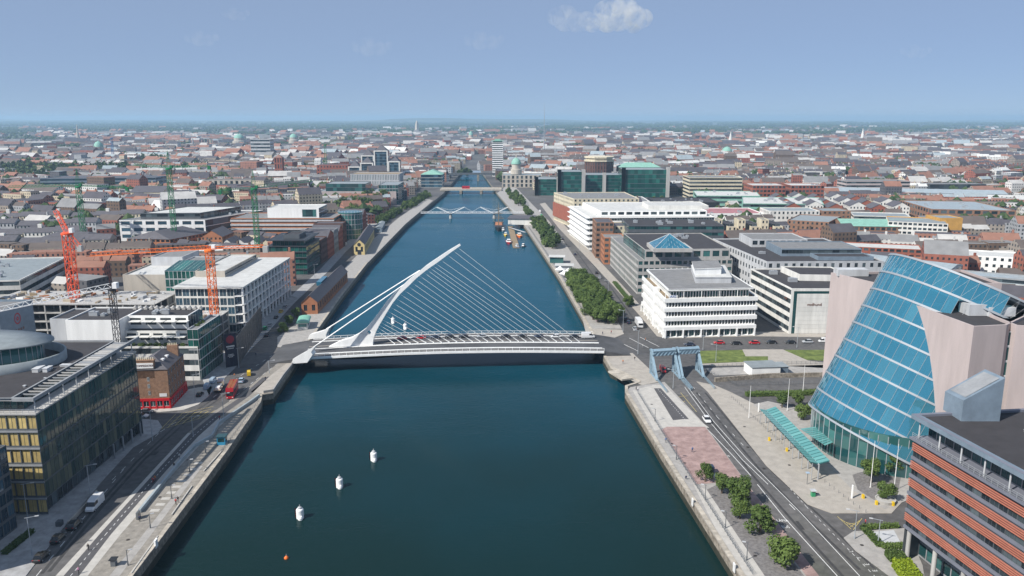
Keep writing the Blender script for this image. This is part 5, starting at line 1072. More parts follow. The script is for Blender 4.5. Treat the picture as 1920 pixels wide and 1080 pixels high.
# ------------------------------------------------------------------ tower cranes
def crane(label, base, top, jib_to, counter_to, mk, w=1.9, z0=0., step=2.6, apex=7., cabc='steelwhite', jw=1.3, ballast='concrete'):
    x, y = base; t = thing('tower_crane', label, 'crane', (x, y, z0))
    b = MB(); hw = w / 2; n_ = int((top - z0) / step)
    cs = [(-hw, -hw), (hw, -hw), (hw, hw), (-hw, hw)]
    for cx_, cy_ in cs: b.bar((x + cx_, y + cy_, z0), (x + cx_, y + cy_, top), .2 * w / 2)
    for k in range(n_ + 1):
        za = z0 + (top - z0) * k / n_
        for i in range(4):
            p_, q_ = cs[i], cs[(i + 1) % 4]; b.bar((x + p_[0], y + p_[1], za), (x + q_[0], y + q_[1], za), .13 * w / 2)
            if k < n_: zb = z0 + (top - z0) * (k + 1) / n_; (p_, q_) = (p_, q_) if k % 2 else (q_, p_); b.bar((x + p_[0], y + p_[1], za), (x + q_[0], y + q_[1], zb), .13 * w / 2)
    b.build('mast', M[mk], t)
    b = MB(); b.lathe((x, y, top), [(w * .8, 0), (w * .8, .8), (w * .55, 1.2)], 12); b.build('slewing_ring', M[mk], t)
    c = MB(); c.box(x + hw, y - 1.4, top + 1, x + hw + 1.5, y + .6, top + 3); c.build('cab', M[cabc], t)
    def truss(nm, P, Q, hh, ww):
        P, Q = Vector(P), Vector(Q); L = (Q - P).length; n2 = max(3, int(L / 2.8)); d_ = (Q - P).normalized(); sd = d_.cross(Vector((0, 0, 1))).normalized() * ww / 2; up = sd.cross(d_).normalized() * hh
        b = MB(); A, B, C = P - sd, P + sd, P + up; e = Q - P
        for s_ in (A, B): b.bar(s_, s_ + e, .2)
        b.bar(C, C + e * .97, .2)
        for k in range(n2):
            f0, f1 = k / n2, (k + 1) / n2; fm_ = (f0 + f1) / 2
            b.bar(A + e * f0, C + e * fm_, .11); b.bar(C + e * fm_, A + e * f1, .11); b.bar(B + e * f0, C + e * fm_, .11); b.bar(C + e * fm_, B + e * f1, .11); b.bar(A + e * f0, B + e * f1, .1)
        b.build(nm, M[mk], t)
    truss('jib', (x, y, top + 1.2), jib_to, 1.5, jw); 
    if counter_to:
        truss('counter_jib', (x, y, top + 1.2), counter_to, .9, jw)
        cq = Vector(counter_to); b = MB(); b.box(cq.x - 1, cq.y - 1, cq.z - 2.2, cq.x + 1, cq.y + 1, cq.z + .4); b.build('counterweight', M[ballast], t)
    if apex:
        b = MB(); ap = Vector((x, y, top + 1.2 + apex))
        for cx_, cy_ in cs: b.bar((x + cx_, y + cy_, top + 1.2), ap, .16)
        b.build('tower_head', M[mk], t)
        j = Vector(jib_to); b = MB(); b.bar(ap, Vector((x, y, top + 2.6)).lerp(j, .62), .07)
        if counter_to: b.bar(ap, Vector(counter_to), .07)
        b.build('tie_bar', M[mk], t)
    return t
M['cranered'] = mat('cranered', (.75, .10, .03), .5, 0, .08); M['craneorange'] = mat('craneorange', (.75, .16, .025), .5, 0, .08); M['cranegreen'] = mat('cranegreen', (.01, .16, .055), .5, 0, .08); M['craneblue'] = mat('craneblue', (.02, .12, .3), .5); M['craneblack'] = mat('craneblack', (.03, .03, .035), .5)
p_ = aty(126, 440, 352); j = aty(105, 396, 366); crane('red tower crane standing in the concrete building shell, jib raised steeply', (p_.x, 352), p_.z, j, aty(150, 462, 350), 'cranered', 3.2, 0, 3, 0, jw=2.2)
p_ = aty(400, 472, 334); crane('orange tower crane with long level jib beside the hoarding', (aty(403, 600, 334).x, 334), p_.z, aty(165, 480, 352), aty(498, 463, 322), 'craneorange', 2.7, 0, 2.6, 0, jw=1.9)
p_ = aty(210, 545, 274); crane('black mast crane with white jib in front of the white block', (p_.x, 274), p_.z, aty(-30, 590, 262), None, 'craneblack', 1.7, 0, 2.2, 2.5)
o = SC.objects.get('jib.002'); o.data.materials[0] = M['steelwhite']
for (u_, vb, vt, jl, cj, lab) in ((160, 470, 352, (15, 352), (238, 352), 'green tower crane nearest the left edge'), (330, 472, 318, (250, 310), (392, 312), 'tallest green tower crane with a short back jib'), (485, 492, 356, (585, 340), (413, 358), 'green tower crane beside the dark green office')):
    g0 = at(u_, vb); h = aty(u_, vt, g0.y).z; crane(lab, (g0.x, g0.y), h, aty(*jl, g0.y + 12), aty(*cj, g0.y - 6), 'cranegreen', 2.8, 0, 3.2, 12, 'cranegreen', ballast='cranegreen')
g0 = at(612, 330); crane('small far green tower crane above the city roofs', (g0.x, g0.y), 50, aty(632, 262, g0.y), aty(598, 265, g0.y), 'cranegreen', 3, 0, 5, 5, 'cranegreen')
g0 = at(213, 302); crane('blue tower crane on the left skyline', (g0.x, g0.y), 50, aty(218, 258, g0.y + 30), aty(207, 262, g0.y), 'craneblue', 4, 0, 6, 0, 'craneblue')
# spires and masts on the skyline
def spire(name, lab, u_, vb, vt, w, mk='stone', base=.35, cat='spire'):
    g0 = at(u_, vb); h = aty(u_, vt, g0.y).z; t = thing(name, lab, cat, (g0.x, g0.y, 0)); b = MB(); b.box(g0.x - w / 2, g0.y - w / 2, 0, g0.x + w / 2, g0.y + w / 2, h * base); b.build('tower', M[mk], t)
    b = MB(); b.lathe((g0.x, g0.y, h * base), [(w * .62, 0), (w * .3, h * (1 - base) * .55), (.25, h * (1 - base))], 8); b.build('point', M[mk], t); claim(rect(g0.x - w, g0.y - w, g0.x + w, g0.y + w))
spire('church_spire', 'grey church spire left of the blue crane', 148, 272, 232, 9); spire('church_spire', 'stone church spire on the right skyline', 1616, 268, 240, 12, 'offwhite'); spire('church_spire', 'church spire above grey flats right of centre', 1369, 272, 246, 11, 'offwhite')
spire('church_spire', 'small dark church spire left of the striped slab office', 363, 282, 258, 8, 'grey')
g0 = at(1020, 296); t = thing('needle_monument', 'hair thin steel needle rising over the city', 'monument', (g0.x, g0.y, 0)); b = MB(); b.tube((g0.x, g0.y, 0), (g0.x, g0.y, aty(1020, 192, g0.y).z), 1.5, .15, n=10); b.build('shaft', M['metal'], t)
g0 = at(782, 250); t = thing('obelisk', 'pale obelisk in the park on the horizon', 'monument', (g0.x, g0.y, 0)); b = MB(); b.lathe((g0.x, g0.y, 0), [(60, 0), (60, 8), (16, 8), (8, 70), (1, 82)], 4); b.build('shaft', M['stone'], t)
for (u_, vb, h, r_, lab) in ((187, 297, 40, 11, 'round green copper dome on the left'), (551, 272, 40, 14, 'small green dome left of the far crane'), (449, 275, 42, 17, 'large green dome on the left skyline'), (883, 268, 44, 9, 'little green dome in front of the slim tower'), (1362, 300, 30, 12, 'pale green dome above the bronze office')):
    g0 = at(u_, vb); t = thing('domed_building', lab, 'dome', (g0.x, g0.y, 0)); b = MB(); b.lathe((g0.x, g0.y, 0), [(r_ * 1.3, 0), (r_ * 1.3, h * .45), (r_, h * .5), (r_, h * .7)], 14); b.build('drum', M['stone'], t); b = MB(); b.lathe((g0.x, g0.y, h * .7), [(r_, 0), (r_ * .85, h * .15), (r_ * .5, h * .27), (.5, h * .34)], 14); b.build('dome', M['copper'], t, True)
# ------------------------------------------------------------------ trees
def leaf_mat(name, a, b_):
    m = bpy.data.materials.new(name); m.use_nodes = True; nt = m.node_tree; b = nt.nodes['Principled BSDF']; b.inputs['Roughness'].default_value = .6; b.inputs['Specular IOR Level'].default_value = .25
    g = nt.nodes.new('ShaderNodeNewGeometry'); oi = nt.nodes.new('ShaderNodeObjectInfo'); n = nt.nodes.new('ShaderNodeTexNoise'); n.inputs['Scale'].default_value = .5; nt.links.new(g.outputs['Position'], n.inputs['Vector'])
    ad = nt.nodes.new('ShaderNodeMath'); ad.operation = 'ADD'; nt.links.new(g.outputs['Random Per Island'], ad.inputs[0]); nt.links.new(n.outputs['Fac'], ad.inputs[1])
    a2 = nt.nodes.new('ShaderNodeMath'); a2.operation = 'ADD'; nt.links.new(ad.outputs[0], a2.inputs[0]); nt.links.new(oi.outputs['Random'], a2.inputs[1])
    mr = nt.nodes.new('ShaderNodeMapRange'); nt.links.new(a2.outputs[0], mr.inputs[0]); mr.inputs[1].default_value = .5; mr.inputs[2].default_value = 2.2
    mx = nt.nodes.new('ShaderNodeMix'); mx.data_type = 'RGBA'; nt.links.new(mr.outputs[0], mx.inputs[0]); mx.inputs[6].default_value = (*a, 1); mx.inputs[7].default_value = (*b_, 1)
    nt.links.new(mx.outputs[2], b.inputs['Base Color'])
    tr = nt.nodes.new('ShaderNodeBsdfTranslucent'); nt.links.new(mx.outputs[2], tr.inputs[0]); ms = nt.nodes.new('ShaderNodeMixShader'); ms.inputs[0].default_value = .25
    nt.links.new(b.outputs[0], ms.inputs[1]); nt.links.new(tr.outputs[0], ms.inputs[2]); nt.links.new(ms.outputs[0], nt.nodes['Material Output'].inputs['Surface']); return m
M['leaf'] = leaf_mat('leaf', (.05, .09, .02), (.14, .20, .05)); M['leafdark'] = leaf_mat('leafdark', (.03, .06, .02), (.085, .13, .035)); M['leaflime'] = leaf_mat('leaflime', (.14, .22, .01), (.34, .42, .03))
M['bark'] = mat('bark', (.12, .09, .065), .95, 0, .3, 2, .5)
def crown_mesh(seed, n, leaf, clumps=12, mk='leaf', flat=1.):
    "unit crown (radius 1, centred): leaf-sized faces gathered in clumps, with gaps between"
    r = random.Random(seed); b = MB(); cs = []
    for k in range(clumps):
        t, z = r.uniform(0, 6.28), r.uniform(-.75, .85); q = math.sqrt(max(0, 1 - z * z)) * r.uniform(.25, .72); cs.append((Vector((q * math.cos(t), q * math.sin(t), z * .66)), r.uniform(.26, .48)))
    for k in range(n):
        c, cr = r.choice(cs); v = Vector((r.gauss(0, 1), r.gauss(0, 1), r.gauss(0, 1))).normalized() * cr * r.uniform(.55, 1.08); p = c + v; p.z *= flat
        nn = (v.normalized() + Vector((r.uniform(-.8, .8), r.uniform(-.8, .8), r.uniform(-.2, .9)))).normalized(); a = nn.orthogonal().normalized(); a.rotate(Matrix.Rotation(r.uniform(0, 6.28), 3, nn)); e = nn.cross(a); s = leaf * r.uniform(.6, 1.3)
        b.poly([p + a * s, p + e * s * .7, p - a * s, p - e * s * .7])
    return b.mesh('crown', [M[mk]])
def trunk_mesh(seed, h=1., r0=.05):
    "unit tree skeleton: trunk to 0.55 h with limbs reaching into the crown"
    r = random.Random(seed); b = MB(); b.tube((0, 0, 0), (0, 0, .45), r0, r0 * .7, 7); b.tube((0, 0, .45), (.03, .02, .8), r0 * .7, r0 * .2, 6)
    for k in range(6): t = k * 1.05 + r.uniform(-.3, .3); z = r.uniform(.32, .55); b.tube((0, 0, z), (.26 * math.cos(t), .26 * math.sin(t), z + r.uniform(.14, .3)), r0 * .45, r0 * .12, 5)
    return b.mesh('trunk', [M['bark']])
CR = {('near', k): crown_mesh(40 + k, 3200, .085, 16, 'leaf') for k in range(4)}
CR.update({('mid', k): crown_mesh(60 + k, 900, .13, 12, 'leafdark' if k % 2 else 'leaf') for k in range(4)})
CR.update({('far', k): crown_mesh(80 + k, 260, .22, 9, 'leafdark') for k in range(3)})
TR = [trunk_mesh(5 + k) for k in range(3)]
def tree(p, h, r, lab, kind='near', group=None, cat='tree', name='tree', seed=0, z=0.):
    o = bpy.data.objects.new(name, None); o.location = (p[0], p[1], z); o.rotation_euler[2] = seed * 1.7 % 6.28; link(o); tag(o, lab, cat, group)
    n = {'near': 4, 'mid': 4, 'far': 3}[kind]
    if kind == 'far': claim(rect(p[0] - r, p[1] - r * 2.2, p[0] + r, p[1] + r))
    c = bpy.data.objects.new('crown', CR[(kind, seed % n)]); c.location = (0, 0, h - r * .9); c.scale = (r, r * (1 + .1 * ((seed * 7) % 3 - 1)), r * .98); COL.objects.link(c); c.parent = o
    t = bpy.data.objects.new('trunk', TR[seed % 3]); t.scale = (h * .9, h * .9, h); COL.objects.link(t); t.parent = o
    return o
# the young trees on the north bank, one by one
for k, (u_, v_, h, r, lab) in enumerate(((1322, 903, 5.4, 2.3, 'small young tree beside the grey cabinet on the red paving'), (1353, 925, 5.6, 2.4, 'second young tree from the grey cabinet'), (1388, 945, 7.6, 3.6, 'large dark young tree in the middle of the gravel bed'), (1387, 972, 5.6, 2.5, 'pale green young tree just in front of the large dark one'), (1425, 1000, 7.2, 3.5, 'round young tree level with the bus lane lettering'), (1468, 1062, 7.2, 3.6, 'nearest young tree of the gravel bed, at the bottom of the view'))):
    tree(at(u_, v_, .15), h * 1.0, r * 1.1, lab, 'near', 'young trees in the gravel bed', seed=k, z=.15)
for k, (u_, v_, h, r, lab) in enumerate(((1633, 905, 7.0, 2.5, 'round plaza tree under the glass drum'), (1660, 938, 5.4, 2.2, 'plaza tree in a wide planter'), (1676, 892, 6.4, 2.3, 'plaza tree beside the louvred office corner'), (1466, 764, 5.2, 2.0, 'left tree of three by the lock road'), (1497, 762, 5.6, 2.2, 'middle tree of three by the lock road'), (1506, 786, 5.8, 2.5, 'nearest tree of three by the lock road'), (531, 622, 4.6, 2.3, 'nearest small tree left of the green-roofed kiosk'), (543, 608, 4.6, 2.2, 'middle small tree left of the green-roofed kiosk'), (556, 594, 4.8, 2.2, 'farthest small tree left of the green-roofed kiosk'), (1178, 574, 6, 2.6, 'street tree at the corner of the white banded office'))):
    tree(at(u_, v_, .14), h, r * 1.18, lab, 'near', None, seed=k + 2, z=.14)
ri = 0
def rowof(line, n, h, r, lab, grp, kind='mid', rnd=1.):
    global ri
    for k in range(n):
        f = (k + .5) / n; i = int(f * (len(line) - 1)); g = f * (len(line) - 1) - i; u_ = line[i][0] + (line[i + 1][0] - line[i][0]) * g; v_ = line[i][1] + (line[i + 1][1] - line[i][1]) * g
        # even spacing on the ground
        P, Q = at(*line[0]), at(*line[-1]); p = P.lerp(Q, f) if len(line) == 2 else at(u_, v_); rr_ = random.Random(ri); ri += 1
        tree((p.x + rr_.uniform(-rnd, rnd), p.y + rr_.uniform(-rnd, rnd)), h * rr_.uniform(.85, 1.15), r * rr_.uniform(.85, 1.15), lab, kind, grp, seed=ri, z=.14)
for (l, n, lb) in ((((1120, 608), (1070, 530)), 19, 'quay-side row'), (((1140, 610), (1084, 530)), 19, 'middle row'), (((1158, 608), (1100, 540)), 16, 'road-side row')): rowof(l, n, 9, 4.8, 'clipped lime tree in the %s of the dense belt by the bridge' % lb, 'lime belt by the bridge', 'near')
for (l, n) in ((((1034, 468), (1000, 420)), 18), (((1046, 466), (1012, 422)), 16)): rowof(l, n, 9.5, 5, 'lime tree in the second quayside belt beyond the ferry kiosk', 'second lime belt')
rowof(((996, 412), (985, 398)), 5, 8, 4, 'tree beside the ticket hall roof on the north quay', 'trees by the ticket hall'); rowof(((972, 388), (952, 362)), 9, 8, 4.2, 'tree at the far end of the north quay', 'far quay trees'); rowof(((982, 388), (966, 366)), 8, 8, 4.2, 'tree at the far end of the north quay', 'far quay trees')
for l in (((706, 420), (744, 398)), ((712, 422), (750, 398)), ((756, 392), (800, 366)), ((762, 394), (804, 368))): rowof(l, 13, 6.4, 4.2, 'low clipped tree in the south quay hedge line', 'south quay hedge trees')
rowof(((655, 418), (722, 384)), 10, 17, 8, 'tall street tree behind the south quay road', 'tall south quay trees'); rowof(((640, 404), (700, 380)), 8, 16, 7.5, 'tall street tree behind the south quay road', 'tall south quay trees'); rowof(((560, 398), (640, 392)), 7, 11, 5, 'tall street tree behind the south quay road', 'tall south quay trees')
rowof(((0, 320), (250, 324)), 22, 19, 13, 'park tree in the dark green mass at the far left', 'park trees at the far left', 'far', 8); rowof(((0, 326), (240, 330)), 22, 17, 12, 'park tree in the dark green mass at the far left', 'park trees at the far left', 'far', 8); rowof(((0, 334), (110, 340)), 10, 15, 10, 'park tree in the dark green mass at the far left', 'park trees at the far left', 'far', 8)
rowof(((262, 312), (300, 302)), 5, 20, 12, 'big park tree left of the tallest green crane', 'trees near the tallest crane', 'far', 8); rowof(((340, 322), (390, 318)), 6, 16, 10, 'park tree right of the tallest green crane', 'trees near the tallest crane', 'far', 6)
rowof(((800, 318), (822, 322)), 4, 13, 8, 'tree beside the railway bridge', 'trees by the railway bridge', 'far', 3); rowof(((860, 328), (884, 326)), 4, 11, 7, 'tree beside the railway bridge', 'trees by the railway bridge', 'far', 3)
rowof(((1100, 372), (1160, 378)), 8, 6, 4, 'garden tree in front of the green glass complex', 'garden trees by the glass complex', 'mid', 4); rowof(((1190, 378), (1250, 376)), 6, 6, 4, 'garden tree in front of the green glass complex', 'garden trees by the glass complex', 'mid', 4)
rowof(((240, 470), (262, 466)), 3, 9, 5, 'garden tree between the brick apartments', 'garden trees by the brick apartments', 'mid', 3); rowof(((10, 420), (70, 424)), 5, 7, 4, 'garden tree between the terraces', 'garden trees by the terraces', 'mid', 3)
# hedges and shrubs
def hedge(label, px, h, w, mk='leaf', n=1400, leaf=.22, name='hedge', z=.14):
    r = random.Random(len(px) + int(px[0][0])); b = MB(); P = [at(u_, v_, z).xy for u_, v_ in px]
    for k in range(n):
        i = r.randrange(len(P) - 1); p = P[i].lerp(P[i + 1], r.random()); d_ = (P[i + 1] - P[i]).normalized(); s = Vector((-d_.y, d_.x)); f = r.choice((-1, 1, r.uniform(-1, 1))); zz = h * (r.random() if abs(f) == 1 else 1) * r.uniform(.85, 1.05)
        c = Vector((p.x + s.x * f * w / 2, p.y + s.y * f * w / 2, z + zz)) + Vector((r.uniform(-.15, .15),) * 3); nn = Vector((r.uniform(-1, 1), r.uniform(-1, 1), r.uniform(0, 1))).normalized(); a = nn.orthogonal().normalized() * leaf; e = nn.cross(a)
        b.poly([c + a, c + e * .7, c - a, c - e * .7])
    for i in range(len(P) - 1): b.obox(P[i], P[i + 1], w * .8, z, z + h * .85)
    o = b.build(name, M[mk]); tag(o, label, 'hedge' if name == 'hedge' else 'shrub'); return o
hedge('long clipped hedge beside the lock road', [(1398, 742), (1490, 740), (1545, 738)], 1.5, 2.2); hedge('low box hedge framing the grey terrace on its street side', [(1618, 990), (1652, 1026)], .8, 1.5, n=600); hedge('low box hedge framing the grey terrace on its near side', [(1652, 1026), (1694, 1026)], .8, 1.5, n=600); hedge('low box hedge framing the grey terrace on its far side', [(1618, 990), (1684, 988)], .8, 1.2, n=600)
hedge('bright lime green shrub below the louvred office', [(1688, 1062), (1712, 1094)], 2.0, 3.6, 'leaflime', 2600, .2, 'shrub'); hedge('olive green shrub next to the lime green one', [(1672, 1040), (1684, 1054)], 1.5, 3.2, 'leaf', 1500, .2, 'shrub'); hedge('dark hedge at the foot of the left glass office', [(8, 1040), (60, 998)], 1.0, 1.4, 'leafdark', 700)
hedge('green verge shrubs before the grey pyramid office', [(1152, 530), (1186, 572)], 1.0, 2.6, 'leaf', 700)
b = MB(); b.prism([at(u_, v_, .2).xy for u_, v_ in ((1630, 998), (1676, 994), (1690, 1020), (1655, 1022))], .14, .24); tag(b.build('terrace_paving', M['lightgrey']), 'grey sunken terrace inside the box hedge', kind='structure')
# ------------------------------------------------------------------ city fill
random.seed(5); RC = random.Random(21); CELL = 60.; GRID = {}
for f in FOOT:
    for i in range(int((f[1].x - f[2]) // CELL), int((f[1].x + f[2]) // CELL) + 1):
        for j in range(int((f[1].y - f[2]) // CELL), int((f[1].y + f[2]) // CELL) + 1): GRID.setdefault((i, j), []).append(f)
def inside(pt, pl):
    s = None
    for k in range(len(pl)):
        a, b_ = pl[k], pl[(k + 1) % len(pl)]; c = (b_.x - a.x) * (pt.y - a.y) - (b_.y - a.y) * (pt.x - a.x)
        if s is None: s = c > 0
        elif (c > 0) != s: return False
    return True
def near_poly(pt, pl, d):
    if inside(pt, pl): return True
    for k in range(len(pl)):
        a, b_ = pl[k], pl[(k + 1) % len(pl)]; e = b_ - a; t = max(0, min(1, (pt - a).dot(e) / max(1e-6, e.length_squared)))
        if (a + e * t - pt).length < d: return True
    return False
def free(c, r):
    y = c.y
    if y < 1500:
        if -128 < c.x < 73 - max(0, y - 340) * .055 + (12 if y < 420 else 0): 
            if not (y > 1120 and (c.x < -105 or c.x > -20)): return False
    elif y < 2200 and -100 < c.x + (y - 1500) * .02 < -50: return False
    if y < 352 and -240 < c.x < 168: return False
    if 15 < c.x < 215 and 850 < y < 1000: return False
    for f in GRID.get((int(c.x // CELL), int(c.y // CELL)), ()):
        if (f[1] - c).length < f[2] + r and near_poly(c, f[0], r * .95): return False
    return True
PAL = [((.31, .115, .08), 30), ((.16, .11, .08), 14), ((.30, .26, .22), 15), ((.52, .45, .33), 12), ((.66, .65, .62), 14), ((.12, .12, .13), 4), ((.36, .18, .13), 14), ((.36, .37, .38), 8)]
RPAL = [((.085, .08, .09), 28), ((.12, .10, .09), 18), ((.22, .22, .22), 16), ((.45, .44, .42), 11), ((.27, .14, .10), 20), ((.30, .35, .37), 4), ((.60, .60, .58), 3)]
def pick(pal): 
    t = RC.uniform(0, sum(w for _, w in pal))
    for c, w in pal:
        t -= w
        if t <= 0: return c
    return pal[-1][0]
def zone_angle(x, y): r = random.Random(int(x // 330) * 977 + int(y // 330) * 131); return r.uniform(-.5, .5)
SPOTS = []
def fill(y0, y1, S, row, lo, hi, hmin, hmax, dens, clear=3.2):
    "streets: in each zone rows of houses share one direction; a row is a terrace, a run of blocks, or a gap"
    ny = int((y1 - y0) / S) + 1
    for zj in range(ny):
        yc = y0 + (zj + .5) * S; nx = int((.70 * (yc + S) + 80) / S) + 1
        for zi in range(-nx, nx + 1):
            xc = zi * S; a = random.Random(zi * 977 + zj * 131 + int(S)).uniform(-.55, .55); ca, sa = math.cos(a), math.sin(a); park = RC.random() < .06
            r = -S / 2
            while r < S / 2:
                t = -S / 2 + RC.uniform(0, 10); style = RC.random(); wc, rc, hh, q = pick(PAL), pick(RPAL), RC.uniform(hmin, hmax), RC.random(); run = 0
                while t < S / 2:
                    if run <= 0:
                        wc, rc, hh, q = pick(PAL), pick(RPAL), RC.uniform(hmin, hmax), RC.random(); run = RC.randint(3, 9) if style < .55 else RC.randint(1, 2)
                        if RC.random() < .5: t += RC.uniform(4, 14)
                    run -= 1; L = RC.uniform(lo, lo * 1.5) if style < .55 else RC.uniform(lo * 1.2, hi); d = min(L, RC.uniform(9, 13)) * (row / 30.) if style < .55 else min(row * .8, L * RC.uniform(.5, .9)); h = hh * RC.uniform(.94, 1.06)
                    if style >= .55 and RC.random() < .10: h *= 1.6
                    x, y = xc + (t + L / 2) * ca - r * sa, yc + (t + L / 2) * sa + r * ca; t += L + .2
                    if RC.random() > dens or park or not (y0 <= y < y1) or abs(x) > .70 * y + (60 if y > 352 else 160): continue
                    if y > 2400:
                        g = math.sin(x * .004 + 1.3) * math.sin(y * .003 + .4) + .5 * math.sin(x * .011 + y * .007)
                        if g > .9 - min(1.5, (y - 2400) / 2600): continue
                    if not free(Vector((x, y)), max(L, d) * .5 + clear): continue
                    SPOTS.append((x, y, L, d, h, a, wc, rc, q))
                r += row * RC.choice((.72, .8, 1.25))
fill(160, 352, 96, 26, 9, 24, 8, 13, .9); fill(352, 640, 96, 26, 9, 24, 8, 13, .95); fill(640, 1500, 215, 27, 9, 34, 8, 14, .96); fill(1500, 2600, 275, 30, 10, 40, 8, 15, .95); fill(2600, 4600, 500, 46, 16, 52, 8, 15, .8); fill(4600, 8200, 900, 110, 22, 70, 7, 11, .35)
SPOTS.sort(key=lambda s: -(s[2] * s[4]) / (s[0] ** 2 + s[1] ** 2) if s[1] > 352 and abs(s[0]) < .64 * s[1] else 0)
def house_faces(s):
    x, y, w, d, h, a, wc, rc, q = s; ca, sa = math.cos(a), math.sin(a); T = lambda px, py, z: (x + px * ca - py * sa, y + px * sa + py * ca, z); w2, d2 = w / 2, d / 2
    P = [T(-w2, -d2, 0), T(w2, -d2, 0), T(w2, d2, 0), T(-w2, d2, 0)]; E = [(p[0], p[1], h) for p in P]; F = []
    for k in range(4): F.append((P[k], P[(k + 1) % 4], E[(k + 1) % 4], E[k], 0))
    if q < .62:
        r = d2 * RC.uniform(.55, .85); m1, m2 = T(-w2, 0, h + r), T(w2, 0, h + r)
        F += [(E[0], E[1], m2, m1, 1), (E[2], E[3], m1, m2, 1), (E[3], E[0], m1, None, 0), (E[1], E[2], m2, None, 0)]
        if q < .35: cxy = T(w2 * .7, 0, 0); F.append('c')
    else:
        F.append((E[0], E[1], E[2], E[3], 1))
    return F
def city_mats():
    out = []
    for wall in (True, False):
        m = bpy.data.materials.new('city_wall' if wall else 'city_roof'); m.use_nodes = True; nt = m.node_tree; b = nt.nodes['Principled BSDF']; b.inputs['Roughness'].default_value = .85; b.inputs['Specular IOR Level'].default_value = .25
        at_ = nt.nodes.new('ShaderNodeAttribute'); at_.attribute_name = 'tint'; n = nt.nodes.new('ShaderNodeTexNoise'); n.inputs['Scale'].default_value = .18; g = nt.nodes.new('ShaderNodeNewGeometry'); nt.links.new(g.outputs['Position'], n.inputs['Vector'])
        mr = nt.nodes.new('ShaderNodeMapRange'); nt.links.new(n.outputs['Fac'], mr.inputs[0]); mr.inputs[3].default_value = .7; mr.inputs[4].default_value = 1.25
        sc = nt.nodes.new('ShaderNodeVectorMath'); sc.operation = 'SCALE'; nt.links.new(at_.outputs['Color'], sc.inputs[0]); nt.links.new(mr.outputs[0], sc.inputs[3]); col = sc.outputs[0]
        if wall:
            cr = nt.nodes.new('ShaderNodeVectorMath'); cr.operation = 'CROSS_PRODUCT'; nt.links.new(g.outputs['True Normal'], cr.inputs[0]); cr.inputs[1].default_value = (0, 0, 1)
            dt = nt.nodes.new('ShaderNodeVectorMath'); dt.operation = 'DOT_PRODUCT'; nt.links.new(cr.outputs[0], dt.inputs[0]); nt.links.new(g.outputs['Position'], dt.inputs[1]); sx = nt.nodes.new('ShaderNodeSeparateXYZ'); nt.links.new(g.outputs['Position'], sx.inputs[0])
            def band(v, period, lo, hi):
                d_ = nt.nodes.new('ShaderNodeMath'); d_.operation = 'DIVIDE'; nt.links.new(v, d_.inputs[0]); d_.inputs[1].default_value = period; f = nt.nodes.new('ShaderNodeMath'); f.operation = 'FRACT'; nt.links.new(d_.outputs[0], f.inputs[0])
                a = nt.nodes.new('ShaderNodeMath'); a.operation = 'GREATER_THAN'; nt.links.new(f.outputs[0], a.inputs[0]); a.inputs[1].default_value = lo; c = nt.nodes.new('ShaderNodeMath'); c.operation = 'LESS_THAN'; nt.links.new(f.outputs[0], c.inputs[0]); c.inputs[1].default_value = hi
                m_ = nt.nodes.new('ShaderNodeMath'); m_.operation = 'MULTIPLY'; nt.links.new(a.outputs[0], m_.inputs[0]); nt.links.new(c.outputs[0], m_.inputs[1]); return m_.outputs[0]
            mm = nt.nodes.new('ShaderNodeMath'); mm.operation = 'MULTIPLY'; nt.links.new(band(dt.outputs['Value'], 3.0, .28, .68), mm.inputs[0]); nt.links.new(band(sx.outputs['Z'], 3.1, .28, .76), mm.inputs[1])
            mx = nt.nodes.new('ShaderNodeMix'); mx.data_type = 'RGBA'; nt.links.new(mm.outputs[0], mx.inputs[0]); nt.links.new(col, mx.inputs[6]); mx.inputs[7].default_value = (.03, .035, .042, 1); col = mx.outputs[2]
        nt.links.new(col, b.inputs['Base Color']); out.append(m)
    return out
CM = city_mats()
def city_mesh(name, spots):
    V, F, MI, TI = [], [], [], []
    for s in spots:
        for f in house_faces(s):
            if f == 'c':
                x, y, w, d, h, a = s[:6]; L = max(w, d) / 2 * .7 * (1 if w >= d else 1); cx_, cy_ = x + L * math.cos(a), y + L * math.sin(a); i = len(V)
                for z in (h, h + d * .35 + 2): V += [(cx_ - .6, cy_ - .6, z), (cx_ + .6, cy_ - .6, z), (cx_ + .6, cy_ + .6, z), (cx_ - .6, cy_ + .6, z)]
                for q in ((0, 1, 5, 4), (1, 2, 6, 5), (2, 3, 7, 6), (3, 0, 4, 7), (4, 5, 6, 7)): F.append(tuple(i + k for k in q)); MI.append(1); TI.append(s[6])
                continue
            pts = [p for p in f[:4] if p]; i = len(V); V += pts; F.append(tuple(range(i, i + len(pts)))); MI.append(f[4]); TI.append(s[7] if f[4] else s[6])
    me = bpy.data.meshes.new(name); me.from_pydata(V, [], F); 
    for m in CM: me.materials.append(m)
    me.polygons.foreach_set('material_index', MI); at_ = me.attributes.new('tint', 'FLOAT_COLOR', 'FACE'); at_.data.foreach_set('color', [c for t in TI for c in (*t, 1)]); me.update(); return me
WN = {(.31, .115, .08): 'red brick', (.16, .11, .08): 'brown brick', (.30, .26, .22): 'drab rendered', (.52, .45, .33): 'cream', (.66, .65, .62): 'white', (.12, .12, .13): 'dark grey', (.36, .18, .13): 'rust brick', (.36, .37, .38): 'pale grey'}
RNm = {(.085, .08, .09): 'slate', (.12, .10, .09): 'dark', (.22, .22, .22): 'grey', (.45, .44, .42): 'pale', (.27, .14, .10): 'brown', (.30, .35, .37): 'metal', (.60, .60, .58): 'white'}
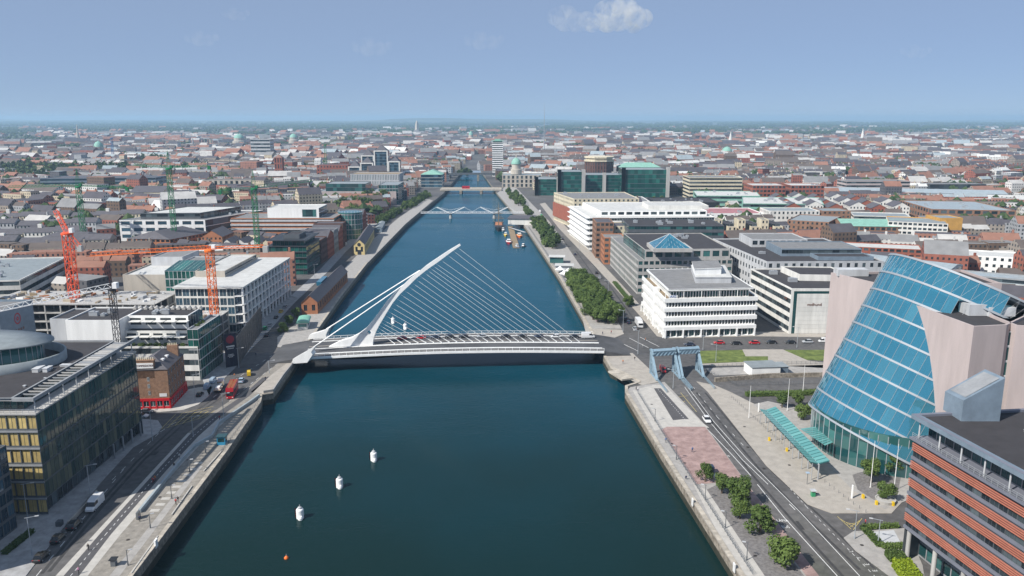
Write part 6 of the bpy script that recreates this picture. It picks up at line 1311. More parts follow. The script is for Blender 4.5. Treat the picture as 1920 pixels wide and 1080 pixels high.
for s in SPOTS[:300]:
    x, y, w, d, h, a, wc, rc, q = s; bank = 'south' if x < 0 else 'north'; dist = 'near the quays' if y < 650 else 'in the middle distance' if y < 950 else 'towards the skyline'; size = 'low' if h < 9.5 else 'tall' if h > 13.5 else 'medium'
    side = ('at the left edge' if x / y < -.45 else 'left of the cranes' if x / y < -.32 else 'among the cranes' if x / y < -.2 else 'close to the river' if x / y < .12 else 'behind the white offices' if x / y < .28 else 'behind the red apartments' if x / y < .45 else 'at the right edge')
    lab = '%s %s house with %s %s roof, %s, %s' % (size, WN[wc], RNm[rc], 'pitched' if q < .62 else 'flat', dist, side)
    o = bpy.data.objects.new('town_house', city_mesh('town_house', [(0, 0, w, d, h, 0, wc, rc, q)])); o.location = (x, y, 0); o.rotation_euler[2] = a; link(o); tag(o, lab, 'house', 'town houses of the city')
o = bpy.data.objects.new('distant_houses', city_mesh('distant_houses', SPOTS[300:])); link(o); tag(o, 'mass of brick and rendered houses running to the horizon', 'houses', kind='stuff')
print('city', len(SPOTS))
# far woods: lumps of foliage
b = MB(); rt = random.Random(9); nt_ = 0
def lump(x, y, r, h):
    for k in range(3):
        c = Vector((x + rt.uniform(-.5, .5) * r, y + rt.uniform(-.5, .5) * r, h * rt.uniform(.45, .7))); s = r * rt.uniform(.55, .85); i = len(b.v)
        b.v += [tuple(c + Vector((s * rt.uniform(.8, 1.1) * math.cos(t + k), s * rt.uniform(.8, 1.1) * math.sin(t + k), rt.uniform(-.2, .2) * s))) for t in (0, 1.257, 2.513, 3.77, 5.027)] + [tuple(c + Vector((0, 0, s * .85))), tuple(c - Vector((0, 0, s * .8)))]
        for q in range(5): b.f += [(i + q, i + (q + 1) % 5, i + 5), (i + (q + 1) % 5, i + q, i + 6)]; b.m += [0, 0]
y = 640.
while y < 16000:
    for k in range(int(10 + y * .004) if y < 4600 else 34):                # groups of trees: squares, gardens, avenues, woods
        x = rt.uniform(-.7, .7) * y; yy = y * rt.uniform(1, 1.06)
        if not free(Vector((x, yy)), 4): continue
        big = y > 4600; ang = rt.uniform(0, 3.14); el = rt.choice((1, 1, 3)); R_ = rt.uniform(12, 34) * max(1, y / 2400); n_ = rt.randint(5, 16) if not big else rt.randint(9, 24)
        for q in range(n_):
            u_, w_ = rt.gauss(0, 1) * R_ * el * .7, rt.gauss(0, 1) * R_ / el * .6; xx, y2 = x + u_ * math.cos(ang) - w_ * math.sin(ang), yy + u_ * math.sin(ang) + w_ * math.cos(ang); r = rt.uniform(3.6, 7.5) * max(1, y / 3000)
            if y2 < 600 or not free(Vector((xx, y2)), r * .6): continue
            lump(xx, y2, r, min(15 + r * .4, 2.6 * r))
    y *= 1.04
tag(b.build('distant_woods', M['leafdark']), 'scattered trees and woods between the far houses', 'woods', kind='stuff')
# low hills on the horizon
b = MB(); n_ = 140; hm_ = []
for ring, (yy, amp) in enumerate(((14500, 0), (17500, 1), (23000, .9))):
    for k in range(n_ + 1):
        x = -24000 + 48000 * k / n_; h = 30 + 42 * (math.sin(k * .11 + .5) + .6 * math.sin(k * .29 + 1) + .35 * math.sin(k * .71)); 
        if x < -9000: h += 60
        b.v.append((x, yy + 600 * math.sin(k * .2), max(2, h) * amp + (-1 if amp == 0 else 0)))
for ring in range(2):
    for k in range(n_): i = ring * (n_ + 1) + k; b.f.append((i, i + 1, i + n_ + 2, i + n_ + 1)); b.m.append(0)
M['hill'] = mat('hill', (.05, .085, .035), .95, 0, .5, .0012, 0, col2=(.11, .12, .07), detail=10)
tag(b.build('hills', M['hill'], None, True), 'low wooded hills along the horizon', kind='structure')
# ------------------------------------------------------------------ vehicles
def paint(name, col, rough=.3): 
    m = mat(name, col, rough, 0, .03, spec=.5); m.node_tree.nodes['Principled BSDF'].inputs['Coat Weight'].default_value = .4; return m
for k, c in dict(c_white=(.70, .70, .70), c_red=(.42, .015, .02), c_black=(.018, .019, .022), c_navy=(.02, .03, .06), c_silver=(.38, .40, .42), c_grey=(.12, .13, .14), c_yellow=(.75, .50, .01), c_blue=(.05, .16, .36), c_green=(.02, .28, .12), c_paleblue=(.36, .46, .56), c_bus=(.50, .012, .025)).items(): M[k] = paint(k, c)
M['tyre'] = mat('tyre', (.018, .018, .018), .9); M['carglass'] = glass('carglass', (.01, .012, .015), (.02, .025, .03)); M['lamp'] = mat('lamp', (.8, .8, .78), .2); M['lampred'] = mat('lampred', (.4, .01, .01), .3)
def wheel_mesh(r=.33, w=.22):
    b = MB(); b.tube((0, -w / 2, 0), (0, w / 2, 0), r, n=14); return b.mesh('wheel', [M['tyre']])
WH = wheel_mesh(); RIM = MB(); RIM.tube((0, -.125, 0), (0, .125, 0), .2, n=10); RIM = RIM.mesh('rim', [M['metal']])
def loft(secs, name, mats, mi=None):
    "secs: list of closed rings of equal length"
    b = MB(); n = len(secs[0])
    for k, s in enumerate(secs):
        b.v += [tuple(p) for p in s]
    for k in range(len(secs) - 1):
        for i in range(n): j = (i + 1) % n; b.f.append((k * n + i, k * n + j, (k + 1) * n + j, (k + 1) * n + i)); b.m.append(mi(k, i) if mi else 0)
    b.f.append(tuple(range(n - 1, -1, -1))); b.m.append(0); b.f.append(tuple((len(secs) - 1) * n + i for i in range(n))); b.m.append(0)
    return b.mesh(name, mats)
def ring(x, w, z0, z1, wt=None):
    wt = w * .86 if wt is None else wt
    return [(x, -w, z0 + .12), (x, -w, (z0 + z1) / 2 + .08), (x, -wt, z1), (x, wt, z1), (x, w, (z0 + z1) / 2 + .08), (x, w, z0 + .12), (x, w * .9, z0), (x, -w * .9, z0)]
def make_proto(name, body, cabin, wheels, lights, wr=1.):
    root = bpy.data.objects.new(name, None); COL.objects.link(root)
    def ch(nm, me, loc=(0, 0, 0), p=None, sc=None):
        o = bpy.data.objects.new(nm, me); o.location = loc; COL.objects.link(o); o.parent = p or root
        if sc: o.scale = (sc, 1, sc)
        return o
    ch('body', loft([ring(*s) for s in body], 'body', [M['c_white']]))
    ch('windows', loft([[(x, -w, z0), (x, -wt, z1), (x, wt, z1), (x, w, z0)] for (x, w, wt, z0, z1) in cabin[0]], 'windows', [M['carglass']]))
    ch('roof', loft([[(x, -w, z0), (x, -w * .95, z1), (x, w * .95, z1), (x, w, z0)] for (x, w, z0, z1) in cabin[1]], 'roof', [M['c_white']]))
    for (x, y) in wheels:
        w = ch('wheel', WH, (x, y, .33 * wr), None, wr); r = bpy.data.objects.new('rim', RIM); COL.objects.link(r); r.parent = w
    lb = MB(); lb.box(-.03, -.18, -.07, .03, .18, .07); lh_ = lb.mesh('headlight', [M['lamp']]); lt = MB(); lt.box(-.03, -.16, -.09, .03, .16, .09); lt = lt.mesh('tail_light', [M['lampred']])
    for (x, y, z, f) in lights: ch('headlight' if f else 'tail_light', lh_ if f else lt, (x, y, z))
    return root
CARP = make_proto('car', [(-2.1, .72, .38, .78), (-2.0, .84, .28, .92), (-1.2, .88, .22, .98), (.6, .88, .22, .96), (1.3, .86, .22, .88), (1.95, .80, .28, .74), (2.1, .66, .36, .64)],
    ([(-1.75, .80, .76, .94, .98), (-1.25, .80, .64, .94, 1.40), (.25, .80, .64, .94, 1.42), (1.1, .80, .74, .90, .95)], [(-1.28, .66, 1.37, 1.44), (-.5, .68, 1.42, 1.50), (.3, .66, 1.38, 1.45)]),
    [(-1.28, -.78), (-1.28, .78), (1.3, -.78), (1.3, .78)], [(2.04, -.56, .66, 1), (2.04, .56, .66, 1), (-2.06, -.6, .78, 0), (-2.06, .6, .78, 0)])
VANP = make_proto('van', [(-2.9, .92, .40, 2.3), (-2.85, .98, .34, 2.42), (1.0, .98, .32, 2.42), (1.15, .97, .32, 2.3), (2.0, .95, .34, 1.25), (2.7, .88, .36, 1.05), (2.8, .78, .42, .9)],
    ([(.3, .985, .9, 1.45, 2.1), (1.2, .985, .88, 1.42, 2.15), (1.62, .975, .86, 1.40, 1.82), (2.06, .95, .9, 1.28, 1.32)], [(-2.8, .88, 2.40, 2.46), (-.6, .9, 2.42, 2.50), (1.1, .86, 2.36, 2.43)]),
    [(-1.8, -.86), (-1.8, .86), (1.9, -.86), (1.9, .86)], [(2.74, -.62, .85, 1), (2.74, .62, .85, 1), (-2.9, -.8, 1.1, 0), (-2.9, .8, 1.1, 0)])
used = {}
def vehicle(proto, label, cat, p, heading, col, z=.03, group=None, sc=1., name=None):
    o = copy_tree(proto); o.name = name or proto.name.split('.')[0]; o.location = (p[0], p[1], z); o.rotation_euler[2] = heading; o.scale = (sc,) * 3; tag(o, label, cat, group)
    for ch in o.children:
        if ch.name.split('.')[0] in ('body', 'roof'): s = ch.material_slots[0]; s.link = 'OBJECT'; s.material = M[col]
    return o
def head(a, b_): d = (at(*b_).xy - at(*a).xy); return math.atan2(d.y, d.x)
HL = head((140, 1000), (330, 800)); HR = head((1408, 930), (1300, 780)); HB = math.atan2(BU.y, BU.x)
# on the bridge, nose to tail in the far lane
for k, (u_, col, lab) in enumerate(((755, 'c_red', 'bright red car on the bridge, nearest the pylon'), (790, 'c_red', 'dark red car second from the pylon on the bridge'), (817, 'c_navy', 'navy car behind the two red cars on the bridge'), (843, 'c_black', 'black car fourth from the pylon on the bridge'), (869, 'c_black', 'black car fifth from the pylon on the bridge'), (903, 'c_silver', 'silver car near the middle of the bridge'), (948, 'c_black', 'black car just past the middle of the bridge'), (979, 'c_black', 'black car between mid-bridge and the white car'), (1010, 'c_navy', 'dark blue car before the white car on the bridge'), (1042, 'c_white', 'white car third from the north end of the bridge'), (1077, 'c_black', 'black car right behind the white van on the bridge'))):
    p = at(u_, 632, 3.3); s = (p.xy - BA).dot(BU); q = bp(s, 6.6); vehicle(CARP, lab, 'car', q, HB + math.pi, col, q.z + .03, 'cars queueing on the bridge')
p = at(1102, 632, 2.6); q = bp((p.xy - BA).dot(BU), 6.4); vehicle(VANP, 'white box van leaving the north end of the bridge', 'van', q, HB, 'c_white', q.z + .03)
# crossing road in front of the offices
for (u_, v_, col, lab, pr) in ((1292, 648, 'c_navy', 'navy car stopped at the left of the crossing road', CARP), (1348, 645, 'c_red', 'left one of two red cars on the crossing road', CARP), (1380, 646, 'c_black', 'black car between the two red cars', CARP), (1414, 645, 'c_red', 'right one of two red cars on the crossing road', CARP), (1446, 644, 'c_black', 'black car just right of the red cars', CARP), (1482, 644, 'c_black', 'black car left of the silver estate', CARP), (1514, 643, 'c_silver', 'silver estate car on the crossing road', CARP), (1545, 642, 'c_white', 'white van at the granite wall', VANP)):
    vehicle(pr, lab, 'car' if pr is CARP else 'van', at(u_, v_), math.pi, col, sc=1.08 if pr is CARP else .85, group='traffic on the crossing road')
vehicle(CARP, 'white car driving away from the lifting bridges', 'car', at(1325, 790), HR + math.pi, 'c_white', sc=1.1); vehicle(VANP, 'red van passing under the left lifting bridge', 'van', at(1243, 697), HR + math.pi, 'c_red', sc=.85)
HQ = head((1180, 600), (1100, 490)); 
for (u_, v_, col, lab, pr) in ((1190, 618, 'c_silver', 'silver car at the stop line beside the lorry', CARP), (1178, 606, 'c_navy', 'dark blue car behind the silver car', CARP), (1172, 600, 'c_black', 'black car third in the queue by the trees', CARP), (1124, 522, 'c_silver', 'silver car parked by the grey office', CARP), (1118, 513, 'c_black', 'black car parked by the orange block', CARP), (1078, 478, 'c_navy', 'navy car under the road gantry', CARP), (1040, 440, 'c_white', 'white van on the quay road by the stepped office', VANP), (1028, 424, 'c_white', 'white car beside the cream hotel', CARP), (1024, 418, 'c_silver', 'silver car beside the cream hotel', CARP), (1015, 406, 'c_green', 'green van beyond the cream hotel', VANP), (1012, 398, 'c_white', 'white van beyond the cream hotel', VANP), (1055, 450, 'c_black', 'black car on the quay road', CARP)):
    vehicle(pr, lab, 'car' if pr is CARP else 'van', at(u_, v_), HQ, col, group='traffic on the north quay road')
# south bank traffic
for (u_, v_, col, lab, pr, h_, s_) in ((178, 952, 'c_white', 'white panel van by the yellow blinds office', VANP, HL + math.pi, 1.12), (78, 1048, 'c_black', 'nearest black car at the bottom left', CARP, HL, 1.1), (110, 1013, 'c_black', 'black car second from the bottom left', CARP, HL, 1.1), (140, 988, 'c_black', 'black estate car behind the white panel van', CARP, HL, 1.15), (264, 783, 'c_white', 'white patterned car in front of the pub', CARP, 0, 1.15), (276, 774, 'c_grey', 'grey car at the pub corner', CARP, 0, 1.), (467, 703, 'c_yellow', 'yellow van on the south quay road', VANP, HL + .25, .72), (453, 716, 'c_paleblue', 'pale blue car ahead of the red bus', CARP, HL + .1, 1.1), (389, 728, 'c_paleblue', 'pale blue van parked beside the pub', VANP, HL, .8), (400, 717, 'c_paleblue', 'second pale blue van parked beside the pub', VANP, HL, .8), (375, 742, 'c_black', 'black car parked at the pub corner', CARP, HL, 1.), (497, 618, 'c_green', 'green and white car beside the colonnade', CARP, HL + .1, 1.1), (506, 611, 'c_silver', 'silver car behind the green one', CARP, HL + .1, 1.), (500, 630, 'c_black', 'black car opposite the hoarding', CARP, HL + .1, 1.), (527, 586, 'c_yellow', 'yellow taxi along the colonnade', CARP, HL, 1.), (535, 577, 'c_silver', 'silver car along the colonnade', CARP, HL, 1.), (518, 597, 'c_black', 'black car along the colonnade', CARP, HL, 1.), (648, 460, 'c_white', 'white van by the quay houses', VANP, HL, 1.), (690, 425, 'c_silver', 'silver car by the tall trees', CARP, HL, 1.)):
    vehicle(pr, lab, 'car' if pr is CARP else 'van', at(u_, v_), h_, col, sc=s_)
def bus(label, p, heading, z=.03, top='open', sc=1.):
    t = thing('bus', label, 'bus', (0, 0, 0)); INV.pop(t.name, None)
    b = MB(); b.box(-5.2, -1.25, .35, 5.2, 1.25, 2.0); b.build('lower_body', M['c_bus'], t); b = MB(); b.box(-5.22, -1.2, 2.0, 5.15, 1.2, 2.75); b.build('windows', M['carglass'], t)
    b = MB(); b.box(-5.2, -1.25, 2.75, 5.2, 1.25, 3.15)
    for s_ in (-1.25, 1.13): b.box(-5.2, s_, 3.15, 5.2, s_ + .12, 3.95)
    b.box(5.05, -1.13, 3.15, 5.2, 1.13, 4.2); b.box(-5.2, -1.13, 3.15, -5.05, 1.13, 3.95); b.build('upper_deck', M['c_bus'], t)
    for k in range(9):
        for y in (-.62, .62): b = MB(); x = -4.4 + k * .95; b.box(x, y - .42, 3.15, x + .4, y + .42, 3.6); b.box(x - .1, y - .42, 3.6, x + .02, y + .42, 4.1); b.build('seat', M['brickorange'], t)
    for (x, y) in ((-3, -1.1), (-3, 1.1), (3.2, -1.1), (3.2, 1.1)): o = bpy.data.objects.new('wheel', WH); o.location = (x, y, .48); o.scale = (1.45, 1.2, 1.45); COL.objects.link(o); o.parent = t
    b = MB(); b.box(5.2, -1.1, 1.3, 5.26, 1.1, 2.6); b.build('windscreen', M['carglass'], t); b = MB(); b.box(5.2, -1.05, .6, 5.25, -.7, .85); b.build('headlight', M['lamp'], t); b = MB(); b.box(5.2, .7, .6, 5.25, 1.05, .85); b.build('headlight', M['lamp'], t)
    t.location = (p[0], p[1], z); t.rotation_euler[2] = heading; t.scale = (sc,) * 3; return t
bus('open-top red double-decker bus on the south quay road', at(436, 740), HL + .12 + math.pi); bus('red bus crossing the low road bridge', (-62, 1080), 0, 2.25)
def lorry(label, p, heading, col, flat=False):
    t = thing('lorry', label, 'lorry', (0, 0, 0)); INV.pop(t.name, None)
    b = MB(); b.box(-4.2, -1.1, .75, 4.0, 1.1, 1.0); b.build('chassis', M['c_grey'], t)
    if flat:
        b = MB(); b.box(-4.4, -1.2, 1.0, 2.0, 1.2, 1.15); b.box(2.0, -1.2, 1.0, 2.1, 1.2, 2.2); b.build('flatbed', M['sand'], t); b = MB(); b.box(-3.6, -.7, 1.15, -1.4, .7, 1.9); b.build('load', M['steelwhite'], t); b = MB(); b.box(-.4, -.8, 1.15, 1.4, .8, 1.75); b.build('load', M['grey'], t)
    else: b = MB(); b.box(-4.3, -1.22, 1.0, 2.1, 1.22, 3.6); b.build('box_body', M[col], t)
    b = MB(); b.prism([(2.3, -1.15), (4.3, -1.1), (4.3, 1.1), (2.3, 1.15)], .6, 2.7); b.box(2.3, -1.0, 2.7, 3.6, 1.0, 3.1); b.build('cab', M[col], t); b = MB(); b.box(4.3, -1.0, 1.6, 4.34, 1.0, 2.5); b.build('windscreen', M['carglass'], t)
    for (x, y) in ((-2.9, -.98), (-2.9, .98), (3.2, -.98), (3.2, .98)): o = bpy.data.objects.new('wheel', WH); o.location = (x, y, .46); o.scale = (1.4, 1.2, 1.4); COL.objects.link(o); o.parent = t
    t.location = (p[0], p[1], .03); t.rotation_euler[2] = heading
lorry('white box lorry waiting at the north junction', at(1198, 612), HQ + math.pi, 'c_white'); lorry('flatbed lorry with white cab in front of the pub', at(412, 730), HL + .1, 'c_white', True)
for o in (CARP, VANP):
    for ch in list(o.children):
        for g in list(ch.children): bpy.data.objects.remove(g)
        bpy.data.objects.remove(ch)
    bpy.data.objects.remove(o)
# ------------------------------------------------------------------ road markings
def line(name, px, w, mk='paint', dash=None, z=.03, lab='white road line', parent=None):
    P = [at(u_, v_, z) for u_, v_ in px]; b = MB()
    for a, c in zip(P, P[1:]):
        L = (c - a).length; d = (c - a) / L; s = Vector((-d.y, d.x, 0)) * w / 2; t = 0.
        while t < L:
            e = min(L, t + (dash[0] if dash else L)); p, q = a + d * t, a + d * e; b.poly([p - s, q - s, q + s, p + s]); t = e + (dash[1] if dash else 1)
    o = b.build(name, M[mk], parent); 
    if parent is None: tag(o, lab, kind='structure')
    return o
for (px, w, dash) in (([(1290, 726), (1338, 790), (1400, 860), (1500, 960), (1612, 1080)], .16, None), ([(1284, 726), (1330, 790), (1392, 862), (1440, 908)], .16, None), ([(1322, 800), (1370, 850), (1408, 892)], .18, None), ([(1420, 908), (1470, 970), (1570, 1080)], .18, None), ([(1320, 722), (1440, 870), (1512, 950), (1640, 1080)], .12, (1.0, 1.2)), ([(1334, 738), (1446, 868), (1520, 940)], .12, (.7, .7)), ([(1480, 945), (1500, 965)], .2, (3, 3)), ([(1300, 726), (1345, 782), (1400, 842)], .14, (2, 5))):
    line('road_marking', px, w, 'paint', dash, .012)
for (px, w, dash) in (([(1262, 740), (1302, 790)], .14, None), ([(1276, 736), (1306, 772)], .14, None), ([(1264, 745), (1290, 742)], .14, None), ([(1296, 782), (1278, 772)], .14, None), ([(1284, 752), (1270, 760)], .14, None)): line('yellow_marking', px, w, 'paintyellow', dash, .013, 'yellow hatched road line')
line('cycle_marking', [(132, 1080), (198, 1002), (304, 880), (364, 816), (408, 779)], .14, 'paint', (1.0, 1.1), .165, 'dashed line of the south cycle lane'); line('cycle_marking', [(1234, 730), (1284, 786)], .12, 'paint', (.8, .9), .165, 'dashed line of the short cycle lane')
for px in ([(68, 1080), (178, 945), (240, 870)], [(210, 900), (300, 810), (360, 772)], [(400, 745), (452, 704), (520, 660)], [(430, 752), (480, 712), (528, 676)]): line('road_marking', px, .14, 'paint', (2.5, 3.5), .012)
for k in range(7): line('yellow_marking', [(300 + k * 14, 806 - k * 4), (330 + k * 12, 776 - k * 1)], .14, 'paintyellow', None, .013, 'yellow box junction line'); 
for k in range(5): line('yellow_marking', [(304 + k * 8, 804 - k * 7), (384 + k * 4, 782 - k * 5)], .14, 'paintyellow', None, .014, 'yellow box junction line')
for px in ([(1136, 640), (1180, 660)], [(1150, 636), (1196, 658)], [(1180, 634), (1216, 652)], [(1200, 632), (1236, 650)]): line('road_marking', px, .25, 'paint', None, .03)
for k in range(6): line('yellow_marking', [(1570 + k * 6, 968 + k * 5), (1596 + k * 4, 992 - k * 4)], .12, 'paintyellow', None, .013, 'yellow keep-clear hatching')
for k in range(3): line('bay_marking', [(1594 + k * 40, 1022 + k * 34), (1606 + k * 40, 1018 + k * 34)], .12, 'paint', None, .013, 'white bay line')
def road_text(s, u_, v_, ang, size, sy=2.2, lab=''):
    p = at(u_, v_, .016); o = text('road_lettering', s, p, (0, 0, ang), size, M['paint'], None, .0, 'CENTER'); o.scale = (1, sy, 1); tag(o, lab, kind='structure'); return o
RA = HR - math.pi / 2
road_text('LÁNA', 1467, 976, RA - math.pi * 0, 1.1, 1.6, 'white lettering of the bus lane, first word'); road_text('BUS', 1473, 988, RA, 1.1, 1.6, 'white lettering of the bus lane, second word'); road_text('BUS', 1363, 855, RA, 1.0, 1.4, 'white bus lettering nearer the bridges')
for k, ch_ in enumerate('LYEED'): road_text(ch_, 1596 + k * 15, 1034 + k * 12, RA + math.pi / 2, 1.2, 1.2, 'white letter painted in the parking bay')
road_text('GO MALL', 1313, 806, RA, .8, 1.5, 'worn white slow lettering'); road_text('SLOW', 1326, 818, RA, .8, 1.5, 'worn slow lettering beside the yellow marks')
# wear on the road: tyre tracks, repair patches, manholes
M['wear'] = mat('wear', (.048, .047, .047), .85, 0, .35, .4, detail=8); M['patch'] = mat('patch', (.085, .083, .08), .9, 0, .3, .6, detail=8); M['iron'] = mat('iron', (.06, .05, .045), .6, .3)
for px, w in (([(1300, 742), (1352, 812), (1412, 892), (1500, 992), (1580, 1080)], .7), ([(1306, 736), (1362, 806), (1424, 880), (1516, 976), (1612, 1068)], .7), ([(1322, 736), (1386, 812), (1450, 886), (1540, 970), (1640, 1066)], .7), ([(92, 1072), (190, 952), (270, 862), (350, 790), (430, 735)], .8), ([(78, 1076), (176, 956), (256, 866), (336, 792), (418, 736)], .8), ([(1180, 610), (1130, 540), (1080, 470)], .8), ([(1200, 614), (1146, 540), (1092, 470)], .8)): line('tyre_track', px, w, 'wear', None, .006, 'dark tyre track worn into the asphalt')
rw_ = random.Random(31)
for k, (u_, v_) in enumerate([(1410, 880), (1380, 830), (1452, 915), (1500, 985), (1545, 1010), (1350, 795), (1318, 760), (150, 1010), (230, 905), (290, 850), (340, 800), (410, 752), (455, 725), (1212, 650), (1180, 645), (1300, 640), (1400, 652), (1150, 565), (1120, 520), (470, 690)]):
    p = at(u_, v_, .008); a_ = HR if u_ > 900 else HL; w_, l_ = rw_.uniform(.5, 1.6), rw_.uniform(1.2, 5); d_ = Vector((math.cos(a_), math.sin(a_), 0)); n_ = Vector((-d_.y, d_.x, 0)); b = MB(); b.poly([p - d_ * l_ / 2 - n_ * w_ / 2, p + d_ * l_ / 2 - n_ * w_ / 2, p + d_ * l_ / 2 + n_ * w_ / 2, p - d_ * l_ / 2 + n_ * w_ / 2]); tag(b.build('road_patch', M['patch' if k % 3 else 'wear']), 'rectangular repair patch in the asphalt', kind='structure')
for k, (u_, v_) in enumerate([(1260, 832), (1284, 868), (1402, 838), (1432, 878), (1396, 800), (1530, 925), (1616, 1022), (240, 1012), (300, 932), (352, 862), (1222, 758), (1416, 1042), (1372, 952), (1690, 1080), (1480, 872)]):
    p = at(u_, v_, .165); b = MB(); b.tube(p, p + Vector((0, 0, .012)), .42, n=14); tag(b.build('manhole_cover', M['iron']), 'dark round manhole cover set in the paving', kind='structure')
for k in range(9):
    f = k / 9; p = at(372 - f * 92, 868 + f * 100, .156); b = MB(); d_ = Vector((math.cos(HL), math.sin(HL), 0)); n_ = Vector((-d_.y, d_.x, 0)); b.poly([p - d_ * .7 - n_ * 1.1, p + d_ * .7 - n_ * 1.1, p + d_ * .7 + n_ * 1.1, p - d_ * .7 + n_ * 1.1]); tag(b.build('paving_panel', M['pavepale']), 'pale rectangular panel let into the promenade setts', kind='structure')
# ------------------------------------------------------------------ lifting bridges
M['lift'] = mat('lift', (.24, .34, .41), .55, .1, .15, .8)
def lifting(label, L, R, h, front):
    L, R = at(*L).xy, at(*R).xy; t = thing('lifting_bridge', label, 'bridge', (*((L + R) / 2), 0)); u = (R - L).normalized(); f = (at(*front).xy - L).normalized(); w = .95
    for P in (L, R):
        b = MB(); b.bar((*P, 0), (*P, h), w); q = P + f * 9.5; b.bar((*q, .2), (*P, h - .4), w * .9); b.bar((*(P + f * 4), .2), (*(P + f * 1.6), h * .62), .3); b.bar((*P, h * .5), (*(P + f * 4.6), h * .5), .3); b.bar((*P, .3), (*q, .3), .5); b.build('side_frame', M['lift'], t)
        b = MB(); pts = [P + f * (-.2) ]
        for k in range(9): a0, a1 = math.pi * .15 + k * .2, math.pi * .15 + (k + 1) * .2; b.bar((*(P + f * (2.6 * math.cos(a0))), h - 2.2 + 2.6 * math.sin(a0)), (*(P + f * (2.6 * math.cos(a1))), h - 2.2 + 2.6 * math.sin(a1)), .6)
        b.build('rolling_quadrant', M['lift'], t)
    b = MB(); bk = -f * 1.2; b.prism([L + bk, R + bk, R + bk + f * 3.4, L + bk + f * 3.4], h - 1.6, h + .2); b.build('counterweight', M['lift'], t)
    for k in range(6): p, q = L.lerp(R, k / 6), L.lerp(R, (k + 1) / 6); b = MB(); b.bar((*(p + f * 2.3), h - 1.6), (*(q + f * 2.3), h + .1), .2); b.bar((*(p + f * 2.3), h + .3), (*(q + f * 2.3), h + .3), .3); b.build('cross_brace', M['lift'], t)
    for P in (L, R):
        b = MB(); 
        for k in range(14): q = P + f * (9.5 + k * 1.0); b.bar((*q, 0), (*q, 1.3), .1)
        for z in (.5, .9, 1.3): b.bar((*(P + f * 9.5), z), (*(P + f * 22.5), z), .09)
        b.build('railing', M['lift'], t)
lifting('left blue-grey lifting bridge portal across the quay road', (1220, 700), (1262, 697), 9.0, (1262, 752)); lifting('right blue-grey lifting bridge portal across the quay road', (1268, 696), (1306, 694), 9.0, (1308, 744))
# ------------------------------------------------------------------ canopy in front of the drum
M['canopy'] = glass('canopy', (.10, .29, .28), (.15, .37, .35), .2, .5); M['canopydark'] = mat('canopydark', (.03, .13, .13), .5)
cn = thing('glass_canopy', 'long turquoise glass canopy on steel posts beside the plaza', 'canopy', (*at(1490, 830).xy, 0)); zc = 5.0
A, Bq = at(1424, 768, zc).xy, at(1520, 868, zc).xy; A2, B2 = at(1454, 764, zc).xy, at(1556, 866, zc).xy; NP = 22
for k in range(NP):
    f0, f1 = k / NP, (k + .80) / NP; q = [A.lerp(Bq, f0), A2.lerp(B2, f0), A2.lerp(B2, f1), A.lerp(Bq, f1)]; m0, m1 = q[0].lerp(q[1], .42), q[3].lerp(q[2], .42)
    for (p4, zz4) in (((q[0], m0, m1, q[3]), (.25, -.35, -.35, .25)), ((m0, q[1], q[2], m1), (-.35, .35, .35, -.35))):
        b = MB(); T = [Vector((*p, zc + z)) for p, z in zip(p4, zz4)]; b.poly(T); b.poly([v - Vector((0, 0, .06)) for v in reversed(T)])
        for i in range(4): j = (i + 1) % 4; b.poly([T[i], T[j], T[j] - Vector((0, 0, .06)), T[i] - Vector((0, 0, .06))])
        b.build('roof_panel', M['canopy'], cn)
    g = [A.lerp(Bq, (k + .9) / NP), A2.lerp(B2, (k + .9) / NP)]; b = MB(); b.bar((*g[0], zc + .1), (*g[0].lerp(g[1], .42), zc - .5), .28, .2); b.bar((*g[0].lerp(g[1], .42), zc - .5), (*g[1], zc + .2), .28, .2); b.build('rafter', M['canopydark'], cn)
for k in range(7):
    f = k / 6; p = A.lerp(Bq, f).lerp(A2.lerp(B2, f), .45); b = MB(); b.tube((*p, .14), (*p, zc - .45), .2, n=10); b.build('post', M['metal'], cn); p = A.lerp(Bq, f).lerp(A2.lerp(B2, f), .1); b = MB(); b.tube((*p, .14), (*p, zc - .1), .1, n=8); b.build('post', M['metal'], cn)
b = MB(); m = [A.lerp(A2, .42), Bq.lerp(B2, .42)]; b.bar((*m[0], zc - .55), (*m[1], zc - .55), .35); b.build('gutter_beam', M['lightgrey'], cn)
A, Bq = at(1500, 806, zc).xy, at(1548, 838, zc).xy; A2, B2 = at(1530, 802, zc).xy, at(1562, 832, zc).xy
for k in range(10):
    f0, f1 = k / 10, (k + .8) / 10; q = [A.lerp(Bq, f0), A2.lerp(B2, f0), A2.lerp(B2, f1), A.lerp(Bq, f1)]; b = MB(); b.prism(q, zc + .3, zc + .36); b.build('roof_panel', M['canopy'], cn)
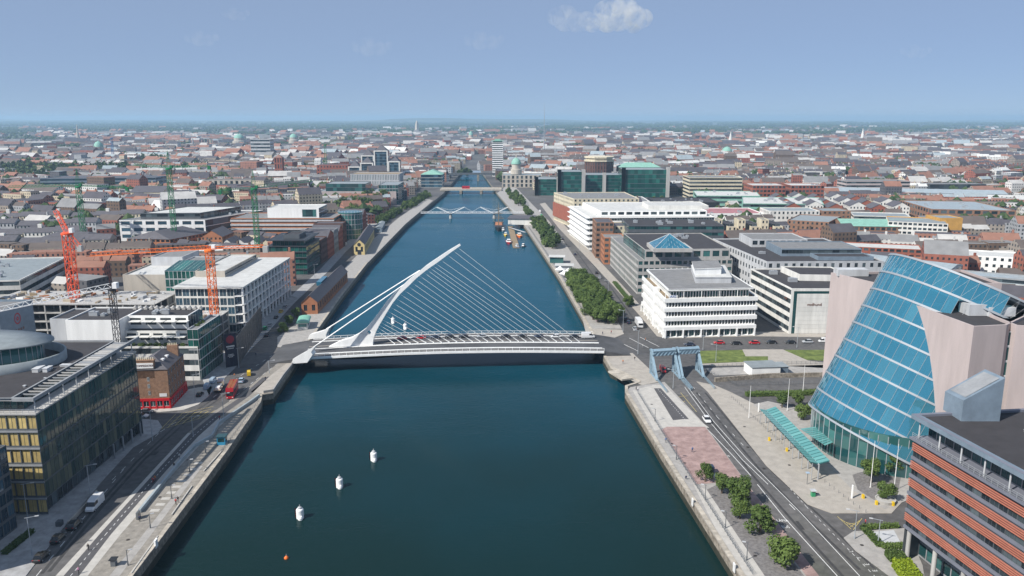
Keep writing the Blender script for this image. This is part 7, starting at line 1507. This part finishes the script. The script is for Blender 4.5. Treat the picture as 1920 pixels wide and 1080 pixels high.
# ------------------------------------------------------------------ lamps, posts, railings
def lamp(label, p, h, arm=1.6, z=.14, rz=0., group='street lamps', mk='pole'):
    t = thing('street_lamp', label, 'street lamp', (p[0], p[1], z), group); INV[t.name] = Matrix.Identity(4); b = MB(); b.tube((0, 0, 0), (0, 0, h), .11, .07, n=8); b.build('pole', M[mk], t); b = MB(); b.bar((-arm * .35, 0, h - .1), (arm, 0, h + .05), .09); b.build('arm', M[mk], t); b = MB(); b.box(arm - .1, -.16, h - .02, arm + .7, .16, h + .14); b.build('lantern', M['lightgrey'], t); b = MB(); b.tube((0, 0, 0), (0, 0, .9), .16, .16, n=8); b.build('base', M[mk], t); t.rotation_euler[2] = rz
for (u_, v_, h, lab) in ((170, 934, 9, 'street lamp with orange sign beside the white panel van'), (52, 972, 9, 'street lamp before the yellow blinds'), (60, 1040, 9, 'street lamp nearest the bottom left corner'), (286, 826, 9.5, 'street lamp at the pub corner'), (366, 752, 9.5, 'street lamp on the pub pavement'), (420, 788, 9, 'street lamp on the promenade by the red bus'), (362, 816, 6, 'short street lamp on the promenade bend'), (1196, 664, 10, 'street lamp at the north junction'), (1168, 622, 10, 'street lamp at the corner of the lime belt'), (1318, 656, 9, 'street lamp by the lawn, left'), (1342, 678, 7, 'street lamp on the lawn edge'), (1494, 652, 9, 'street lamp by the lawn, right'), (1140, 560, 10, 'street lamp halfway along the lime belt'), (1086, 470, 10, 'street lamp before the orange block'), (1602, 1010, 7, 'street lamp at the side street with a white crossbar'), (1646, 1020, 6, 'street lamp inside the box hedge'), (1262, 728, 7, 'street lamp between the lifting bridges'), (448, 690, 8, 'street lamp near the hoarding'), (590, 520, 8, 'street lamp on the south road upriver'), (505, 700, 5, 'short street lamp at the south landing')):
    lamp(lab, at(u_, v_, .14), h, 1.6, .14, .3 if u_ < 900 else 2.8)
b = None
for (u_, v_, h, lab) in ((1632, 914, 13, 'slender flagpole beside the round plaza tree'), (1676, 920, 13, 'slender flagpole by the louvred office'), (1404, 784, 11, 'slender mast at the head of the canopy'), (1476, 770, 11, 'slender mast left of the three lock trees'), (1505, 740, 11, 'slender mast behind the three lock trees')):
    t = thing('flagpole', lab, 'flagpole', (*at(u_, v_, .14).xy, .14)); INV[t.name] = Matrix.Identity(4); b = MB(); b.tube((0, 0, 0), (0, 0, h), .11, .05, n=8); b.build('pole', M['steelwhite'], t); b = MB(); b.lathe((0, 0, 0), [(.3, 0), (.3, .15), (.12, .3)], 10); b.build('base', M['concrete'], t)
for (u_, v_, lab) in ((1322, 938, 'promenade light post opposite the second young tree'), (1360, 990, 'promenade light post opposite the large dark tree'), (1400, 1050, 'promenade light post nearest the bottom'), (1268, 862, 'promenade light post on the red paving'), (1228, 790, 'promenade light post on the pale paving')):
    lamp(lab, at(u_, v_, .14), 4.2, .5, .14, 2.8, 'promenade light posts', 'c_grey')
for (u_, v_, lab) in ((240, 1060, 'post near the dark litter bin'), (282, 990, 'post beside the promenade pair'), (322, 935, 'post by the worn light strip'), (356, 885, 'post halfway along the promenade'), (386, 850, 'post before the blue kiosk')): lamp(lab, at(u_, v_, .14), 3.6, .4, .14, .3, 'south promenade light posts', 'c_grey')
def railing(label, px, h=1.1, sp=1.8, z=.14, mk='c_grey', rails=(.35, .7, 1.1), off=0.):
    P = [at(u_, v_, z) for u_, v_ in px]; t = thing('quay_railing', label, 'railing', P[0]); b = MB()
    for a, c in zip(P, P[1:]):
        n_ = max(1, int((c - a).length / sp))
        for k in range(n_): q = a.lerp(c, k / n_); b.bar(q, q + Vector((0, 0, h)), .08)
    tag(b.build('posts', M[mk], t), kind='stuff'); 
    for rl in rails:
        b = MB()
        for a, c in zip(P, P[1:]): b.bar(a + Vector((0, 0, rl)), c + Vector((0, 0, rl)), .05)
        b.build('rail', M[mk], t)
railing('dark chain railing along the north quay walk', [(1196, 738), (1262, 845), (1345, 975), (1412, 1080)]); railing('dark fence around the lock yard', [(1312, 690), (1340, 704), (1380, 722), (1440, 722), (1545, 718)], 1.3); railing('railing along the south quay edge below the bus', [(415, 850), (488, 752)], 1.0); railing('fence on the far side of the lock yard', [(1330, 690), (1440, 684), (1546, 682)], 1.4); railing('bollard line between road and plaza', [(1372, 746), (1420, 790), (1470, 836)], .9, 1.6, rails=()); railing('short bollard row at the end of the canopy', [(1538, 898), (1600, 946), (1660, 985)], .9, 1.9, rails=())
railing('railing on the north quay beyond the bridge', [(1096, 590), (1056, 522), (1018, 466), (990, 425)], 1.1, 3)
# low curved wall on the south promenade
def wall(label, px, w, h, mk, z=.14, name='low_wall'):
    P = [at(u_, v_, z).xy for u_, v_ in px]; t = thing(name, label, 'wall', (*P[0], z))
    for a, c in zip(P, P[1:]):
        n_ = max(1, round((c - a).length / 3))
        for k in range(n_): b = MB(); b.obox(a.lerp(c, k / n_ + .002), a.lerp(c, (k + 1) / n_ - .002), w, z, z + h); b.build('wall_segment', M[mk], t)
wall('pale blue-grey curved low wall dividing the south promenade', [(262, 962), (300, 915), (340, 866), (366, 838), (384, 828), (398, 820), (410, 796), (440, 776), (470, 756), (486, 744)], .6, 1.0, 'roofmetal'); wall('pale parapet around the south bridge landing', [(494, 738), (512, 735), (530, 708), (546, 688), (556, 670), (574, 650)], .6, 1.1, 'pave'); wall('sandy low wall beside the ramp van', [(128, 985), (160, 952), (182, 925)], .4, 1.0, 'pavesand')
wall('white timber fender on the south quay, upper piece', [(382, 884), (416, 846)], .3, .25, 'pavepale', .2, 'quay_fender'); wall('white timber fender on the south quay, middle piece', [(322, 966), (360, 912)], .3, .25, 'pavepale', .2, 'quay_fender'); wall('white timber fender on the south quay, lowest piece', [(246, 1076), (296, 1006)], .3, .25, 'pavepale', .2, 'quay_fender')
wall('stone wall of the lock basin', [(1340, 716), (1440, 708), (1546, 706)], .8, 1.6, 'quay', 0); wall('rough stone pier beside the lifting bridges', [(1150, 694), (1166, 704), (1176, 710)], 4.5, -.6, 'coping', .9, 'stone_pier')
# ------------------------------------------------------------------ kiosks, cabinets, bins
def boxthing(name, label, cat, u_, v_, w, d, h, rz, mk, roof=None, win=None, z=.14, over=.25):
    p = at(u_, v_, z); t = thing(name, label, cat, p); INV[t.name] = Matrix.Identity(4); b = MB(); b.box(-w / 2, -d / 2, 0, w / 2, d / 2, h); b.build('body', M[mk], t)
    if roof: b = MB(); b.box(-w / 2 - over, -d / 2 - over, h, w / 2 + over, d / 2 + over, h + .18); b.build('roof', M[roof], t)
    if win:
        b = MB(); b.box(-w * .4, -d / 2 - .03, h * .4, w * .4, -d / 2 - .005, h * .85); b.build('window', M[win], t); b = MB(); b.box(w / 2 + .005, -d * .4, h * .4, w / 2 + .03, d * .4, h * .85); b.build('window', M[win], t)
    t.rotation_euler[2] = rz; return t
M['kiosk'] = mat('kiosk', (.03, .25, .42), .5)
boxthing('kiosk', 'small bright blue kiosk on the south quay edge', 'kiosk', 417, 832, 2.4, 2.2, 2.5, HL - 1.57, 'kiosk', 'glassteal', 'glassteal')
t = boxthing('kiosk', 'white kiosk with long rounded mint green roof', 'kiosk', 570, 612, 4.6, 11, 3, .15, 'offwhite', None, 'glassteal'); b = MB()
for k in range(10):
    a0, a1 = math.pi * k / 10, math.pi * (k + 1) / 10; b.poly([(-2.9 * math.cos(a0), -6, 3 + 1.1 * math.sin(a0)), (-2.9 * math.cos(a1), -6, 3 + 1.1 * math.sin(a1)), (-2.9 * math.cos(a1), 6, 3 + 1.1 * math.sin(a1)), (-2.9 * math.cos(a0), 6, 3 + 1.1 * math.sin(a0))])
b.poly([(-2.9 * math.cos(math.pi * k / 10), -6, 3 + 1.1 * math.sin(math.pi * k / 10)) for k in range(11)]); M['mint'] = mat('mint', (.20, .45, .34), .5); b.build('roof', M['mint'], t)
boxthing('pump_house', 'small white pump house with a low grey roof by the lock', 'hut', 1428, 700, 11, 8, 3.6, .1, 'white', 'rooflead', None); boxthing('pump_house', 'grey slatted annex of the pump house', 'hut', 1458, 698, 5.5, 6, 3.0, .1, 'bluegrey', 'rooflead')
boxthing('cabinet', 'dark blue-grey cabinet beside the smallest young tree', 'cabinet', 1332, 886, 2.2, 1.6, 2.0, HR, 'c_navy'); boxthing('cabinet', 'low pale cabinet in front of the dark one', 'cabinet', 1342, 896, 2.0, 1.2, .8, HR, 'lightgrey')
boxthing('litter_bin', 'dark litter bin on the lower south promenade', 'bin', 214, 1060, 1.1, 1.0, 1.5, HL, 'c_grey', 'black'); boxthing('litter_bin', 'green litter bin on the plaza corner', 'bin', 1524, 930, 1.0, .9, 1.5, HR, 'c_green', 'lightgrey'); boxthing('notice_board', 'dark notice board at the start of the low wall', 'sign', 260, 972, 1.6, .5, 1.8, HL, 'c_grey'); boxthing('planter', 'grey box planter by the ramp', 'planter', 112, 985, 1.4, 1.2, 1.2, HL, 'darkgrey')
boxthing('sign_board', 'white quay sign on the north edge, upper', 'sign', 1298, 948, .9, .25, 1.9, HR, 'steelwhite', z=-.6); boxthing('sign_board', 'white quay sign on the north edge, lower', 'sign', 1376, 1072, 1.0, .25, 2.0, HR, 'steelwhite', z=-.6); boxthing('sign_board', 'pair of white and blue boards on the south quay edge', 'sign', 293, 1026, 1.3, .4, 1.9, HL, 'steelwhite', z=-.4); boxthing('totem_sign', 'white totem sign on the plaza', 'sign', 1597, 934, .5, .25, 3.6, HR, 'steelwhite'); boxthing('totem_sign', 'white totem sign by the lock road', 'sign', 1422, 772, .5, .25, 3.0, HR, 'steelwhite'); boxthing('bus_stop', 'bus stop pole with pale blue flag by the canopy', 'bus stop', 1513, 908, .12, .12, 3.2, HR, 'c_grey', 'c_paleblue', over=.4)
boxthing('gantry_building', 'flat roofed ferry kiosk on the north quay', 'kiosk', 1044, 492, 9, 7, 4.2, -.1, 'glassteal', 'roofpale', None, over=1.); boxthing('gantry_building', 'second flat roofed kiosk with white sails', 'kiosk', 1058, 508, 10, 7, 4, -.1, 'lightgrey', 'roofpale', None, over=1.)
boxthing('ticket_hall', 'dark roofed ticket hall on the north quay', 'hall', 978, 418, 22, 26, 5.5, -.12, 'offwhite', 'slate', None, over=1.)
for k, (u_, v_, lab) in enumerate(((1058, 520, 'largest white sail canopy before the lime belt'), (1066, 516, 'smaller white sail canopy'), (1050, 512, 'white sail canopy beside the ferry kiosk'))):
    p = at(u_, v_, .14); t = thing('sail_canopy', lab, 'canopy', p); b = MB(); b.lathe(p + Vector((0, 0, 2.4)), [(3.2, 0), (1.4, 1.0), (.1, 2.2)], 8); b.build('fabric', M['steelwhite'], t); b = MB(); b.tube(p, p + Vector((0, 0, 4.6)), .1, n=6); b.build('mast', M['metal'], t)
for (u_, v_, lab) in ((1442, 826, 'yellow standing sign beside the canopy, upper'), (1475, 846, 'yellow standing sign beside the canopy, lower'), (1618, 934, 'yellow standing sign near the planter'), (1643, 946, 'yellow standing sign by the side street'), (1674, 948, 'yellow standing sign under the louvres')): boxthing('yellow_sign', lab, 'sign', u_, v_, .7, .5, 1.0, HR, 'c_yellow')
b = MB(); p = at(1660, 940, .15); b.lathe(p, [(2.3, 0), (2.5, .8), (2.2, .8), (2.1, .6)], 18); tag(b.build('planter', M['concrete']), 'round concrete planter with yellow flowers on the plaza', 'planter')
# ------------------------------------------------------------------ river things
for k, (u_, v_, lab) in enumerate(((701, 863, 'white mooring pile farthest up the near row of three'), (637, 913, 'middle white mooring pile of the near row of three'), (563, 971, 'nearest white mooring pile of the near row of three'), (760, 617, 'white mooring pile beyond the bridge nearest its deck'), (737, 606, 'middle white mooring pile beyond the bridge'), (716, 592, 'white mooring pile beyond the bridge behind the pylon'))):
    p = at(u_, v_, -4.0); t = thing('mooring_pile', lab, 'mooring pile', p, 'white mooring piles'); 
    b = MB(); b.lathe(p + Vector((0, 0, -2)), [(.95, 0), (.95, 4.2), (.85, 4.45), (.5, 4.6)], 18); b.build('drum', M['steelwhite'], t); b = MB(); b.lathe(p + Vector((.3, -.9, -1)), [(.62, 0), (.62, 1.5), (.4, 1.9)], 12); b.build('fender', M['steelwhite'], t); b = MB()
    for s_ in (-1.15, -1.15): b.bar(p + Vector((-1.15, -.3, 0)), p + Vector((-1.15, -.3, 2.8)), .08); b.bar(p + Vector((-1.15, .2, 0)), p + Vector((-1.15, .2, 2.8)), .08)
    for q in range(5): b.bar(p + Vector((-1.15, -.3, .4 + q * .5)), p + Vector((-1.15, .2, .4 + q * .5)), .06)
    b.build('ladder', M['lampred'], t); b = MB(); b.tube(p + Vector((0, 0, 2.6)), p + Vector((0, 0, 3.6)), .12, .1, n=6); b.lathe(p + Vector((0, 0, 2.6)), [(.55, 0), (.55, .3), (.3, .5)], 10); b.build('beacon', M['lightgrey'], t)
p = at(537, 1047, -4); t = thing('buoy', 'small orange buoy floating in the near water', 'buoy', p); b = MB(); b.lathe(p + Vector((0, 0, -.4)), [(.2, 0), (.5, .3), (.55, .6), (.3, .9), (.1, 1.1)], 12); b.build('float', M['craneorange'], t, True); b = MB(); b.tube(p + Vector((0, 0, .7)), p + Vector((0, 0, 1.1)), .06, n=6); b.build('ring_post', M['metal'], t)
def boat(label, u_, v_, L, w, h, hull, deck, rz, masts=0, cabin=True):
    p = at(u_, v_, -4); t = thing('boat', label, 'boat', p); INV[t.name] = Matrix.Identity(4); secs = []
    for f in (0, .08, .25, .5, .75, .9, 1): x = -L / 2 + L * f; q = w / 2 * (.75 if f == 0 else .92 if f == .08 else 1 if f < .6 else .82 if f < .8 else .5 if f < .95 else .05); zt = h * (1 + .35 * max(0, f - .5)); secs.append([(x, -q * .6, -.6), (x, -q, zt), (x, q, zt), (x, q * .6, -.6)])
    o = bpy.data.objects.new('hull', loft(secs, 'hull', [M[hull]])); COL.objects.link(o); o.parent = t
    b = MB(); b.box(-L * .42, -w * .38, h, L * .3, w * .38, h + .08); b.build('deck', M[deck], t)
    if cabin: b = MB(); b.box(-L * .25, -w * .28, h, L * .12, w * .28, h + 1.7); b.build('cabin', M['steelwhite'], t); b = MB(); b.box(-L * .24, -w * .285, h + .8, L * .122, w * .285, h + 1.4); b.build('windows', M['carglass'], t)
    for k in range(masts):
        x = -L * .28 + k * L * .28; mh = 24 - abs(k - 1) * 3; b = MB(); b.tube((x, 0, h), (x, 0, mh), .28, .1, n=7)
        for z in (.38, .58, .78): b.bar((x, -w * .8 * (1.1 - z), mh * z), (x, w * .8 * (1.1 - z), mh * z), .2)
        b.build('mast', M['timber'], t); b = MB()
        for s_ in (-1, 1):
            for q in (-2, 0, 2): b.bar((x + q, s_ * w / 2, h), (x, 0, mh * .75), .06)
        b.build('rigging', M['black'], t)
    if masts: b = MB(); b.tube((L / 2 - .5, 0, h + 1), (L / 2 + 9, 0, h + 4), .22, .08, n=6); b.build('bowsprit', M['timber'], t)
    t.rotation_euler[2] = rz
boat('three-masted tall ship with dark hull moored at the north quay', 935, 428, 46, 8.5, 3.2, 'black', 'brickorange', -1.57, 3, False)
boat('red and white boat at the end of the pontoon', 954, 456, 13, 5, 1.4, 'c_red', 'steelwhite', -1.5); boat('small yellow boat behind the red one', 948, 442, 8, 3.4, 1.2, 'c_yellow', 'c_yellow', -1.57); boat('orange and yellow boat on the shore side of the pontoon', 974, 444, 13, 5, 1.4, 'craneorange', 'c_yellow', -1.5); boat('small blue work boat at the pontoon tip', 970, 464, 7, 2.8, 1.0, 'c_blue', 'sand', -1.2); boat('little dark work boat beside the blue one', 981, 463, 7, 2.8, 1.0, 'c_grey', 'lightgrey', -1.9); boat('grey dinghy next to the tall ship', 943, 433, 9, 3.4, 1.1, 'lightgrey', 'offwhite', -1.57)
b = MB(); b.prism([at(u_, v_, -3.4).xy for u_, v_ in ((962, 464), (974, 464), (962, 424), (952, 424))], -4.4, -3.3); tag(b.build('pontoon', M['timber']), 'long floating timber pontoon with boats alongside', 'pontoon')
b = MB(); P, Q = at(955, 426, -3).xy, at(985, 436, 0).xy; b.bar((*P, -3.2), (*Q, .2), 1.8, .25); tag(b.build('gangway', M['lightgrey']), 'sloping gangway from the quay to the pontoon', 'gangway')
# ------------------------------------------------------------------ people
M['skin'] = mat('skin', (.45, .28, .20), .6); M['hair'] = mat('hair', (.05, .035, .025), .7)
CL = {k: mat('cloth_' + k, c, .85, rnd=.1) for k, c in dict(navy=(.03, .04, .09), red=(.40, .05, .05), white=(.62, .62, .6), black=(.02, .02, .022), blue=(.09, .16, .34), pink=(.45, .22, .34), grey=(.2, .2, .21), orange=(.5, .17, .05)).items()}
def body_mesh(pose):
    J = dict(pel=(0, 0, .95), bel=(0, 0, 1.12), che=(.01, 0, 1.34), nek=(.02, 0, 1.50), hd=(.03, 0, 1.58), top=(.03, 0, 1.74))
    rad = dict(pel=.155, bel=.14, che=.165, nek=.06, hd=.095, top=.085)
    E = [('pel', 'bel'), ('bel', 'che'), ('che', 'nek'), ('nek', 'hd'), ('hd', 'top')]
    for s, n in ((1, 'l'), (-1, 'r')):
        if pose == 'walk': kx, fx_, ex, hx = .14 * s, .30 * s, -.10 * s, -.2 * s
        elif pose == 'sit': kx, fx_, ex, hx = .42, .44, .05, .22
        else: kx, fx_, ex, hx = .02, .0, 0, .05
        kz, fz = (.92, .5) if pose == 'sit' else (.52, .09 if not (pose == 'walk' and s < 0) else .14)
        J.update({n + 'hip': (0, .09 * s, .92), n + 'kne': (kx, .10 * s, kz), n + 'ank': (fx_ * (.85 if s < 0 else 1), .10 * s, fz), n + 'toe': (fx_ + .19, .11 * s, fz - .05), n + 'sho': (0, .19 * s, 1.42), n + 'elb': (ex, .25 * s, 1.14), n + 'wri': (hx + .06, .25 * s, .92), n + 'han': (hx + .1, .25 * s, .83)})
        rad.update({n + 'hip': .10, n + 'kne': .065, n + 'ank': .05, n + 'toe': .04, n + 'sho': .07, n + 'elb': .047, n + 'wri': .036, n + 'han': .042}); E += [('pel', n + 'hip'), (n + 'hip', n + 'kne'), (n + 'kne', n + 'ank'), (n + 'ank', n + 'toe'), ('che', n + 'sho'), (n + 'sho', n + 'elb'), (n + 'elb', n + 'wri'), (n + 'wri', n + 'han')]
    ks = list(J); me = bpy.data.meshes.new('body'); me.from_pydata([J[k] for k in ks], [(ks.index(a), ks.index(b_)) for a, b_ in E], []); o = bpy.data.objects.new('body', me); COL.objects.link(o)
    o.modifiers.new('skin', 'SKIN'); 
    if not me.skin_vertices: 
        bpy.context.view_layer.objects.active = o
    for k, sv in zip(ks, me.skin_vertices[0].data): sv.radius = (rad[k], rad[k]); sv.use_root = k == 'pel'
    sb = o.modifiers.new('sub', 'SUBSURF'); sb.levels = sb.render_levels = 1; dg = bpy.context.evaluated_depsgraph_get(); out = bpy.data.meshes.new_from_object(o.evaluated_get(dg)); bpy.data.objects.remove(o)
    out.materials.clear()
    for m in (CL['navy'], CL['black'], M['skin'], M['hair']): out.materials.append(m)
    for p in out.polygons:
        z = p.center.z; ay = abs(p.center.y); hand = ay > .2 and z < .9 and pose != 'sit'
        p.material_index = 3 if z > 1.68 or (z > 1.6 and p.center.x < 0) else 2 if z > 1.5 or hand else 1 if z < .98 and ay < .2 else 0
        p.use_smooth = True
    return out
try: PB = {k: body_mesh(k) for k in ('walk', 'stand', 'sit')}
except Exception as e: print('people', e); PB = {}
def person(label, u_, v_, top, low, rz, pose='walk', z=.15, h=1.):
    p = at(u_, v_, z); o = bpy.data.objects.new('person', PB[pose]); o.location = p; o.rotation_euler[2] = rz; o.scale = (h,) * 3; link(o); tag(o, label, 'person')
    for i, m in ((0, CL[top]), (1, CL[low])): s = o.material_slots[i]; s.link = 'OBJECT'; s.material = m
    return o
if PB:
    for a in ((166, 1032, 'black', 'black', HL, 'walk', 'person in black walking on the lower cycle lane'), (148, 1076, 'pink', 'black', HL + 3, 'walk', 'person in pink walking at the bottom of the cycle lane'), (262, 978, 'navy', 'black', HL, 'stand', 'person in navy standing at the notice board'), (330, 946, 'red', 'black', HL, 'stand', 'person in red beside the quay fender'), (334, 942, 'black', 'grey', HL, 'stand', 'person in black next to the one in red'), (337, 860, 'white', 'grey', HL, 'walk', 'person in white walking by the low wall'), (327, 878, 'black', 'black', HL + 3, 'walk', 'person in black walking by the low wall'), (412, 788, 'red', 'navy', HL, 'walk', 'person in red on the promenade bend'), (498, 714, 'black', 'navy', HL, 'walk', 'person in black near the south landing'), (440, 708, 'orange', 'grey', HL, 'walk', 'person in orange near the hoarding'), (1298, 848, 'blue', 'navy', HR, 'walk', 'person in blue on the red paving'), (1248, 830, 'blue', 'grey', HR, 'stand', 'person in blue leaning at the quay railing'), (1196, 734, 'white', 'navy', HR, 'stand', 'person in white by the stone pier'), (1193, 732, 'grey', 'black', HR, 'stand', 'person in grey by the stone pier'), (1168, 682, 'orange', 'navy', 1., 'walk', 'person in orange at the north landing'), (1190, 676, 'black', 'grey', HR, 'walk', 'person in black on the short cycle lane'), (1130, 628, 'navy', 'navy', 2., 'walk', 'person in navy at the paved corner'), (1146, 626, 'red', 'black', 2., 'walk', 'person in red at the paved corner'), (1118, 606, 'pink', 'grey', 2., 'walk', 'person in pink beside the lime belt'), (1112, 596, 'white', 'navy', 2., 'walk', 'person in white beside the lime belt'), (1205, 652, 'white', 'grey', 0., 'stand', 'person in white on the traffic island'), (1210, 640, 'orange', 'black', 0., 'walk', 'person in orange crossing the road'), (1286, 902, 'navy', 'grey', HR, 'sit', 'person in navy sitting near the pale walk'), (240, 745, 'black', 'black', 0, 'walk', 'person in black by the pub wall'), (480, 668, 'navy', 'black', HL, 'walk', 'person in navy passing the hoarding'), (1622, 985, 'red', 'black', 0, 'stand', 'person in red beside the side street')):
        person(a[6], a[0], a[1], a[2], a[3], a[4], a[5], .15 if a[5] != 'sit' else -.3)
def bicycle(label, u_, v_, rz, z=.155):
    p = at(u_, v_, z); t = thing('bicycle', label, 'bicycle', p); INV[t.name] = Matrix.Identity(4)
    for x in (-.52, .52):
        b = MB()
        for k in range(14): a0, a1 = 2 * math.pi * k / 14, 2 * math.pi * (k + 1) / 14; b.bar((x + .33 * math.cos(a0), 0, .33 + .33 * math.sin(a0)), (x + .33 * math.cos(a1), 0, .33 + .33 * math.sin(a1)), .05)
        b.build('wheel', M['tyre'], t)
    b = MB(); b.bar((-.52, 0, .33), (-.1, 0, .35), .05); b.bar((-.1, 0, .35), (.4, 0, .8), .05); b.bar((-.1, 0, .35), (-.22, 0, .85), .05); b.bar((-.2, 0, .8), (.4, 0, .82), .05); b.bar((.4, 0, .95), (.52, 0, .33), .05); b.build('frame', M['c_red'], t); b = MB(); b.box(-.34, -.07, .86, -.1, .07, .92); b.build('saddle', M['black'], t); b = MB(); b.bar((.4, -.25, .98), (.4, .25, .98), .04); b.build('handlebar', M['metal'], t); t.rotation_euler[2] = rz
bicycle('red bicycle ridden up the south cycle lane', 287, 906, HL); bicycle('second bicycle just behind on the south cycle lane', 291, 902, HL)
if PB: person('cyclist in red on the south cycle lane', 287, 906, 'red', 'black', HL, 'sit', .1, 1.); person('cyclist in orange behind the red one', 291, 902, 'orange', 'grey', HL, 'sit', .1, 1.)
# plants on the terraces of the white block
for k, (x, y, z) in enumerate(LEAF_SPOTS):
    c = bpy.data.objects.new('terrace_plant', CR[('mid', k % 4)]); c.location = (x, y, z + .8); c.scale = (.9 + .3 * (k % 3), .9, .8 + .25 * (k % 2)); link(c, wb)
# ------------------------------------------------------------------ cloud: one small cumulus with its wisps, high above the city
def cloud(label, u_, v_, dist, parts, dens):
    x, y = (u_ - 960) / FPX, (540 - v_) / FPX; d = Vector((x, _c + y * _s, -_s + y * _c)); C = Vector((0, 0, CH)) + d * (dist / d.y)
    m = bpy.data.materials.new('cloud'); m.use_nodes = True; nt = m.node_tree; nt.nodes.remove(nt.nodes['Principled BSDF']); v = nt.nodes.new('ShaderNodeVolumePrincipled'); v.inputs['Color'].default_value = (1, 1, 1, 1); v.inputs['Anisotropy'].default_value = .2
    g = nt.nodes.new('ShaderNodeTexCoord'); n = nt.nodes.new('ShaderNodeTexNoise'); n.inputs['Scale'].default_value = .006; n.inputs['Detail'].default_value = 6; n.inputs['Roughness'].default_value = .6; nt.links.new(g.outputs['Object'], n.inputs['Vector'])
    r = nt.nodes.new('ShaderNodeMapRange'); nt.links.new(n.outputs['Fac'], r.inputs[0]); r.inputs[1].default_value = .42; r.inputs[2].default_value = .62; r.inputs[3].default_value = 0; r.inputs[4].default_value = dens; nt.links.new(r.outputs[0], v.inputs['Density']); nt.links.new(v.outputs[0], nt.nodes['Material Output'].inputs['Volume'])
    b = MB()
    for (px_, pz, r_) in parts:
        c = Vector((px_, 0, pz)); b.lathe(c + Vector((0, 0, -r_)), [(r_ * math.sin(math.pi * k / 10) + .5, r_ - r_ * math.cos(math.pi * k / 10)) for k in range(11)], 18)
    o = b.build('cloud', m); o.location = C; tag(o, label, 'cloud', kind='stuff'); return o
cloud('small white cumulus cloud at the top of the sky', 1145, 30, 12000, [(-40, 0, 230), (150, 40, 260), (330, -40, 200), (480, -30, 130), (-260, -110, 120), (60, 180, 150), (-120, 60, 140)], .0045); cloud('faint cloud wisp left of the white cumulus', 1060, 34, 12000, [(0, 0, 190), (170, -60, 150), (-140, 20, 130), (300, -40, 140)], .0017)
for u_, v_, lab, s_ in ((372, 72, 'faint low wisp on the left of the sky', 1.), (437, 26, 'faint upper wisp on the left of the sky', .8), (690, 88, 'faint wisp left of the middle of the sky', 1.2), (900, 76, 'faint wisp near the middle of the sky', 1.2), (1712, 96, 'faint wisp on the right of the sky', .9)): cloud(lab, u_, v_, 12500, [(0, 0, 120 * s_), (150 * s_, -30, 90 * s_), (-140 * s_, 10, 80 * s_), (260 * s_, 10, 60 * s_)], .0007)
HAZE = 0.00009
# ------------------------------------------------------------------ haze
hm = bpy.data.materials.new('haze'); hm.use_nodes = True; nt = hm.node_tree; nt.nodes.remove(nt.nodes['Principled BSDF'])
pv = nt.nodes.new('ShaderNodeVolumePrincipled'); pv.inputs['Color'].default_value = (.50, .74, .98, 1); pv.inputs['Density'].default_value = HAZE
pv.inputs['Anisotropy'].default_value = .1
nt.links.new(pv.outputs[0], nt.nodes['Material Output'].inputs['Volume'])
b = MB(); b.box(-30000, -260, -10, 30000, 26000, 150)
tag(b.build('haze', hm), 'thin summer haze over the whole city', kind='stuff')
